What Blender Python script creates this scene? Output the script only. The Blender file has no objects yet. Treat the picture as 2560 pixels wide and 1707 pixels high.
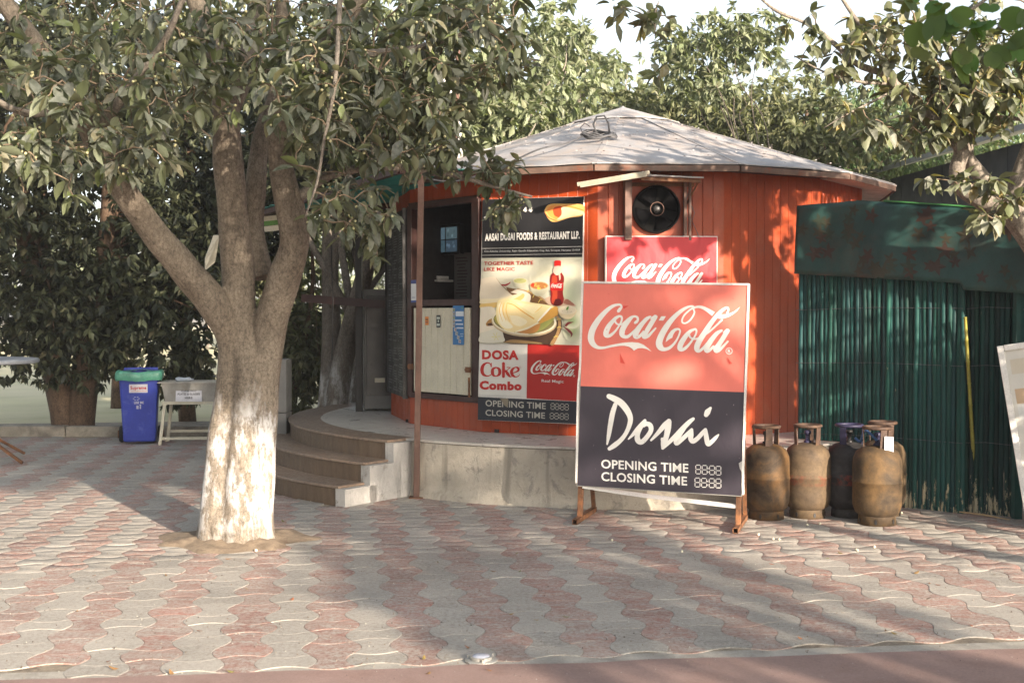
import bpy, bmesh, math, random
import numpy as np
from mathutils import Vector, Matrix

R = math.radians
HAZE = .0013
rng = random.Random(7)
nrng = np.random.default_rng(11)
scene = bpy.context.scene
col = scene.collection

# ------------------------------------------------------------------ camera
H_CAM, F_PX, PITCH = 1.55, 2970.0, R(-1.283)
cam_d = bpy.data.cameras.new('camera')
cam = bpy.data.objects.new('camera', cam_d)
col.objects.link(cam)
cam.location = (0, 0, H_CAM)
cam.rotation_euler = (R(90) + PITCH, 0, 0)
cam_d.sensor_width = 36.0
cam_d.lens = F_PX / 2560.0 * 36.0
cam_d.clip_end = 2000
cam_d.dof.use_dof = True
cam_d.dof.focus_distance = 9.3
cam_d.dof.aperture_fstop = 4.5
scene.camera = cam

# ------------------------------------------------------------------ sky, sun, exposure
SUN_EL = R(15.0)
SUN_TO = Vector((0.556, -0.831, 0)).normalized()          # horizontal direction towards the sun
world = bpy.data.worlds.new('World')
scene.world = world
world.use_nodes = True
wn = world.node_tree
bg = wn.nodes['Background']
sky = wn.nodes.new('ShaderNodeTexSky')
sky.sky_type = 'NISHITA'
sky.sun_disc = False
sky.sun_elevation = SUN_EL
sky.sun_rotation = math.atan2(SUN_TO.x, SUN_TO.y)
sky.air_density = 1.0
sky.dust_density = 2.0
sky.ozone_density = 1.0
hs = wn.nodes.new('ShaderNodeHueSaturation')                 # dusty winter sky: little colour left in it
hs.inputs['Saturation'].default_value = .45
wn.links.new(sky.outputs[0], hs.inputs['Color'])
wn.links.new(hs.outputs[0], bg.inputs[0])
bg.inputs[1].default_value = 0.12
sun_d = bpy.data.lights.new('sun', 'SUN')
sun = bpy.data.objects.new('sun', sun_d)
col.objects.link(sun)
sun_d.energy = 4.3
sun_d.angle = R(0.85)
sun_d.color = (1.0, 0.85, 0.69)
ldir = Vector((-SUN_TO.x * math.cos(SUN_EL), -SUN_TO.y * math.cos(SUN_EL), -math.sin(SUN_EL)))
sun.rotation_euler = ldir.to_track_quat('-Z', 'Y').to_euler()
sun.location = (20, -30, 20)
vs = scene.view_settings
vs.view_transform = 'Standard'
vs.look = 'None'
vs.gamma = 1
vs.exposure = 1.65
vs.use_curve_mapping = False
scene.cycles.use_denoising = True
scene.cycles.max_bounces = 6
scene.cycles.diffuse_bounces = 3
scene.cycles.transparent_max_bounces = 8

# ------------------------------------------------------------------ pixel -> ray helpers (photo is 2560 x 1707)
CP, SP = math.cos(PITCH), math.sin(PITCH)
def ray(px, py):
    a = (px - 1280) / F_PX; b = (853.5 - py) / F_PX
    return Vector((a, CP - b * SP, SP + b * CP))
def G(px, py, h=0.0):
    d = ray(px, py); t = (h - H_CAM) / d.z
    return Vector((d.x * t, d.y * t, h))
def GY(px, py, Y):
    d = ray(px, py); t = Y / d.y
    return Vector((d.x * t, Y, H_CAM + d.z * t))
def on_plane(px, py, p0, n):
    d = ray(px, py); o = Vector((0, 0, H_CAM))
    t = (p0 - o).dot(n) / d.dot(n)
    return o + d * t

# ------------------------------------------------------------------ object helpers
def link(o, parent=None):
    col.objects.link(o)
    if parent is not None: o.parent = parent
    return o
def tag(o, label=None, cat=None, group=None, kind=None):
    if label: o['label'] = label
    if cat: o['category'] = cat
    if group: o['group'] = group
    if kind: o['kind'] = kind
    return o
def empty(name, loc=(0, 0, 0), rz=0.0, label=None, cat=None, group=None, rot=None):
    o = bpy.data.objects.new(name, None)
    o.empty_display_size = 0.1
    o.location = loc
    o.rotation_euler = rot if rot else (0, 0, rz)
    link(o)
    return tag(o, label, cat, group)
def inst(name, mesh, parent=None, loc=(0, 0, 0), rot=(0, 0, 0), scale=(1, 1, 1), color=None):
    o = bpy.data.objects.new(name, mesh)
    o.location = loc; o.rotation_euler = rot; o.scale = scale
    if color: o.color = color
    return link(o, parent)

class MB:
    """collects shapes into one mesh"""
    def __init__(s): s.v = []; s.f = []; s.c = []; s.m = []; s.mi = 0; s.col = (1, 1, 1)
    def add(s, vs, fs, c=None):
        o = len(s.v); s.v += [tuple(p) for p in vs]
        for f in fs:
            s.f.append(tuple(i + o for i in f)); s.c.append(c or s.col); s.m.append(s.mi)
        return s
    def box(s, c, d, rz=0.0, M=None):
        x, y, z = d[0] / 2, d[1] / 2, d[2] / 2
        P = [Vector((i, j, k)) for i in (-x, x) for j in (-y, y) for k in (-z, z)]
        if rz: P = [Matrix.Rotation(rz, 3, 'Z') @ p for p in P]
        if M: P = [M @ p for p in P]
        P = [p + Vector(c) for p in P]
        return s.add(P, [(0, 1, 3, 2), (4, 6, 7, 5), (0, 4, 5, 1), (2, 3, 7, 6), (0, 2, 6, 4), (1, 5, 7, 3)])
    def bar(s, a, b, w, d=None, up=(0, 0, 1)):
        a, b = Vector(a), Vector(b); d = d or w
        t = (b - a).normalized(); u = Vector(up)
        if abs(t.dot(u)) > .95: u = Vector((0, 1, 0))
        x = t.cross(u).normalized(); y = x.cross(t)
        P = [p + x * (i * w / 2) + y * (j * d / 2) for p in (a, b) for i, j in ((-1, -1), (1, -1), (1, 1), (-1, 1))]
        return s.add(P, [(3, 2, 1, 0), (4, 5, 6, 7), (0, 1, 5, 4), (1, 2, 6, 5), (2, 3, 7, 6), (3, 0, 4, 7)])
    def tube(s, path, rad, n=8, cap=True):
        path = [Vector(p) for p in path]
        if not hasattr(rad, '__len__'): rad = [rad] * len(path)
        vs, fs = [], []; prev = None
        for i, p in enumerate(path):
            t = (path[min(i + 1, len(path) - 1)] - path[max(i - 1, 0)]).normalized()
            if prev is None:
                u = Vector((0, 0, 1)) if abs(t.z) < .9 else Vector((1, 0, 0))
                x = t.cross(u).normalized()
            else:
                x = (prev - t * prev.dot(t)).normalized()
            prev = x; y = t.cross(x)
            for k in range(n):
                a = 2 * math.pi * k / n
                vs.append(p + (x * math.cos(a) + y * math.sin(a)) * rad[i])
        for i in range(len(path) - 1):
            for k in range(n):
                fs.append((i * n + k, i * n + (k + 1) % n, (i + 1) * n + (k + 1) % n, (i + 1) * n + k))
        if cap:
            fs.append(tuple(range(n - 1, -1, -1))); fs.append(tuple((len(path) - 1) * n + k for k in range(n)))
        return s.add(vs, fs)
    def lathe(s, prof, n=24, c=(0, 0, 0)):
        vs, fs = [], []
        for r, z in prof:
            for k in range(n):
                a = 2 * math.pi * k / n
                vs.append((c[0] + r * math.cos(a), c[1] + r * math.sin(a), c[2] + z))
        for i in range(len(prof) - 1):
            for k in range(n):
                fs.append((i * n + k, i * n + (k + 1) % n, (i + 1) * n + (k + 1) % n, (i + 1) * n + k))
        if prof[0][0] > 1e-4: fs.append(tuple(range(n - 1, -1, -1)))
        if prof[-1][0] > 1e-4: fs.append(tuple((len(prof) - 1) * n + k for k in range(n)))
        return s.add(vs, fs)
    def torus(s, c, r, t, n=24, m=8, M=None):
        vs, fs = [], []
        for i in range(n):
            a = 2 * math.pi * i / n
            for j in range(m):
                b = 2 * math.pi * j / m
                p = Vector(((r + t * math.cos(b)) * math.cos(a), (r + t * math.cos(b)) * math.sin(a), t * math.sin(b)))
                if M: p = M @ p
                vs.append(p + Vector(c))
        for i in range(n):
            for j in range(m):
                fs.append((i * m + j, ((i + 1) % n) * m + j, ((i + 1) % n) * m + (j + 1) % m, i * m + (j + 1) % m))
        return s.add(vs, fs)
    def prism(s, poly, h, z0=0.0):
        n = len(poly)
        vs = [(p[0], p[1], z0) for p in poly] + [(p[0], p[1], z0 + h) for p in poly]
        fs = [tuple(range(n - 1, -1, -1)), tuple(range(n, 2 * n))] + [(i, (i + 1) % n, n + (i + 1) % n, n + i) for i in range(n)]
        return s.add(vs, fs)
    def mesh(s, name, mats, smooth=False, vcol=False, auto=None):
        me = bpy.data.meshes.new(name)
        me.from_pydata(s.v, [], s.f)
        for m in (mats if isinstance(mats, (list, tuple)) else [mats]): me.materials.append(m)
        if any(s.m): me.polygons.foreach_set('material_index', s.m)
        if vcol:
            a = me.color_attributes.new('Col', 'FLOAT_COLOR', 'CORNER')
            data = []
            for f, c in zip(s.f, s.c):
                for _ in f: data += [c[0], c[1], c[2], 1.0]
            a.data.foreach_set('color', data)
        if smooth:
            me.polygons.foreach_set('use_smooth', [True] * len(me.polygons))
            if auto: me.set_sharp_from_angle(angle=R(auto))
        me.update()
        return me
    def build(s, name, mats, parent=None, smooth=False, vcol=False, bevel=0, auto=None, seg=2):
        o = bpy.data.objects.new(name, s.mesh(name, mats, smooth, vcol, auto))
        link(o, parent)
        if bevel:
            b = o.modifiers.new('bevel', 'BEVEL'); b.width = bevel; b.segments = seg; b.limit_method = 'ANGLE'; b.angle_limit = R(35)
        return o

def fast_mesh(name, V, loops, sizes, mats, cols=None, smooth=False):
    """V (n,3); loops flat index array; sizes = verts per face (array)"""
    me = bpy.data.meshes.new(name)
    me.vertices.add(len(V)); me.vertices.foreach_set('co', np.asarray(V, np.float32).ravel())
    me.loops.add(len(loops)); me.loops.foreach_set('vertex_index', np.asarray(loops, np.int32))
    me.polygons.add(len(sizes))
    st = np.concatenate([[0], np.cumsum(sizes)[:-1]]).astype(np.int32)
    me.polygons.foreach_set('loop_start', st)
    me.polygons.foreach_set('loop_total', np.asarray(sizes, np.int32))
    for m in (mats if isinstance(mats, (list, tuple)) else [mats]): me.materials.append(m)
    if cols is not None:
        a = me.color_attributes.new('Col', 'FLOAT_COLOR', 'POINT')
        c4 = np.ones((len(V), 4), np.float32); c4[:, :3] = cols
        a.data.foreach_set('color', c4.ravel())
    if smooth: me.polygons.foreach_set('use_smooth', np.ones(len(sizes), bool))
    me.update(calc_edges=True)
    return me

# ------------------------------------------------------------------ materials
def nodes_of(name):
    m = bpy.data.materials.new(name); m.use_nodes = True
    nt = m.node_tree
    return m, nt, nt.nodes['Principled BSDF'], nt.nodes.new, nt.links.new
def rgb(c): return (c[0], c[1], c[2], 1)
def noise_of(nt, scale, detail=5, rough=.6, stretch=None, dist=0.0):
    g = nt.nodes.new('ShaderNodeNewGeometry'); n = nt.nodes.new('ShaderNodeTexNoise')
    n.inputs['Scale'].default_value = scale; n.inputs['Detail'].default_value = detail
    n.inputs['Roughness'].default_value = rough; n.inputs['Distortion'].default_value = dist
    if stretch:
        mp = nt.nodes.new('ShaderNodeMapping'); mp.inputs['Scale'].default_value = stretch
        nt.links.new(g.outputs['Position'], mp.inputs[0]); nt.links.new(mp.outputs[0], n.inputs['Vector'])
    else: nt.links.new(g.outputs['Position'], n.inputs['Vector'])
    return n
def ramp(nt, src, stops):
    r = nt.nodes.new('ShaderNodeValToRGB')
    e = r.color_ramp.elements
    while len(e) < len(stops): e.new(.5)
    for k, (p, c) in enumerate(stops):
        e[k].position = p; e[k].color = rgb(c) if hasattr(c, '__len__') else (c, c, c, 1)
    nt.links.new(src, r.inputs[0])
    return r
def mixc(nt, fac, a, b, blend='MIX'):
    m = nt.nodes.new('ShaderNodeMix'); m.data_type = 'RGBA'; m.blend_type = blend
    for s, v in ((m.inputs[0], fac), (m.inputs[6], a), (m.inputs[7], b)):
        if hasattr(v, 'is_linked') or hasattr(v, 'links'): nt.links.new(v, s)
        elif hasattr(v, '__len__'): s.default_value = rgb(v)
        else: s.default_value = v
    return m.outputs[2]
def bump(nt, h, strength, dist=.01):
    b = nt.nodes.new('ShaderNodeBump'); b.inputs['Strength'].default_value = strength; b.inputs['Distance'].default_value = dist
    nt.links.new(h, b.inputs['Height']); return b.outputs[0]

def mat(name, c, rough=.7, var=.25, scale=6, bmp=0.0, bscale=60, metal=0.0, dirt=None, dirt_lo=.5, dirt_hi=.7, dscale=5, stretch=None, spec=.4, grime=True):
    m, nt, p, N, L = nodes_of(name)
    n = noise_of(nt, scale, stretch=stretch)
    r = ramp(nt, n.outputs[0], [(.3, [x * (1 - var) for x in c]), (.7, [min(1, x * (1 + var)) for x in c])])
    out = r.outputs[0]
    if dirt:
        n2 = noise_of(nt, dscale, 8, .7, stretch=stretch, dist=.4)
        f = ramp(nt, n2.outputs[0], [(dirt_lo, 0), (dirt_hi, 1)])
        out = mixc(nt, f.outputs[0], out, dirt)
    if grime:
        n3 = noise_of(nt, 95, 3)
        f3 = ramp(nt, n3.outputs[0], [(.3, .86), (.7, 1.08)])
        out = mixc(nt, 1.0, out, f3.outputs[0], 'MULTIPLY')
    L(out, p.inputs['Base Color'])
    p.inputs['Roughness'].default_value = rough; p.inputs['Metallic'].default_value = metal
    p.inputs['Specular IOR Level'].default_value = spec
    nr = noise_of(nt, scale * 2.3)
    rr = ramp(nt, nr.outputs[0], [(.3, max(0, rough - .12)), (.7, min(1, rough + .12))])
    L(rr.outputs[0], p.inputs['Roughness'])
    if bmp:
        nb = noise_of(nt, bscale, 6, .65)
        L(bump(nt, nb.outputs[0], bmp, .004), p.inputs['Normal'])
    return m
def mat_vcol(name, rough=.5, spec=.4, var=.1, scale=7, source='Col'):
    m, nt, p, N, L = nodes_of(name)
    if source == 'Col':
        a = N('ShaderNodeVertexColor'); a.layer_name = 'Col'; c = a.outputs[0]
    else:
        a = N('ShaderNodeObjectInfo'); c = a.outputs['Color']
    n = noise_of(nt, scale, 6)
    f = ramp(nt, n.outputs[0], [(.3, 1 - var), (.7, 1 + var * .5)])
    L(mixc(nt, 1.0, c, f.outputs[0], 'MULTIPLY'), p.inputs['Base Color'])
    p.inputs['Roughness'].default_value = rough; p.inputs['Specular IOR Level'].default_value = spec
    nw = noise_of(nt, 3.2, 4, .5, stretch=(1.6, 1.6, .7)); L(bump(nt, nw.outputs[0], .35, .03), p.inputs['Normal'])
    return m
def mat_leaf(name, source='Col', trans=.26, rough=.5, dust=.6, tint=(1, 1, 1)):
    m, nt, p, N, L = nodes_of(name)
    if source == 'Col':
        a = N('ShaderNodeVertexColor'); a.layer_name = 'Col'; c = a.outputs[0]
    else:
        a = N('ShaderNodeObjectInfo'); c = a.outputs['Color']
    c = mixc(nt, 1.0, c, tint, 'MULTIPLY')
    n = noise_of(nt, 34, 4)
    f = ramp(nt, n.outputs[0], [(.35, 0), (.75, dust)])
    geo = N('ShaderNodeNewGeometry')
    cd = mixc(nt, f.outputs[0], c, (.34, .345, .30))               # settled dust
    base = mixc(nt, geo.outputs['Backfacing'], cd, mixc(nt, .35, c, (.26, .29, .16)))
    L(base, p.inputs['Base Color'])
    p.inputs['Roughness'].default_value = rough; p.inputs['Specular IOR Level'].default_value = .35
    t = N('ShaderNodeBsdfTranslucent')
    L(mixc(nt, 1.0, c, (1.5, 1.6, .75), 'MULTIPLY'), t.inputs[0])
    ms = N('ShaderNodeMixShader'); ms.inputs[0].default_value = trans
    L(p.outputs[0], ms.inputs[1]); L(t.outputs[0], ms.inputs[2])
    L(ms.outputs[0], nt.nodes['Material Output'].inputs[0])
    return m

def mat_bark(name, c1, c2, wash=None, wash_z=1.0, scale=5, wood=(.30, .17, .10)):
    m, nt, p, N, L = nodes_of(name)
    n = noise_of(nt, scale, 9, .65, stretch=(1, 1, .35), dist=.5)
    r = ramp(nt, n.outputs[0], [(.3, c1), (.68, c2)])
    n2 = noise_of(nt, 55, 5, .7, stretch=(1, 1, .5))
    f2 = ramp(nt, n2.outputs[0], [(.3, .55), (.58, 1.12)])
    out = mixc(nt, 1.0, r.outputs[0], f2.outputs[0], 'MULTIPLY')
    # horizontal wrinkles of smooth fig bark
    n4 = noise_of(nt, 2.2, 4, .6, stretch=(1, 1, 9))
    f4 = ramp(nt, n4.outputs[0], [(.30, .84), (.42, 1.0)])
    out = mixc(nt, .7, out, mixc(nt, 1.0, out, f4.outputs[0], 'MULTIPLY'))
    vo = N('ShaderNodeTexVoronoi'); vo.feature = 'DISTANCE_TO_EDGE'; vo.inputs['Scale'].default_value = 34; gv = N('ShaderNodeNewGeometry'); mpv = N('ShaderNodeMapping'); mpv.inputs['Scale'].default_value = (1, 1, .6)
    nv_ = noise_of(nt, 12, 4); av = N('ShaderNodeVectorMath'); av.operation = 'MULTIPLY_ADD'; av.inputs[1].default_value = (.12, .12, .12); L(nv_.outputs[1], av.inputs[0]); L(gv.outputs['Position'], av.inputs[2]); L(av.outputs[0], mpv.inputs[0]); L(mpv.outputs[0], vo.inputs['Vector'])
    fv = ramp(nt, vo.outputs[0], [(.0, .62), (.10, 1.0)]); out = mixc(nt, 1.0, out, fv.outputs[0], 'MULTIPLY')
    if wash:
        g = N('ShaderNodeNewGeometry'); s = N('ShaderNodeSeparateXYZ'); L(g.outputs['Position'], s.inputs[0])
        n3 = noise_of(nt, 4.5, 8, .65, stretch=(1, 1, .45))
        a = N('ShaderNodeMath'); a.operation = 'MULTIPLY_ADD'; a.inputs[1].default_value = 1.2; L(n3.outputs[0], a.inputs[0]); L(s.outputs['Z'], a.inputs[2])
        f = ramp(nt, a.outputs[0], [(0.0, 1), (1, 0)])
        f.color_ramp.elements[0].position = min(.99, (wash_z + .42) / 2.2); f.color_ramp.elements[1].position = min(1, (wash_z + .72) / 2.2)
        sc = N('ShaderNodeMath'); sc.operation = 'DIVIDE'; sc.inputs[1].default_value = 2.2; L(a.outputs[0], sc.inputs[0])
        nt.links.new(sc.outputs[0], f.inputs[0])
        n5 = noise_of(nt, 11, 10, .75, stretch=(1, 1, .5))
        f5 = ramp(nt, n5.outputs[0], [(.42, .12), (.52, 1)])
        n6 = noise_of(nt, 5.3, 7, .7, stretch=(1.5, 1.5, .5))
        f6 = ramp(nt, n6.outputs[0], [(.42, 0.05), (.50, 1)])
        low = ramp(nt, s.outputs['Z'], [(.02, .25), (.28, 1)])
        k = N('ShaderNodeMath'); k.operation = 'MULTIPLY'; L(f.outputs[0], k.inputs[0]); L(f5.outputs[0], k.inputs[1])
        k2 = N('ShaderNodeMath'); k2.operation = 'MULTIPLY'; L(k.outputs[0], k2.inputs[0]); L(f6.outputs[0], k2.inputs[1])
        k3 = N('ShaderNodeMath'); k3.operation = 'MULTIPLY'; L(k2.outputs[0], k3.inputs[0]); L(low.outputs[0], k3.inputs[1])
        out = mixc(nt, k3.outputs[0], out, wash)
    L(out, p.inputs['Base Color'])
    p.inputs['Roughness'].default_value = .85; p.inputs['Specular IOR Level'].default_value = .2
    nb = noise_of(nt, 38, 8, .7, stretch=(1, 1, .6))
    nb2 = noise_of(nt, 3, 4, .6, stretch=(1, 1, 6))
    ad = N('ShaderNodeMath'); ad.operation = 'ADD'; L(nb.outputs[0], ad.inputs[0]); L(nb2.outputs[0], ad.inputs[1])
    L(bump(nt, ad.outputs[0], .55, .012), p.inputs['Normal'])
    return m

def mat_paver(name, source):
    m, nt, p, N, L = nodes_of(name)
    if source == 'Col':
        a = N('ShaderNodeVertexColor'); a.layer_name = 'Col'; c = a.outputs[0]
    else:
        a = N('ShaderNodeObjectInfo'); c = a.outputs['Color']
    # worn patches show the grey concrete under the pigment
    n1 = noise_of(nt, 7, 8, .7, dist=.8, stretch=(1, 2.2, 1))
    f1 = ramp(nt, n1.outputs[0], [(.34, .15), (.58, .92)])
    out = mixc(nt, f1.outputs[0], c, (.43, .40, .355))
    n6 = noise_of(nt, 42, 6, .75); f6 = ramp(nt, n6.outputs[0], [(.46, 0), (.60, .75)]); out = mixc(nt, f6.outputs[0], out, mixc(nt, 1.0, c, (.74, .70, .68), 'MULTIPLY'))
    n2 = noise_of(nt, 1.1, 4, .6)
    f2 = ramp(nt, n2.outputs[0], [(.3, .80), (.7, 1.12)])
    out = mixc(nt, 1.0, out, f2.outputs[0], 'MULTIPLY')
    n3 = noise_of(nt, 160, 4, .7)
    f3 = ramp(nt, n3.outputs[0], [(.3, .78), (.7, 1.16)])
    out = mixc(nt, 1.0, out, f3.outputs[0], 'MULTIPLY')
    n4 = noise_of(nt, 13, 9, .75)
    f4 = ramp(nt, n4.outputs[0], [(.66, 0), (.74, .5)])
    out = mixc(nt, f4.outputs[0], out, (.58, .55, .49))            # lime and cement smears
    n5 = noise_of(nt, 9, 8, .75)
    f5 = ramp(nt, n5.outputs[0], [(.66, 0), (.78, .4)])
    out = mixc(nt, f5.outputs[0], out, (.16, .14, .12))
    L(out, p.inputs['Base Color'])
    p.inputs['Roughness'].default_value = .88; p.inputs['Specular IOR Level'].default_value = .25
    nb = noise_of(nt, 130, 6, .7); nb2 = noise_of(nt, 12, 4)
    ad = N('ShaderNodeMath'); ad.operation = 'ADD'; L(nb.outputs[0], ad.inputs[0]); L(nb2.outputs[0], ad.inputs[1])
    L(bump(nt, ad.outputs[0], .35, .006), p.inputs['Normal'])
    return m

def mat_plaster(name, c, stain, zlow=.0):
    m, nt, p, N, L = nodes_of(name)
    n = noise_of(nt, 3.5, 8, .7)
    r = ramp(nt, n.outputs[0], [(.32, [x * .72 for x in c]), (.68, c)])
    n2 = noise_of(nt, 6, 10, .78, dist=.5)
    f2 = ramp(nt, n2.outputs[0], [(.55, 0), (.61, .9)])
    out = mixc(nt, f2.outputs[0], r.outputs[0], stain)
    n3 = noise_of(nt, 2.6, 5, .6, stretch=(3, 3, .25))
    f3 = ramp(nt, n3.outputs[0], [(.56, 0), (.72, .6)])
    out = mixc(nt, f3.outputs[0], out, [x * .35 for x in c])        # rain streaks
    L(out, p.inputs['Base Color'])
    p.inputs['Roughness'].default_value = .9; p.inputs['Specular IOR Level'].default_value = .2
    nb = noise_of(nt, 45, 6, .7, stretch=(1, 1, .5)); L(bump(nt, nb.outputs[0], .8, .012), p.inputs['Normal'])
    return m

M = {}
M['orange'] = mat('orange_sheet', (.35, .050, .009), .42, .16, 3, .05, 30, dirt=(.36, .11, .055), dirt_lo=.56, dirt_hi=.8, dscale=4, spec=.45, stretch=(1, 1, .4))
M['orange_joint'] = mat('dark_red_joint', (.10, .022, .012), .7)
M['roof'] = mat('dusty_grey_sheet', (.36, .35, .35), .6, .18, 2.2, .1, 25, dirt=(.40, .33, .28), dirt_lo=.45, dirt_hi=.7, dscale=2.4, spec=.4)
M['fascia'] = mat('rusty_fascia', (.14, .09, .068), .7, .4, 5, .1, dirt=(.22, .06, .025), dirt_lo=.52, dirt_hi=.66, dscale=3.5)
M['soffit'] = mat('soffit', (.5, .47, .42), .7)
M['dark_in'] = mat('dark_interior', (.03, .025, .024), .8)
M['brown_metal'] = mat('brown_painted_metal', (.14, .075, .055), .5, .25, 8, .1, dirt=(.26, .17, .12), dirt_lo=.55, dirt_hi=.75)
M['maroon'] = mat('maroon_painted_metal', (.045, .016, .013), .5, .25, 8)
M['black_metal'] = mat('black_metal', (.018, .017, .017), .45)
M['rust'] = mat('rusty_steel', (.15, .07, .035), .75, .4, 14, .2, dirt=(.28, .12, .05), dirt_lo=.48, dirt_hi=.62, dscale=12)
M['cream'] = mat('cream_painted_metal', (.60, .56, .44), .5, .1, 4, dirt=(.34, .29, .2), dirt_lo=.62, dirt_hi=.8, dscale=6)
M['white'] = mat('white_paint', (.74, .72, .68), .5, .08, 4, dirt=(.4, .36, .3), dirt_lo=.64, dirt_hi=.8)
M['plaster'] = mat_plaster('stained_plaster', (.52, .47, .39), (.30, .275, .24))
M['whiteplaster'] = mat_plaster('whitewashed_plaster', (.52, .50, .47), (.27, .25, .22))
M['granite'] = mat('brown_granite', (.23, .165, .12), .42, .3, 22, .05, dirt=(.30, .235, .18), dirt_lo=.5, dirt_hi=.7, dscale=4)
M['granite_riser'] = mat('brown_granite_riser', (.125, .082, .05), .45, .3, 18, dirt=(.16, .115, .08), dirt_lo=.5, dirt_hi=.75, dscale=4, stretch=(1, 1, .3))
M['tile'] = mat('floor_tile', (.56, .53, .48), .35, .1, 3, dirt=(.38, .33, .28), dirt_lo=.52, dirt_hi=.75, dscale=3)
M['grout'] = mat('grout', (.2, .18, .15), .9)
M['soil'] = mat('dry_soil', (.24, .185, .13), .95, .35, 9, .9, 50, dirt=(.14, .1, .07), dscale=12)
M['sand'] = mat('joint_sand', (.27, .225, .17), .95, .3, 12, .5, 80, dirt=(.11, .09, .07), dirt_lo=.5, dirt_hi=.65, dscale=6)
M['lawn'] = mat('dry_lawn', (.56, .53, .33), .9, .2, .6, .6, 30, spec=.0, dirt=(.66, .60, .42), dirt_lo=.35, dirt_hi=.6, dscale=.25)
M['earth'] = mat('bare_earth', (.25, .21, .14), .95, .3, .8, .6, 20)
M['path'] = mat('red_tarmac', (.30, .205, .18), .9, .14, 2, .9, 240, dirt=(.25, .16, .135), dirt_lo=.5, dirt_hi=.75, dscale=3)
M['concrete'] = mat('concrete', (.37, .345, .30), .9, .25, 8, .6, 60, dirt=(.5, .47, .42), dirt_lo=.58, dirt_hi=.72, dscale=9)
M['kerbstone'] = mat('kerb_stone', (.30, .27, .22), .9, .3, 5, .5, 40, dirt=(.15, .13, .11), dscale=4)
M['paver_o'] = mat_paver('paver_single', 'obj')
M['paver_c'] = mat_paver('paver_mass', 'Col')
M['vcol'] = mat_vcol('printed_vinyl', .42, .35, .07, 5)
M['ocol'] = mat_vcol('painted_by_object', .5, .35, .2, 14, 'obj')
M['leaf'] = mat_leaf('dusty_fig_leaf')
M['leaf_o'] = mat_leaf('dusty_fig_leaf_single', 'obj')
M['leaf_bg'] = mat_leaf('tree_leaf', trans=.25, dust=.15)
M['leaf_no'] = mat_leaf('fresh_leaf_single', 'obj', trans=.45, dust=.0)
M['leaf_shade'] = mat_leaf('shaded_tree_leaf', trans=.12, dust=.04, rough=.55)  # less dust and translucency, to deepen the trees that stand in shade
M['leaf_near'] = mat_leaf('fresh_leaf', trans=.4, dust=.05)
M['bark'] = mat_bark('fig_bark', (.13, .105, .08), (.29, .245, .19), wash=(.54, .535, .525), wash_z=.92)
M['bark_bg'] = mat_bark('background_bark', (.09, .075, .06), (.19, .165, .135), wash=(.36, .35, .33), wash_z=.95)
M['bark_dark'] = mat_bark('dark_bark', (.10, .065, .045), (.20, .135, .09))
M['bark_plain'] = mat_bark('grey_bark', (.17, .145, .12), (.33, .29, .24))
M['twig'] = mat('twig_bark', (.22, .165, .11), .85, .3, 10)
M['fig'] = mat('fig_fruit', (.46, .44, .24), .6, .2, 20)
M['blue'] = mat('blue_plastic', (.022, .045, .34), .42, .15, 6, dirt=(.12, .16, .5), dirt_lo=.55, dirt_hi=.8, dscale=5, spec=.5)
M['teal_bag'] = mat('green_bag', (.10, .34, .24), .35, .2, 12, spec=.5)
M['tyre'] = mat('black_rubber', (.02, .02, .02), .8)
M['steel'] = mat('dull_steel', (.40, .39, .36), .45, .15, 6, metal=.4, dirt=(.3, .26, .2), dirt_lo=.55, dirt_hi=.75)
M['paper'] = mat('paper', (.66, .66, .70), .8, .06, 5)
M['grey_panel'] = mat('grey_panel', (.15, .15, .147), .5, .12, 3)
M['grey_top'] = mat('grey_laminate', (.36, .38, .41), .4, .1, 4)
M['teal_sheet'] = mat('teal_sheet', (.025, .22, .19), .5, .2, 6)
M['bamboo'] = mat_vcol('green_painted_bamboo', .45, .4, .35, 9, 'obj')
M['glass_blk'] = mat('dark_glass', (.012, .014, .018), .12, grime=False)
M['cable'] = mat('grey_cable', (.10, .10, .105), .5)
M['shed'] = mat('dark_shed_sheet', (.035, .037, .045), .55, .3, 2)
M['shed_edge'] = mat('shed_edge', (.30, .32, .34), .5)
M['yellow_bamboo'] = mat('yellow_bamboo', (.30, .27, .05), .5, .3, 12)
M['tarp_white'] = mat('white_tarp', (.6, .64, .72), .6)
# ================================================================== SETTING
def sheet(name, pts, z, m, kind='structure', parent=None):
    b = MB(); b.add([(p[0], p[1], z) for p in pts], [tuple(range(len(pts)))])
    o = b.build(name, m, parent)
    if kind: tag(o, kind=kind)
    return o
sheet('ground', [(-400, -120), (400, -120), (400, 500), (-400, 500)], -.12, M['earth'])

# path of red tarmac in front, its edge runs from G(0,1702) to G(2560,1621)
E0, E1 = G(0, 1702), G(2560, 1621)
ed = (E1 - E0).normalized(); en = Vector((-ed.y, ed.x, 0))
def edge(t, off=0.0): return E0 + ed * t + en * off
def edge_dist(x, y): return (Vector((x, y, 0)) - E0).dot(en)
b = MB(); nx, ny = 120, 16
for j in range(ny + 1):
    for i in range(nx + 1):
        off = -9 * (j / ny) ** 1.6
        wob = (.012 * math.sin(i * 1.7) + .008 * math.sin(i * 4.1 + 1)) if j == 0 else 0
        p = edge(-14 + 32 * i / nx, off + wob)
        b.v.append((p.x, p.y, .004 + rng.uniform(-.001, .001)))
for j in range(ny):
    for i in range(nx):
        a = j * (nx + 1) + i
        b.f.append((a, a + nx + 1, a + nx + 2, a + 1)); b.c.append((1, 1, 1)); b.m.append(0)
tag(b.build('path', M['path'], smooth=True), kind='structure')

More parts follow.
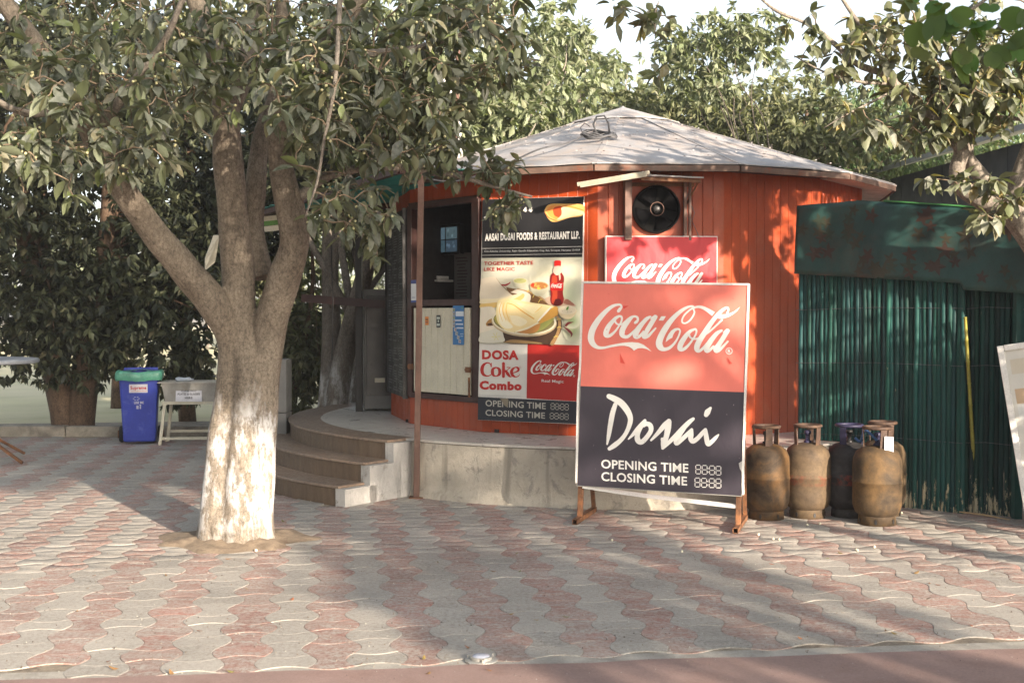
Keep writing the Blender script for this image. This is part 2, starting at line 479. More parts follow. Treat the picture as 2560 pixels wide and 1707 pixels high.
# pavement: sand bed with interlocking wavy pavers as children
KC = Vector((1.185, 12.75, 0))                       # kiosk centre
TREE = G(588, 1350)
pav = sheet('pavement', [tuple(edge(-14, -.02)[:2]), tuple(edge(18, -.02)[:2]), (14, 20), (-14, 16)], -.0055, M['sand'])
b = MB()
k = 90
top = [edge(-14 + 32 * i / k, -.03) for i in range(k + 1)] + [edge(-14 + 32 * i / k, .075 + .02 * math.sin(i * 2.3)) for i in range(k, -1, -1)]
for i in range(k):
    q = [edge(-14 + 32 * i / k, -.03), edge(-14 + 32 * (i + 1) / k, -.03), edge(-14 + 32 * (i + 1) / k, .13), edge(-14 + 32 * i / k, .13)]
    b.add([(p.x, p.y, -.0035) for p in q], [(0, 1, 2, 3)])
tag(b.build('edge_strip', M['concrete']), kind='structure')

S = .203; AL = math.atan((833 - 1280) / F_PX)
cu = Vector((math.cos(AL), -math.sin(AL), 0)); cv = Vector((math.sin(AL), math.cos(AL), 0))
p0 = G(1247, 1575); u0 = p0.dot(cu); pv = G(1215, 1499); v0 = pv.dot(cv)
AMP = S * .18
def paver_outline(wide, gap=.0011, n=7):
    """square cell with wavy sides; wide = side edges bulge outward, front/back edges inward"""
    sg = 1 if wide else -1; h = S / 2; pts = []
    def w(t): return math.sin(math.pi * t)
    for i in range(n): t = i / n; pts.append((-h + S * t, -h + sg * AMP * w(t)))
    for i in range(n): t = i / n; pts.append((h + sg * AMP * w(t), -h + S * t))
    for i in range(n): t = i / n; pts.append((h - S * t, h - sg * AMP * w(t)))
    for i in range(n): t = i / n; pts.append((-h - sg * AMP * w(t), h - S * t))
    out = []
    m = len(pts)
    for i in range(m):
        a = Vector(pts[i - 1]); c = Vector(pts[(i + 1) % m]); t = (c - a).normalized(); nrm = Vector((t.y, -t.x))
        q = Vector(pts[i]) - nrm * gap
        out.append((q.x, q.y))
    return out
def paver_shape(wide):
    o = paver_outline(wide); m = len(o)
    i1 = []
    for i in range(m):
        a = Vector(o[i - 1]); c = Vector(o[(i + 1) % m]); t = (c - a).normalized(); nrm = Vector((t.y, -t.x))
        q = Vector(o[i]) - nrm * .0026; i1.append((q.x, q.y))
    V = [(x, y, -.03) for x, y in o] + [(x, y, -.0011) for x, y in o] + [(x, y, 0) for x, y in i1]
    Fq = []
    for i in range(m):
        j = (i + 1) % m
        Fq += [(i, j, m + j, m + i), (m + i, m + j, 2 * m + j, 2 * m + i)]
    Fq.append(tuple(range(2 * m, 3 * m)))
    return V, Fq
shapes = {w: paver_shape(w) for w in (True, False)}
pm = {}
for w in (True, False):
    bb = MB(); bb.add(*shapes[w]); pm[w] = bb.mesh('paver', M['paver_o'])
tiles = []
steps_r = 4.16
for i in range(-48, 44):
    for j in range(-8, 52):
        u = u0 + i * S; v = v0 + j * S
        p = cu * u + cv * v
        if edge_dist(p.x, p.y) < .115 or p.y > 15.05: continue
        d = (p - KC).length
        th = math.degrees(math.atan2(p.x - KC.x, -(p.y - KC.y)))
        if d < 3.22: continue
        if th < -40 and d < 4.05: continue
        dt = (p - TREE); dd = math.hypot(dt.x / 1.1, dt.y / .9)
        if dd < .33 + .05 * math.sin(3 * math.atan2(dt.y, dt.x)): continue
        if p.x > 7 or p.x < -9.5: continue
        fx = p.x / p.y
        vis = abs(fx) < .45
        tiles.append((vis, p.length, i, j, p, (i % 2 == 0)))
def paver_color(red):
    k = rng.uniform(.84, 1.12)
    if red:
        g = rng.random() ** 1.6 * .6
        c = Vector((.37, .175, .14)) * (1 - g) + Vector((.40, .31, .27)) * g
    else:
        c = Vector((.41, .385, .34))
        if rng.random() < .12: c = Vector((.33, .315, .285))
    return tuple(c * k)
vis_t = sorted([t for t in tiles if t[0]], key=lambda t: t[1])
single = set(id(t) for t in vis_t[:300])
VV, LL, SS, CC = [], [], [], []; off = 0
for t in tiles:
    vis, _, i, j, p, red = t
    wide = ((i + j) % 2 == 0)
    c = paver_color(red)
    z = rng.uniform(-.0013, .0013); rx, ry = rng.uniform(-.006, .006), rng.uniform(-.006, .006)
    ang = -AL + 0.0
    if id(t) in single:
        inst('paver', pm[wide], pav, (p.x, p.y, z + .011 - .011), (rx, ry, ang), color=(c[0], c[1], c[2], 1))
    else:
        V, Fq = shapes[wide]
        A = np.array(V); ca, sa = math.cos(ang), math.sin(ang)
        X = A[:, 0] * ca - A[:, 1] * sa + p.x; Y = A[:, 0] * sa + A[:, 1] * ca + p.y; Z = A[:, 2] + z + rx * A[:, 1] + ry * A[:, 0]
        VV.append(np.stack([X, Y, Z], 1)); CC.append(np.tile(np.array(c), (len(A), 1)))
        for f in Fq: LL += [q + off for q in f]; SS.append(len(f))
        off += len(A)
o = inst('paver', fast_mesh('paver_mass', np.concatenate(VV), LL, SS, M['paver_c'], np.concatenate(CC)), pav)
tag(o, kind='stuff')

# soil pit at the foot of the tree
b = MB(); n = 40; rings = 7
for r in range(rings + 1):
    for k in range(n):
        a = 2 * math.pi * k / n; rr = (.50 + .05 * math.sin(3 * a) + .05 * math.sin(7 * a + 1)) * r / rings
        z = .045 * (1 - (r / rings) ** 2) + rng.uniform(-.012, .014) - (.012 if r == rings else 0)
        b.v.append((TREE.x + rr * 1.15 * math.cos(a), TREE.y + rr * .85 * math.sin(a), z))
for r in range(rings):
    for k in range(n):
        b.f.append((r * n + k, r * n + (k + 1) % n, (r + 1) * n + (k + 1) % n, (r + 1) * n + k)); b.c.append((1, 1, 1)); b.m.append(0)
tag(b.build('soil_pit', M['soil'], smooth=True), kind='structure')

# low kerb wall and lawn behind
kw = empty('kerb_wall', (-8, 15.2, 0), 0, 'low grey stone kerb wall along the lawn behind the blue bin', 'wall')
bm0 = MB(); bm0.box((0, 0, .055), (.985, .16, .15)); km = bm0.mesh('kerb_block', M['kerbstone'])
for i in range(13):
    o = inst('kerb_block', km, kw, (-4.2 + i * 1.0, rng.uniform(-.012, .012), rng.uniform(-.008, .008)), (0, 0, rng.uniform(-.008, .008)))
    bv = o.modifiers.new('bevel', 'BEVEL'); bv.width = .012; bv.segments = 2
sheet('lawn', [(-160, 15.3), (-2.6, 15.3), (60, 24), (200, 160), (-200, 160)], -.02, M['lawn'])

# ================================================================== KIOSK
NS = 14; TH0 = -10.3; DTH = 360 / NS
RW, RE, ZF, ZE, ZA = 2.47, 2.80, .49, 2.80, 3.73
def dirv(th): return Vector((math.sin(R(th)), -math.cos(R(th)), 0))
def kp(th, r, z): return dirv(th) * r + Vector((0, 0, z))
kiosk = empty('kiosk', KC, 0, 'round orange kiosk with many-sided walls and a grey conical sheet roof', 'kiosk')
APO = RW * math.cos(R(DTH / 2)); CH = 2 * RW * math.sin(R(DTH / 2))
def face_mid(k): return TH0 + DTH * (k + .5)
NST = 12; SW = CH / NST
def strip_mesh(h, w=SW, m=None):
    b = MB(); g = .0007
    x0, x1 = -w / 2 + g, w / 2 - g
    prof = [(x0, .02), (x0, .002), (x0 + .003, -.001), (x1 - .003, -.001), (x1, .002), (x1, .02)]
    V = [(x, y, 0) for x, y in prof] + [(x, y, h) for x, y in prof]; n = len(prof)
    b.add(V, [(i, i + 1, n + i + 1, n + i) for i in range(n - 1)] + [tuple(range(n, 2 * n)), tuple(range(n - 1, -1, -1))])
    return b.mesh('wall_strip', m or M['orange'])
sm_full = strip_mesh(ZE + .05 - ZF); sm_low = strip_mesh(.27); sm_high = strip_mesh(.19)
def face_frame(k, off=0.0):
    """matrix of face k: x along the face, y into the kiosk, z up"""
    th = face_mid(k); n = dirv(th)
    mt = Matrix.Translation(Vector(n) * (APO + off)) @ Matrix.Rotation(R(th), 4, 'Z')
    return mt
for k in range(NS):
    th = face_mid(k); rz = R(th); n = dirv(th); tx = Vector((math.cos(rz), math.sin(rz), 0))
    if k in (-2 % NS,):                         # hatch bay: only below and above the opening
        for i in range(NST):
            q = n * APO + tx * (-CH / 2 + SW * (i + .5))
            inst('wall_strip', sm_low, kiosk, (q.x, q.y, ZF), (0, 0, rz)); inst('wall_strip', sm_high, kiosk, (q.x, q.y, 2.62), (0, 0, rz))
    elif k in (0, 1, 2, 3, 12 - 0, 13, 11):
        for i in range(NST):
            q = n * APO + tx * (-CH / 2 + SW * (i + .5))
            inst('wall_strip', sm_full, kiosk, (q.x, q.y, ZF), (0, 0, rz))
    # backing sheet
    b = MB()
    if k != NS - 2:
        b.box((0, .035, (ZF + ZE) / 2), (CH - .01, .02, ZE - ZF))
    else:
        b.box((0, .035, (ZF + .76) / 2), (CH - .01, .02, .76 - ZF)); b.box((0, .035, 2.715), (CH - .01, .02, .19))
    o = b.build('wall_core', [M['orange_joint']], kiosk); o.matrix_local = face_frame(k)
    # corner flashing
    c = kp(TH0 + DTH * k, RW + .004, 0)
    b = MB(); ww = .07
    for sgn in (-1, 1):
        t = Vector((math.cos(R(TH0 + DTH * k + sgn * DTH / 2)), math.sin(R(TH0 + DTH * k + sgn * DTH / 2)), 0)) * sgn
        q = c + t * ww
        b.add([(c.x, c.y, ZF + .002), (q.x, q.y, ZF + .002), (q.x, q.y, ZE - .01), (c.x, c.y, ZE - .01)], [(0, 1, 2, 3)])
    for zz in (.8, 1.5, 2.2, 2.55):
        b.lathe([(.008, 0), (.008, .004), (.003, .007)], 8, (0, 0, 0)) if False else None
    b.build('corner_flashing', M['orange'], kiosk)
# roof panels: one sheet per facet, slightly lapped
def rz_at(r): return ZE + .02 + (RE - r) / RE * (ZA - ZE)
for k in range(NS):
    a0, a1 = TH0 + DTH * k, TH0 + DTH * (k + 1)
    b = MB(); t = .008; lift = .004 * (k % 2)
    RI = .16
    P = [kp(a0, RI, rz_at(RI) + lift), kp(a1, RI, rz_at(RI) + lift), kp(a1 + .6, RE, rz_at(RE) + lift + rng.uniform(-.006, .006)), kp(a0 - .3, RE, rz_at(RE) + lift + rng.uniform(-.006, .006))]
    # subdivide across so that the sheet can ripple a little
    nu, nv = 6, 8; g = []
    for j in range(nv + 1):
        for i in range(nu + 1):
            s, u = j / nv, i / nu
            q = (P[0] * (1 - u) + P[1] * u) * (1 - s) + (P[3] * (1 - u) + P[2] * u) * s
            g.append(q + Vector((0, 0, rng.uniform(-.004, .004) * (0 < i < nu))))
    nn = len(g)
    fs = []
    for j in range(nv):
        for i in range(nu):
            q = j * (nu + 1) + i; fs.append((q, q + nu + 1, q + nu + 2, q + 1)); fs.append((q + nn, q + 1 + nn, q + nu + 2 + nn, q + nu + 1 + nn))
    for i in range(nu):
        q = nv * (nu + 1) + i; fs.append((q, q + nn, q + 1 + nn, q + 1))
    for j in range(nv):
        q = j * (nu + 1); fs.append((q, q + nn, q + nu + 1 + nn, q + nu + 1)); q += nu; fs.append((q, q + nu + 1, q + nu + 1 + nn, q + nn))
    b.add(g + [p - Vector((0, 0, t)) for p in g], fs)
    # screw heads
    for r in (.9, 1.6, 2.3):
        for u in (.2, .5, .8):
            q = kp(a0 + (a1 - a0) * u, r, rz_at(r) + .012)
            b.box(q, (.014, .014, .008))
    b.build('roof_panel', M['roof'], kiosk, smooth=False)
    # ridge seam
    b = MB(); b.bar(kp(a0, RI, rz_at(RI) + .008), kp(a0, RE - .02, rz_at(RE) + .008), .045, .006); b.build('ridge_strip', M['roof'], kiosk)
    # fascia boards
    b = MB(); q0, q1 = kp(a0 + .15, RE - .012, rz_at(RE) - .036), kp(a1 - .15, RE - .012, rz_at(RE) - .036)
    b.bar(q0, q1, .016, .05); b.build('fascia_board', M['fascia'], kiosk)
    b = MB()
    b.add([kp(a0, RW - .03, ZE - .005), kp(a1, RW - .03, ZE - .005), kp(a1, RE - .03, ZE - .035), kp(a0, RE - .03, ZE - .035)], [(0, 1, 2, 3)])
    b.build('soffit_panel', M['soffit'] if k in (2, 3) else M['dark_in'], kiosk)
b = MB()
cap = [(.62, rz_at(.62) + .022), (.60, rz_at(.60) + .03), (.02, ZA + .035), (.0, ZA + .037)]
cap = []
for r, z in ((.63, rz_at(.63) + .016), (.62, rz_at(.62) + .026), (.03, ZA + .03), (.0, ZA + .05)):
    cap.append((r, z))
vs, fs = [], []
for r, z in cap:
    for k in range(NS): vs.append(kp(TH0 + DTH * k, r, z))
for i in range(len(cap) - 1):
    for k in range(NS): fs.append((i * NS + k, i * NS + (k + 1) % NS, (i + 1) * NS + (k + 1) % NS, (i + 1) * NS + k))
b.add(vs, fs); b.build('roof_cap', M['roof'], kiosk)

# hatch bay (face NS-2): frame, cream leaf door, dark inside
HK = NS - 2
hatch = bpy.data.objects.new('hatch', None); link(hatch, kiosk); hatch.matrix_local = face_frame(HK)
b = MB()
w = CH / 2
b.box((-w + .035, -.005, 1.68), (.07, .07, 1.84)); b.box((w - .06, -.005, 1.68), (.10, .07, 1.84))
b.box((0, -.008, .775), (CH - .05, .06, .05)); b.box((0, -.006, 1.665), (CH - .05, .07, .06)); b.box((0, -.006, 2.6), (CH - .05, .07, .06))
b.build('hatch_frame', M['maroon'], hatch, bevel=.004)
dm = MB(); pw = (CH - .24) / 9
dm.box((0, 0, 0), (pw - .004, .028, .80)); dmesh = dm.mesh('door_plank', M['cream'])
for i in range(9):
    o = inst('door_plank', dmesh, hatch, (-(CH - .24) / 2 + pw * (i + .5) - .01, -.03, 1.215)); bv = o.modifiers.new('bevel', 'BEVEL'); bv.width = .005; bv.segments = 2
b = MB()
for sx in (-w + .075, w - .14):
    b.box((sx, -.055, 1.05), (.06, .02, .05)); b.bar((sx - .03, -.065, 1.05), (sx + .05, -.065, 1.05), .016)
b.bar((w - .12, -.06, .80), (w - .12, -.06, .98), .014); b.build('latch', M['rust'], hatch)
def sticker(parent, x, z, w_, h_, cols, name='sticker', y=-.047):
    s = MB(); s.add([(x - w_ / 2, y, z - h_ / 2), (x + w_ / 2, y, z - h_ / 2), (x + w_ / 2, y, z + h_ / 2), (x - w_ / 2, y, z + h_ / 2)], [(0, 1, 2, 3)], cols[0])
    for (cx, cz, cw, ch_, cc) in cols[1:]:
        yy = y - .0008
        s.add([(x + cx - cw / 2, yy, z + cz - ch_ / 2), (x + cx + cw / 2, yy, z + cz - ch_ / 2), (x + cx + cw / 2, yy, z + cz + ch_ / 2), (x + cx - cw / 2, yy, z + cz + ch_ / 2)], [(0, 1, 2, 3)], cc)
    return s.build(name, M['vcol'], parent, vcol=True)

# inside of the kiosk seen through the hatch
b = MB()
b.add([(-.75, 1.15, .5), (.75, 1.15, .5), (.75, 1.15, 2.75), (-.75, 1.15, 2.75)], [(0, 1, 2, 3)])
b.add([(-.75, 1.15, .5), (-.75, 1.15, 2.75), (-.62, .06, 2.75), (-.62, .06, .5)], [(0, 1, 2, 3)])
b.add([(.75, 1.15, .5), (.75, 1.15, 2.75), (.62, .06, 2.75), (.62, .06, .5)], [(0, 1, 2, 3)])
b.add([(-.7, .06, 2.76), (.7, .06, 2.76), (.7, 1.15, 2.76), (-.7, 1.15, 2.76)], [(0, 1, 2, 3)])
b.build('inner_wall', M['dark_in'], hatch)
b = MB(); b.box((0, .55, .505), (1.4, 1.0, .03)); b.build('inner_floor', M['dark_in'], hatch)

def hang(name, mt, label, cat, group=None):
    o = empty(name, (0, 0, 0), 0, label, cat, group); o.matrix_world = Matrix.Translation(KC) @ mt
    return o
FM = lambda k, off=0.0: face_frame(k, off)
def flocal(px, py, k, off=0.0):
    mt = Matrix.Translation(KC) @ face_frame(k, off)
    n = mt.to_3x3() @ Vector((0, -1, 0)); q = on_plane(px, py, mt.translation, n)
    return mt.inverted() @ q

# television inside
q = flocal(1130, 600, HK, -.55)
tv = hang('wall_monitor', face_frame(HK, -.5), 'small dark monitor with camera pictures high inside the kiosk hatch', 'monitor')
b = MB(); b.box((q.x, .0, q.z), (.44, .06, .30)); b.build('casing', M['black_metal'], tv, bevel=.006)
s = MB()
for i in range(2):
    for j in range(2):
        x0 = q.x - .19 + i * .195; z0 = q.z - .125 + j * .128
        c0 = [(.06, .11, .14), (.10, .16, .20), (.05, .08, .11), (.09, .14, .16)][i * 2 + j]
        s.add([(x0, -.032, z0), (x0 + .18, -.032, z0), (x0 + .18, -.032, z0 + .118), (x0, -.032, z0 + .118)], [(0, 1, 2, 3)], c0)
        for _ in range(5):
            xx = x0 + rng.uniform(.01, .13); zz = z0 + rng.uniform(.01, .08); k_ = rng.uniform(.6, 2.6)
            s.add([(xx, -.0335, zz), (xx + rng.uniform(.02, .04), -.0335, zz), (xx + .03, -.0335, zz + .03), (xx, -.0335, zz + .025)], [(0, 1, 2, 3)], tuple(x * k_ for x in c0))
m_, nt_, p_, N_, L_ = nodes_of('lit_screen'); a_ = N_('ShaderNodeVertexColor'); a_.layer_name = 'Col'
L_(a_.outputs[0], p_.inputs['Base Color']); L_(a_.outputs[0], p_.inputs['Emission Color']); p_.inputs['Emission Strength'].default_value = .2; p_.inputs['Roughness'].default_value = .2
s.build('screen', m_, tv, vcol=True)
q = flocal(1092, 698, HK, -.5)
sh = hang('wall_shelf', face_frame(HK, -.5), 'small shelf on brackets inside the kiosk hatch below the monitor', 'shelf')
b = MB(); b.box((q.x, -.02, q.z - .02), (.34, .2, .02)); b.build('board', M['white'], sh, bevel=.003)
b = MB(); b.bar((q.x - .1, .06, q.z - .16), (q.x - .1, -.08, q.z - .03), .015); b.bar((q.x + .1, .06, q.z - .16), (q.x + .1, -.08, q.z - .03), .015); b.build('bracket', M['black_metal'], sh)
rt = hang('router', face_frame(HK, -.5), 'white flat network box lying on the shelf inside the hatch', 'router')
b = MB(); b.box((q.x, -.02, q.z + .011), (.26, .15, .035)); b.build('case', M['white'], rt, bevel=.006)
b = MB(); b.tube([(q.x + .02, -.1, q.z), (q.x + .03, -.125, q.z - .12), (q.x - .02, -.12, q.z - .3), (q.x + .0, -.11, q.z - .42)], .005, 6); b.build('cord', M['white'], rt)
q = flocal(1148, 700, HK, -.6)
ml = hang('price_sheet', face_frame(HK, -.6), 'tall grey price sheet on the inner wall beside the shelf', 'notice')
sticker(ml, q.x + .05, q.z + .02, .26, .5, [(.16, .15, .145)] + [(rng.uniform(-.02, .02), .2 - i * .032, rng.uniform(.1, .2), .01, (.07, .05, .05)) for i in range(13)], 'sheet', -.0)
# stickers on the door
for (px, py, w_, h_, nm, lab, cols) in (
    (1067, 802, .055, .08, 'sticker', 'small orange sticker on the cream hatch door beside the post', [(.75, .25, .03), (0, .012, .04, .012, (.1, .03, .02)), (0, -.012, .04, .014, (.25, .06, .03))]),
    (1096, 803, .062, .115, 'sticker', 'small black sticker with white letters on the cream hatch door', [(.03, .035, .035)]),
    (1146, 813, .165, .36, 'poster', 'blue paper poster with photo strip on the cream hatch door', [(.03, .16, .40)])):
    q = flocal(px, py, HK, .05)
    o = hang(nm, face_frame(HK, .05), lab, nm)
    if h_ > .3:
        cols = cols + [(.0 + .02, .105, .12, .045, (.62, .68, .74)), (.0, .045, .10, .013, (.55, .62, .72)), (.015, .01, .11, .013, (.55, .62, .72)), (.025, -.025, .10, .013, (.55, .62, .72)), (.05, -.08, .05, .006, (.4, .5, .6)), (.05, -.1, .04, .006, (.4, .5, .6)), (.055, .16, .014, .014, (.1, .35, .12))]
        for i in range(9):
            cols.append((-.068 + max(0, i - 4) * .022, .14 - i * .036, .036, .03, (.55, .55, .53)))
            cols.append((-.068 + max(0, i - 4) * .022 + .002, .14 - i * .036, .026, .021, (rng.uniform(.1, .35), rng.uniform(.12, .3), rng.uniform(.08, .25))))
    if nm == 'sticker' and h_ > .1:
        cols = cols + [(0, .03, .05, .02, (.5, .55, .5)), (0, .002, .02, .02, (.45, .5, .45)), (0, -.032, .05, .022, (.5, .55, .5))]
    sticker(o, q.x, q.z, w_, h_, cols, 'paper', -.0)
# payment standee on the ledge (its code is left blank)
q = flocal(1034, 728, HK, .06)
st = hang('payment_standee', face_frame(HK, .06), 'white and blue payment card standing on the hatch ledge by the post', 'card')
sticker(st, q.x, q.z, .085, .215, [(.66, .68, .70), (0, .09, .085, .035, (.04, .06, .22)), (0, -.098, .085, .02, (.05, .08, .3)), (0, -.06, .05, .012, (.4, .42, .5))], 'card', 0)
b = MB(); b.bar((q.x, .01, q.z - .1), (q.x, .045, q.z - .105), .05, .006); b.build('foot', M['paper'], st)

# menu board on the next bay (face NS-3)
MK = NS - 3
mb = hang('menu_board', face_frame(MK, .03), 'tall black menu board with faint grey print beside the hatch', 'menu board')
b = MB(); b.box((0, -.01, 1.66), (CH - .04, .03, 1.84)); b.build('board', mat('menu_black', (.022, .022, .024), .5, .2, 4), mb, bevel=.003)
s = MB(); s.col = (.13, .13, .13)
for colx in (-.40, -.08, .24):
    zz = 2.5
    while zz > .80:
        zz -= rng.choice([.026, .026, .026, .06])
        if abs(zz - 1.25) < .03: continue
        wd = rng.uniform(.1, .24); x = colx
        s.add([(x, -.0265, zz), (x + wd, -.0265, zz), (x + wd, -.0265, zz + .011), (x, -.0265, zz + .011)], [(0, 1, 2, 3)])
        x = colx + .26
        s.add([(x, -.0265, zz), (x + .04, -.0265, zz), (x + .04, -.0265, zz + .011), (x, -.0265, zz + .011)], [(0, 1, 2, 3)])
s.build('print', M['vcol'], mb, vcol=True)
b = MB()
for sx in (-1, 1): b.box((sx * (CH / 2 - .025), -.018, 1.66), (.018, .05, 1.86))
b.build('edge_trim', M['black_metal'], mb)

# ------------------------------------------------------------------ platform and steps
plat = empty('kiosk_platform', KC, 0, 'round raised plaster platform with brown granite steps under the kiosk', 'platform')
RP, RS = 3.30, (3.52, 3.80, 4.08); THS = -39.5; THE = -128
def arc(r, a, b_, n): return [dirv(a + (b_ - a) * i / n) * r for i in range(n + 1)]
def sector(r0, r1, a, b_, z0, z1, n=30):
    A = arc(r1, a, b_, n); B = arc(r0, a, b_, n)
    m = MB(); N1 = n + 1
    vs = [(p.x, p.y, z0) for p in A] + [(p.x, p.y, z1) for p in A] + [(p.x, p.y, z0) for p in B] + [(p.x, p.y, z1) for p in B]
    fs = []
    for i in range(n):
        fs += [(i, i + 1, N1 + i + 1, N1 + i), (2 * N1 + i + 1, 2 * N1 + i, 3 * N1 + i, 3 * N1 + i + 1), (N1 + i, N1 + i + 1, 3 * N1 + i + 1, 3 * N1 + i), (i + 1, i, 2 * N1 + i, 2 * N1 + i + 1)]
    fs += [(0, N1, 3 * N1, 2 * N1), (n, 2 * N1 + n, 3 * N1 + n, N1 + n)]
    m.add(vs, fs); return m
# plastered body (rough skirt at the ground)
b = MB(); n = 90
prof = [(RP + .045, -.02), (RP + .03, .025), (RP + .006, .06), (RP, .12), (RP, ZF - .028)]
vs, fs = [], []
for r, z in prof:
    for i in range(n + 1):
        th = THS + (360 - (THS - THE)) * i / n
        jit = (rng.uniform(-.018, .022) if z < .05 else rng.uniform(-.003, .003))
        q = dirv(th) * (r + jit); vs.append((q.x, q.y, z + (rng.uniform(-.01, .018) if 0 < z < .1 else 0)))
for j in range(len(prof) - 1):
    for i in range(n): fs.append((j * (n + 1) + i, j * (n + 1) + i + 1, (j + 1) * (n + 1) + i + 1, (j + 1) * (n + 1) + i))
b.add(vs, fs); b.build('plaster_wall', M['plaster'], plat, smooth=True)
# floor tiles as ring segments
nt_seg = 26; da = 360 / nt_seg
b = MB(); b.lathe([(0.0, ZF - .03), (RP - .004, ZF - .03), (RP - .004, ZF - .012), (0.0, ZF - .012)], 60); b.build('floor_bed', M['grout'], plat)
for i in range(nt_seg):
    a = THS + da * i
    rout = RP + .006 if not (a > 360 + THE + .1 and a < 360 + THS - .1) else 3.2
    m = sector(RW - .35, rout, a + .06, a + da - .06, ZF - .02, ZF - .001, 5); m.build('floor_tile', M['tile'], plat, bevel=.002)
zs = (ZF, ZF * 2 / 3, ZF / 3)
rin = (3.2, RS[0] - .03, RS[1] - .03)
for i in range(3):
    st_ = bpy.data.objects.new('step', None); link(st_, plat)
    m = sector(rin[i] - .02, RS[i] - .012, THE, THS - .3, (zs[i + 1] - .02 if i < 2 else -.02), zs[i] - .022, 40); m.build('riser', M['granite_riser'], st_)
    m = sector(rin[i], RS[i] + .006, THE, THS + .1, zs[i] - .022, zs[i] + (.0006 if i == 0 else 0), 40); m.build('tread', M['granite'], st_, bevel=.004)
    # whitewashed end of the step
    m = sector(rin[i] - .06, RS[i] - .004, THS - .5, THS + 1.1, -.02, zs[i] - .0225, 3); m.build('step_end', M['whiteplaster'], st_)
# ================================================================== LETTERING TOOLS
def crom(pts, n=7):
    P = [np.array(p, float) for p in pts]; P = [2 * P[0] - P[1]] + P + [2 * P[-1] - P[-2]]; out = []
    for i in range(1, len(P) - 2):
        for k in range(n):
            t = k / n; a, b_, c, d = P[i - 1], P[i], P[i + 1], P[i + 2]
            out.append(.5 * ((2 * b_) + (-a + c) * t + (2 * a - 5 * b_ + 4 * c - d) * t * t + (-a + 3 * b_ - 3 * c + d) * t ** 3))
    out.append(P[-2]); return out
class Print:
    """flat print on a board: pf maps source units to local (x, z); each shape lies a hair above the last"""
    def __init__(s, pf, y0=-.001, dy=.00012): s.pf = pf; s.y = y0; s.dy = dy; s.mb = MB()
    def nxt(s): s.y -= s.dy; return s.y
    def poly(s, pts, c):
        y = s.nxt(); V = [s.pf(*p) for p in pts]
        # triangulate through a bmesh so that concave outlines fill cleanly
        bmx = bmesh.new(); f = bmx.faces.new([bmx.verts.new((x, z, 0)) for x, z in V]); bmesh.ops.triangulate(bmx, faces=[f])
        bmx.verts.index_update()
        s.mb.add([(v.co.x, y, v.co.y) for v in bmx.verts], [tuple(v.index for v in f.verts) for f in bmx.faces], c); bmx.free()
    def smooth(s, pts, c, n=5):
        q = crom(list(pts) + [pts[0]], n)[:-1]; s.poly([tuple(p) for p in q], c)
    def stroke(s, pts, c, n=7, cap=True):
        y = s.nxt(); P = crom(pts, n); L_, R_ = [], []
        for i, p in enumerate(P):
            t = P[min(i + 1, len(P) - 1)][:2] - P[max(i - 1, 0)][:2]; l = np.hypot(*t) or 1; nrm = np.array([-t[1], t[0]]) / l
            w = max(p[2], 1e-3) / 2; L_.append(p[:2] + nrm * w); R_.append(p[:2] - nrm * w)
        V = [s.pf(*p) for p in L_] + [s.pf(*p) for p in R_]; m = len(P)
        s.mb.add([(x, y, z) for x, z in V], [(i, i + 1, m + i + 1, m + i) for i in range(m - 1)], c)
        if cap:
            for p in (P[0], P[-1]): s.disc(p[0], p[1], p[2] / 2, c, 10)
    def disc(s, x, y_, r, c, n=16, ry=None, rot=0):
        y = s.nxt(); ry = ry or r; pts = []
        for k in range(n):
            a = 2 * math.pi * k / n; dx, dz = r * math.cos(a), ry * math.sin(a)
            pts.append((x + dx * math.cos(rot) - dz * math.sin(rot), y_ + dx * math.sin(rot) + dz * math.cos(rot)))
        s.mb.add([(a, y, b_) for a, b_ in (s.pf(*p) for p in pts)], [tuple(range(n))], c)
    def text(s, st, x0, y0, x1, y1, c, bold=.0, lift=0, skew=None):
        """fit the text into the box (x0,y0 top-left; x1,y1 bottom-right, source units); skew: (top-right y, bottom-right y)"""
        y = s.nxt(); V, Fs = text_geo(st, bold)
        A = np.array(V); mn, mx = A.min(0), A.max(0); out = []
        for v in V:
            u = (v[0] - mn[0]) / (mx[0] - mn[0]); w = (v[1] - mn[1]) / max(1e-6, mx[1] - mn[1])
            ya, yb = y0, y1
            if skew: ya = y0 + (skew[0] - y0) * u; yb = y1 + (skew[1] - y1) * u
            X, Z = s.pf(x0 + (x1 - x0) * u, yb + (ya - yb) * w); out.append((X, y, Z))
        s.mb.add(out, Fs, c)
    def build(s, name, parent): return s.mb.build(name, M['vcol'], parent, vcol=True)
_tc = {}
def text_geo(st, bold=0.0):
    if (st, bold) in _tc: return _tc[(st, bold)]
    cu_ = bpy.data.curves.new('t', 'FONT'); cu_.body = st; cu_.offset = bold; cu_.resolution_u = 3; cu_.space_character = 1.0 + bold * 2.2
    ob = bpy.data.objects.new('t', cu_); col.objects.link(ob)
    dg = bpy.context.evaluated_depsgraph_get(); dg.update()
    me = bpy.data.meshes.new_from_object(ob.evaluated_get(dg))
    V = [(v.co.x, v.co.y) for v in me.vertices]; Fs = [tuple(p.vertices) for p in me.polygons]
    bpy.data.objects.remove(ob); bpy.data.curves.remove(cu_); bpy.data.meshes.remove(me)
    _tc[(st, bold)] = (V, Fs); return V, Fs
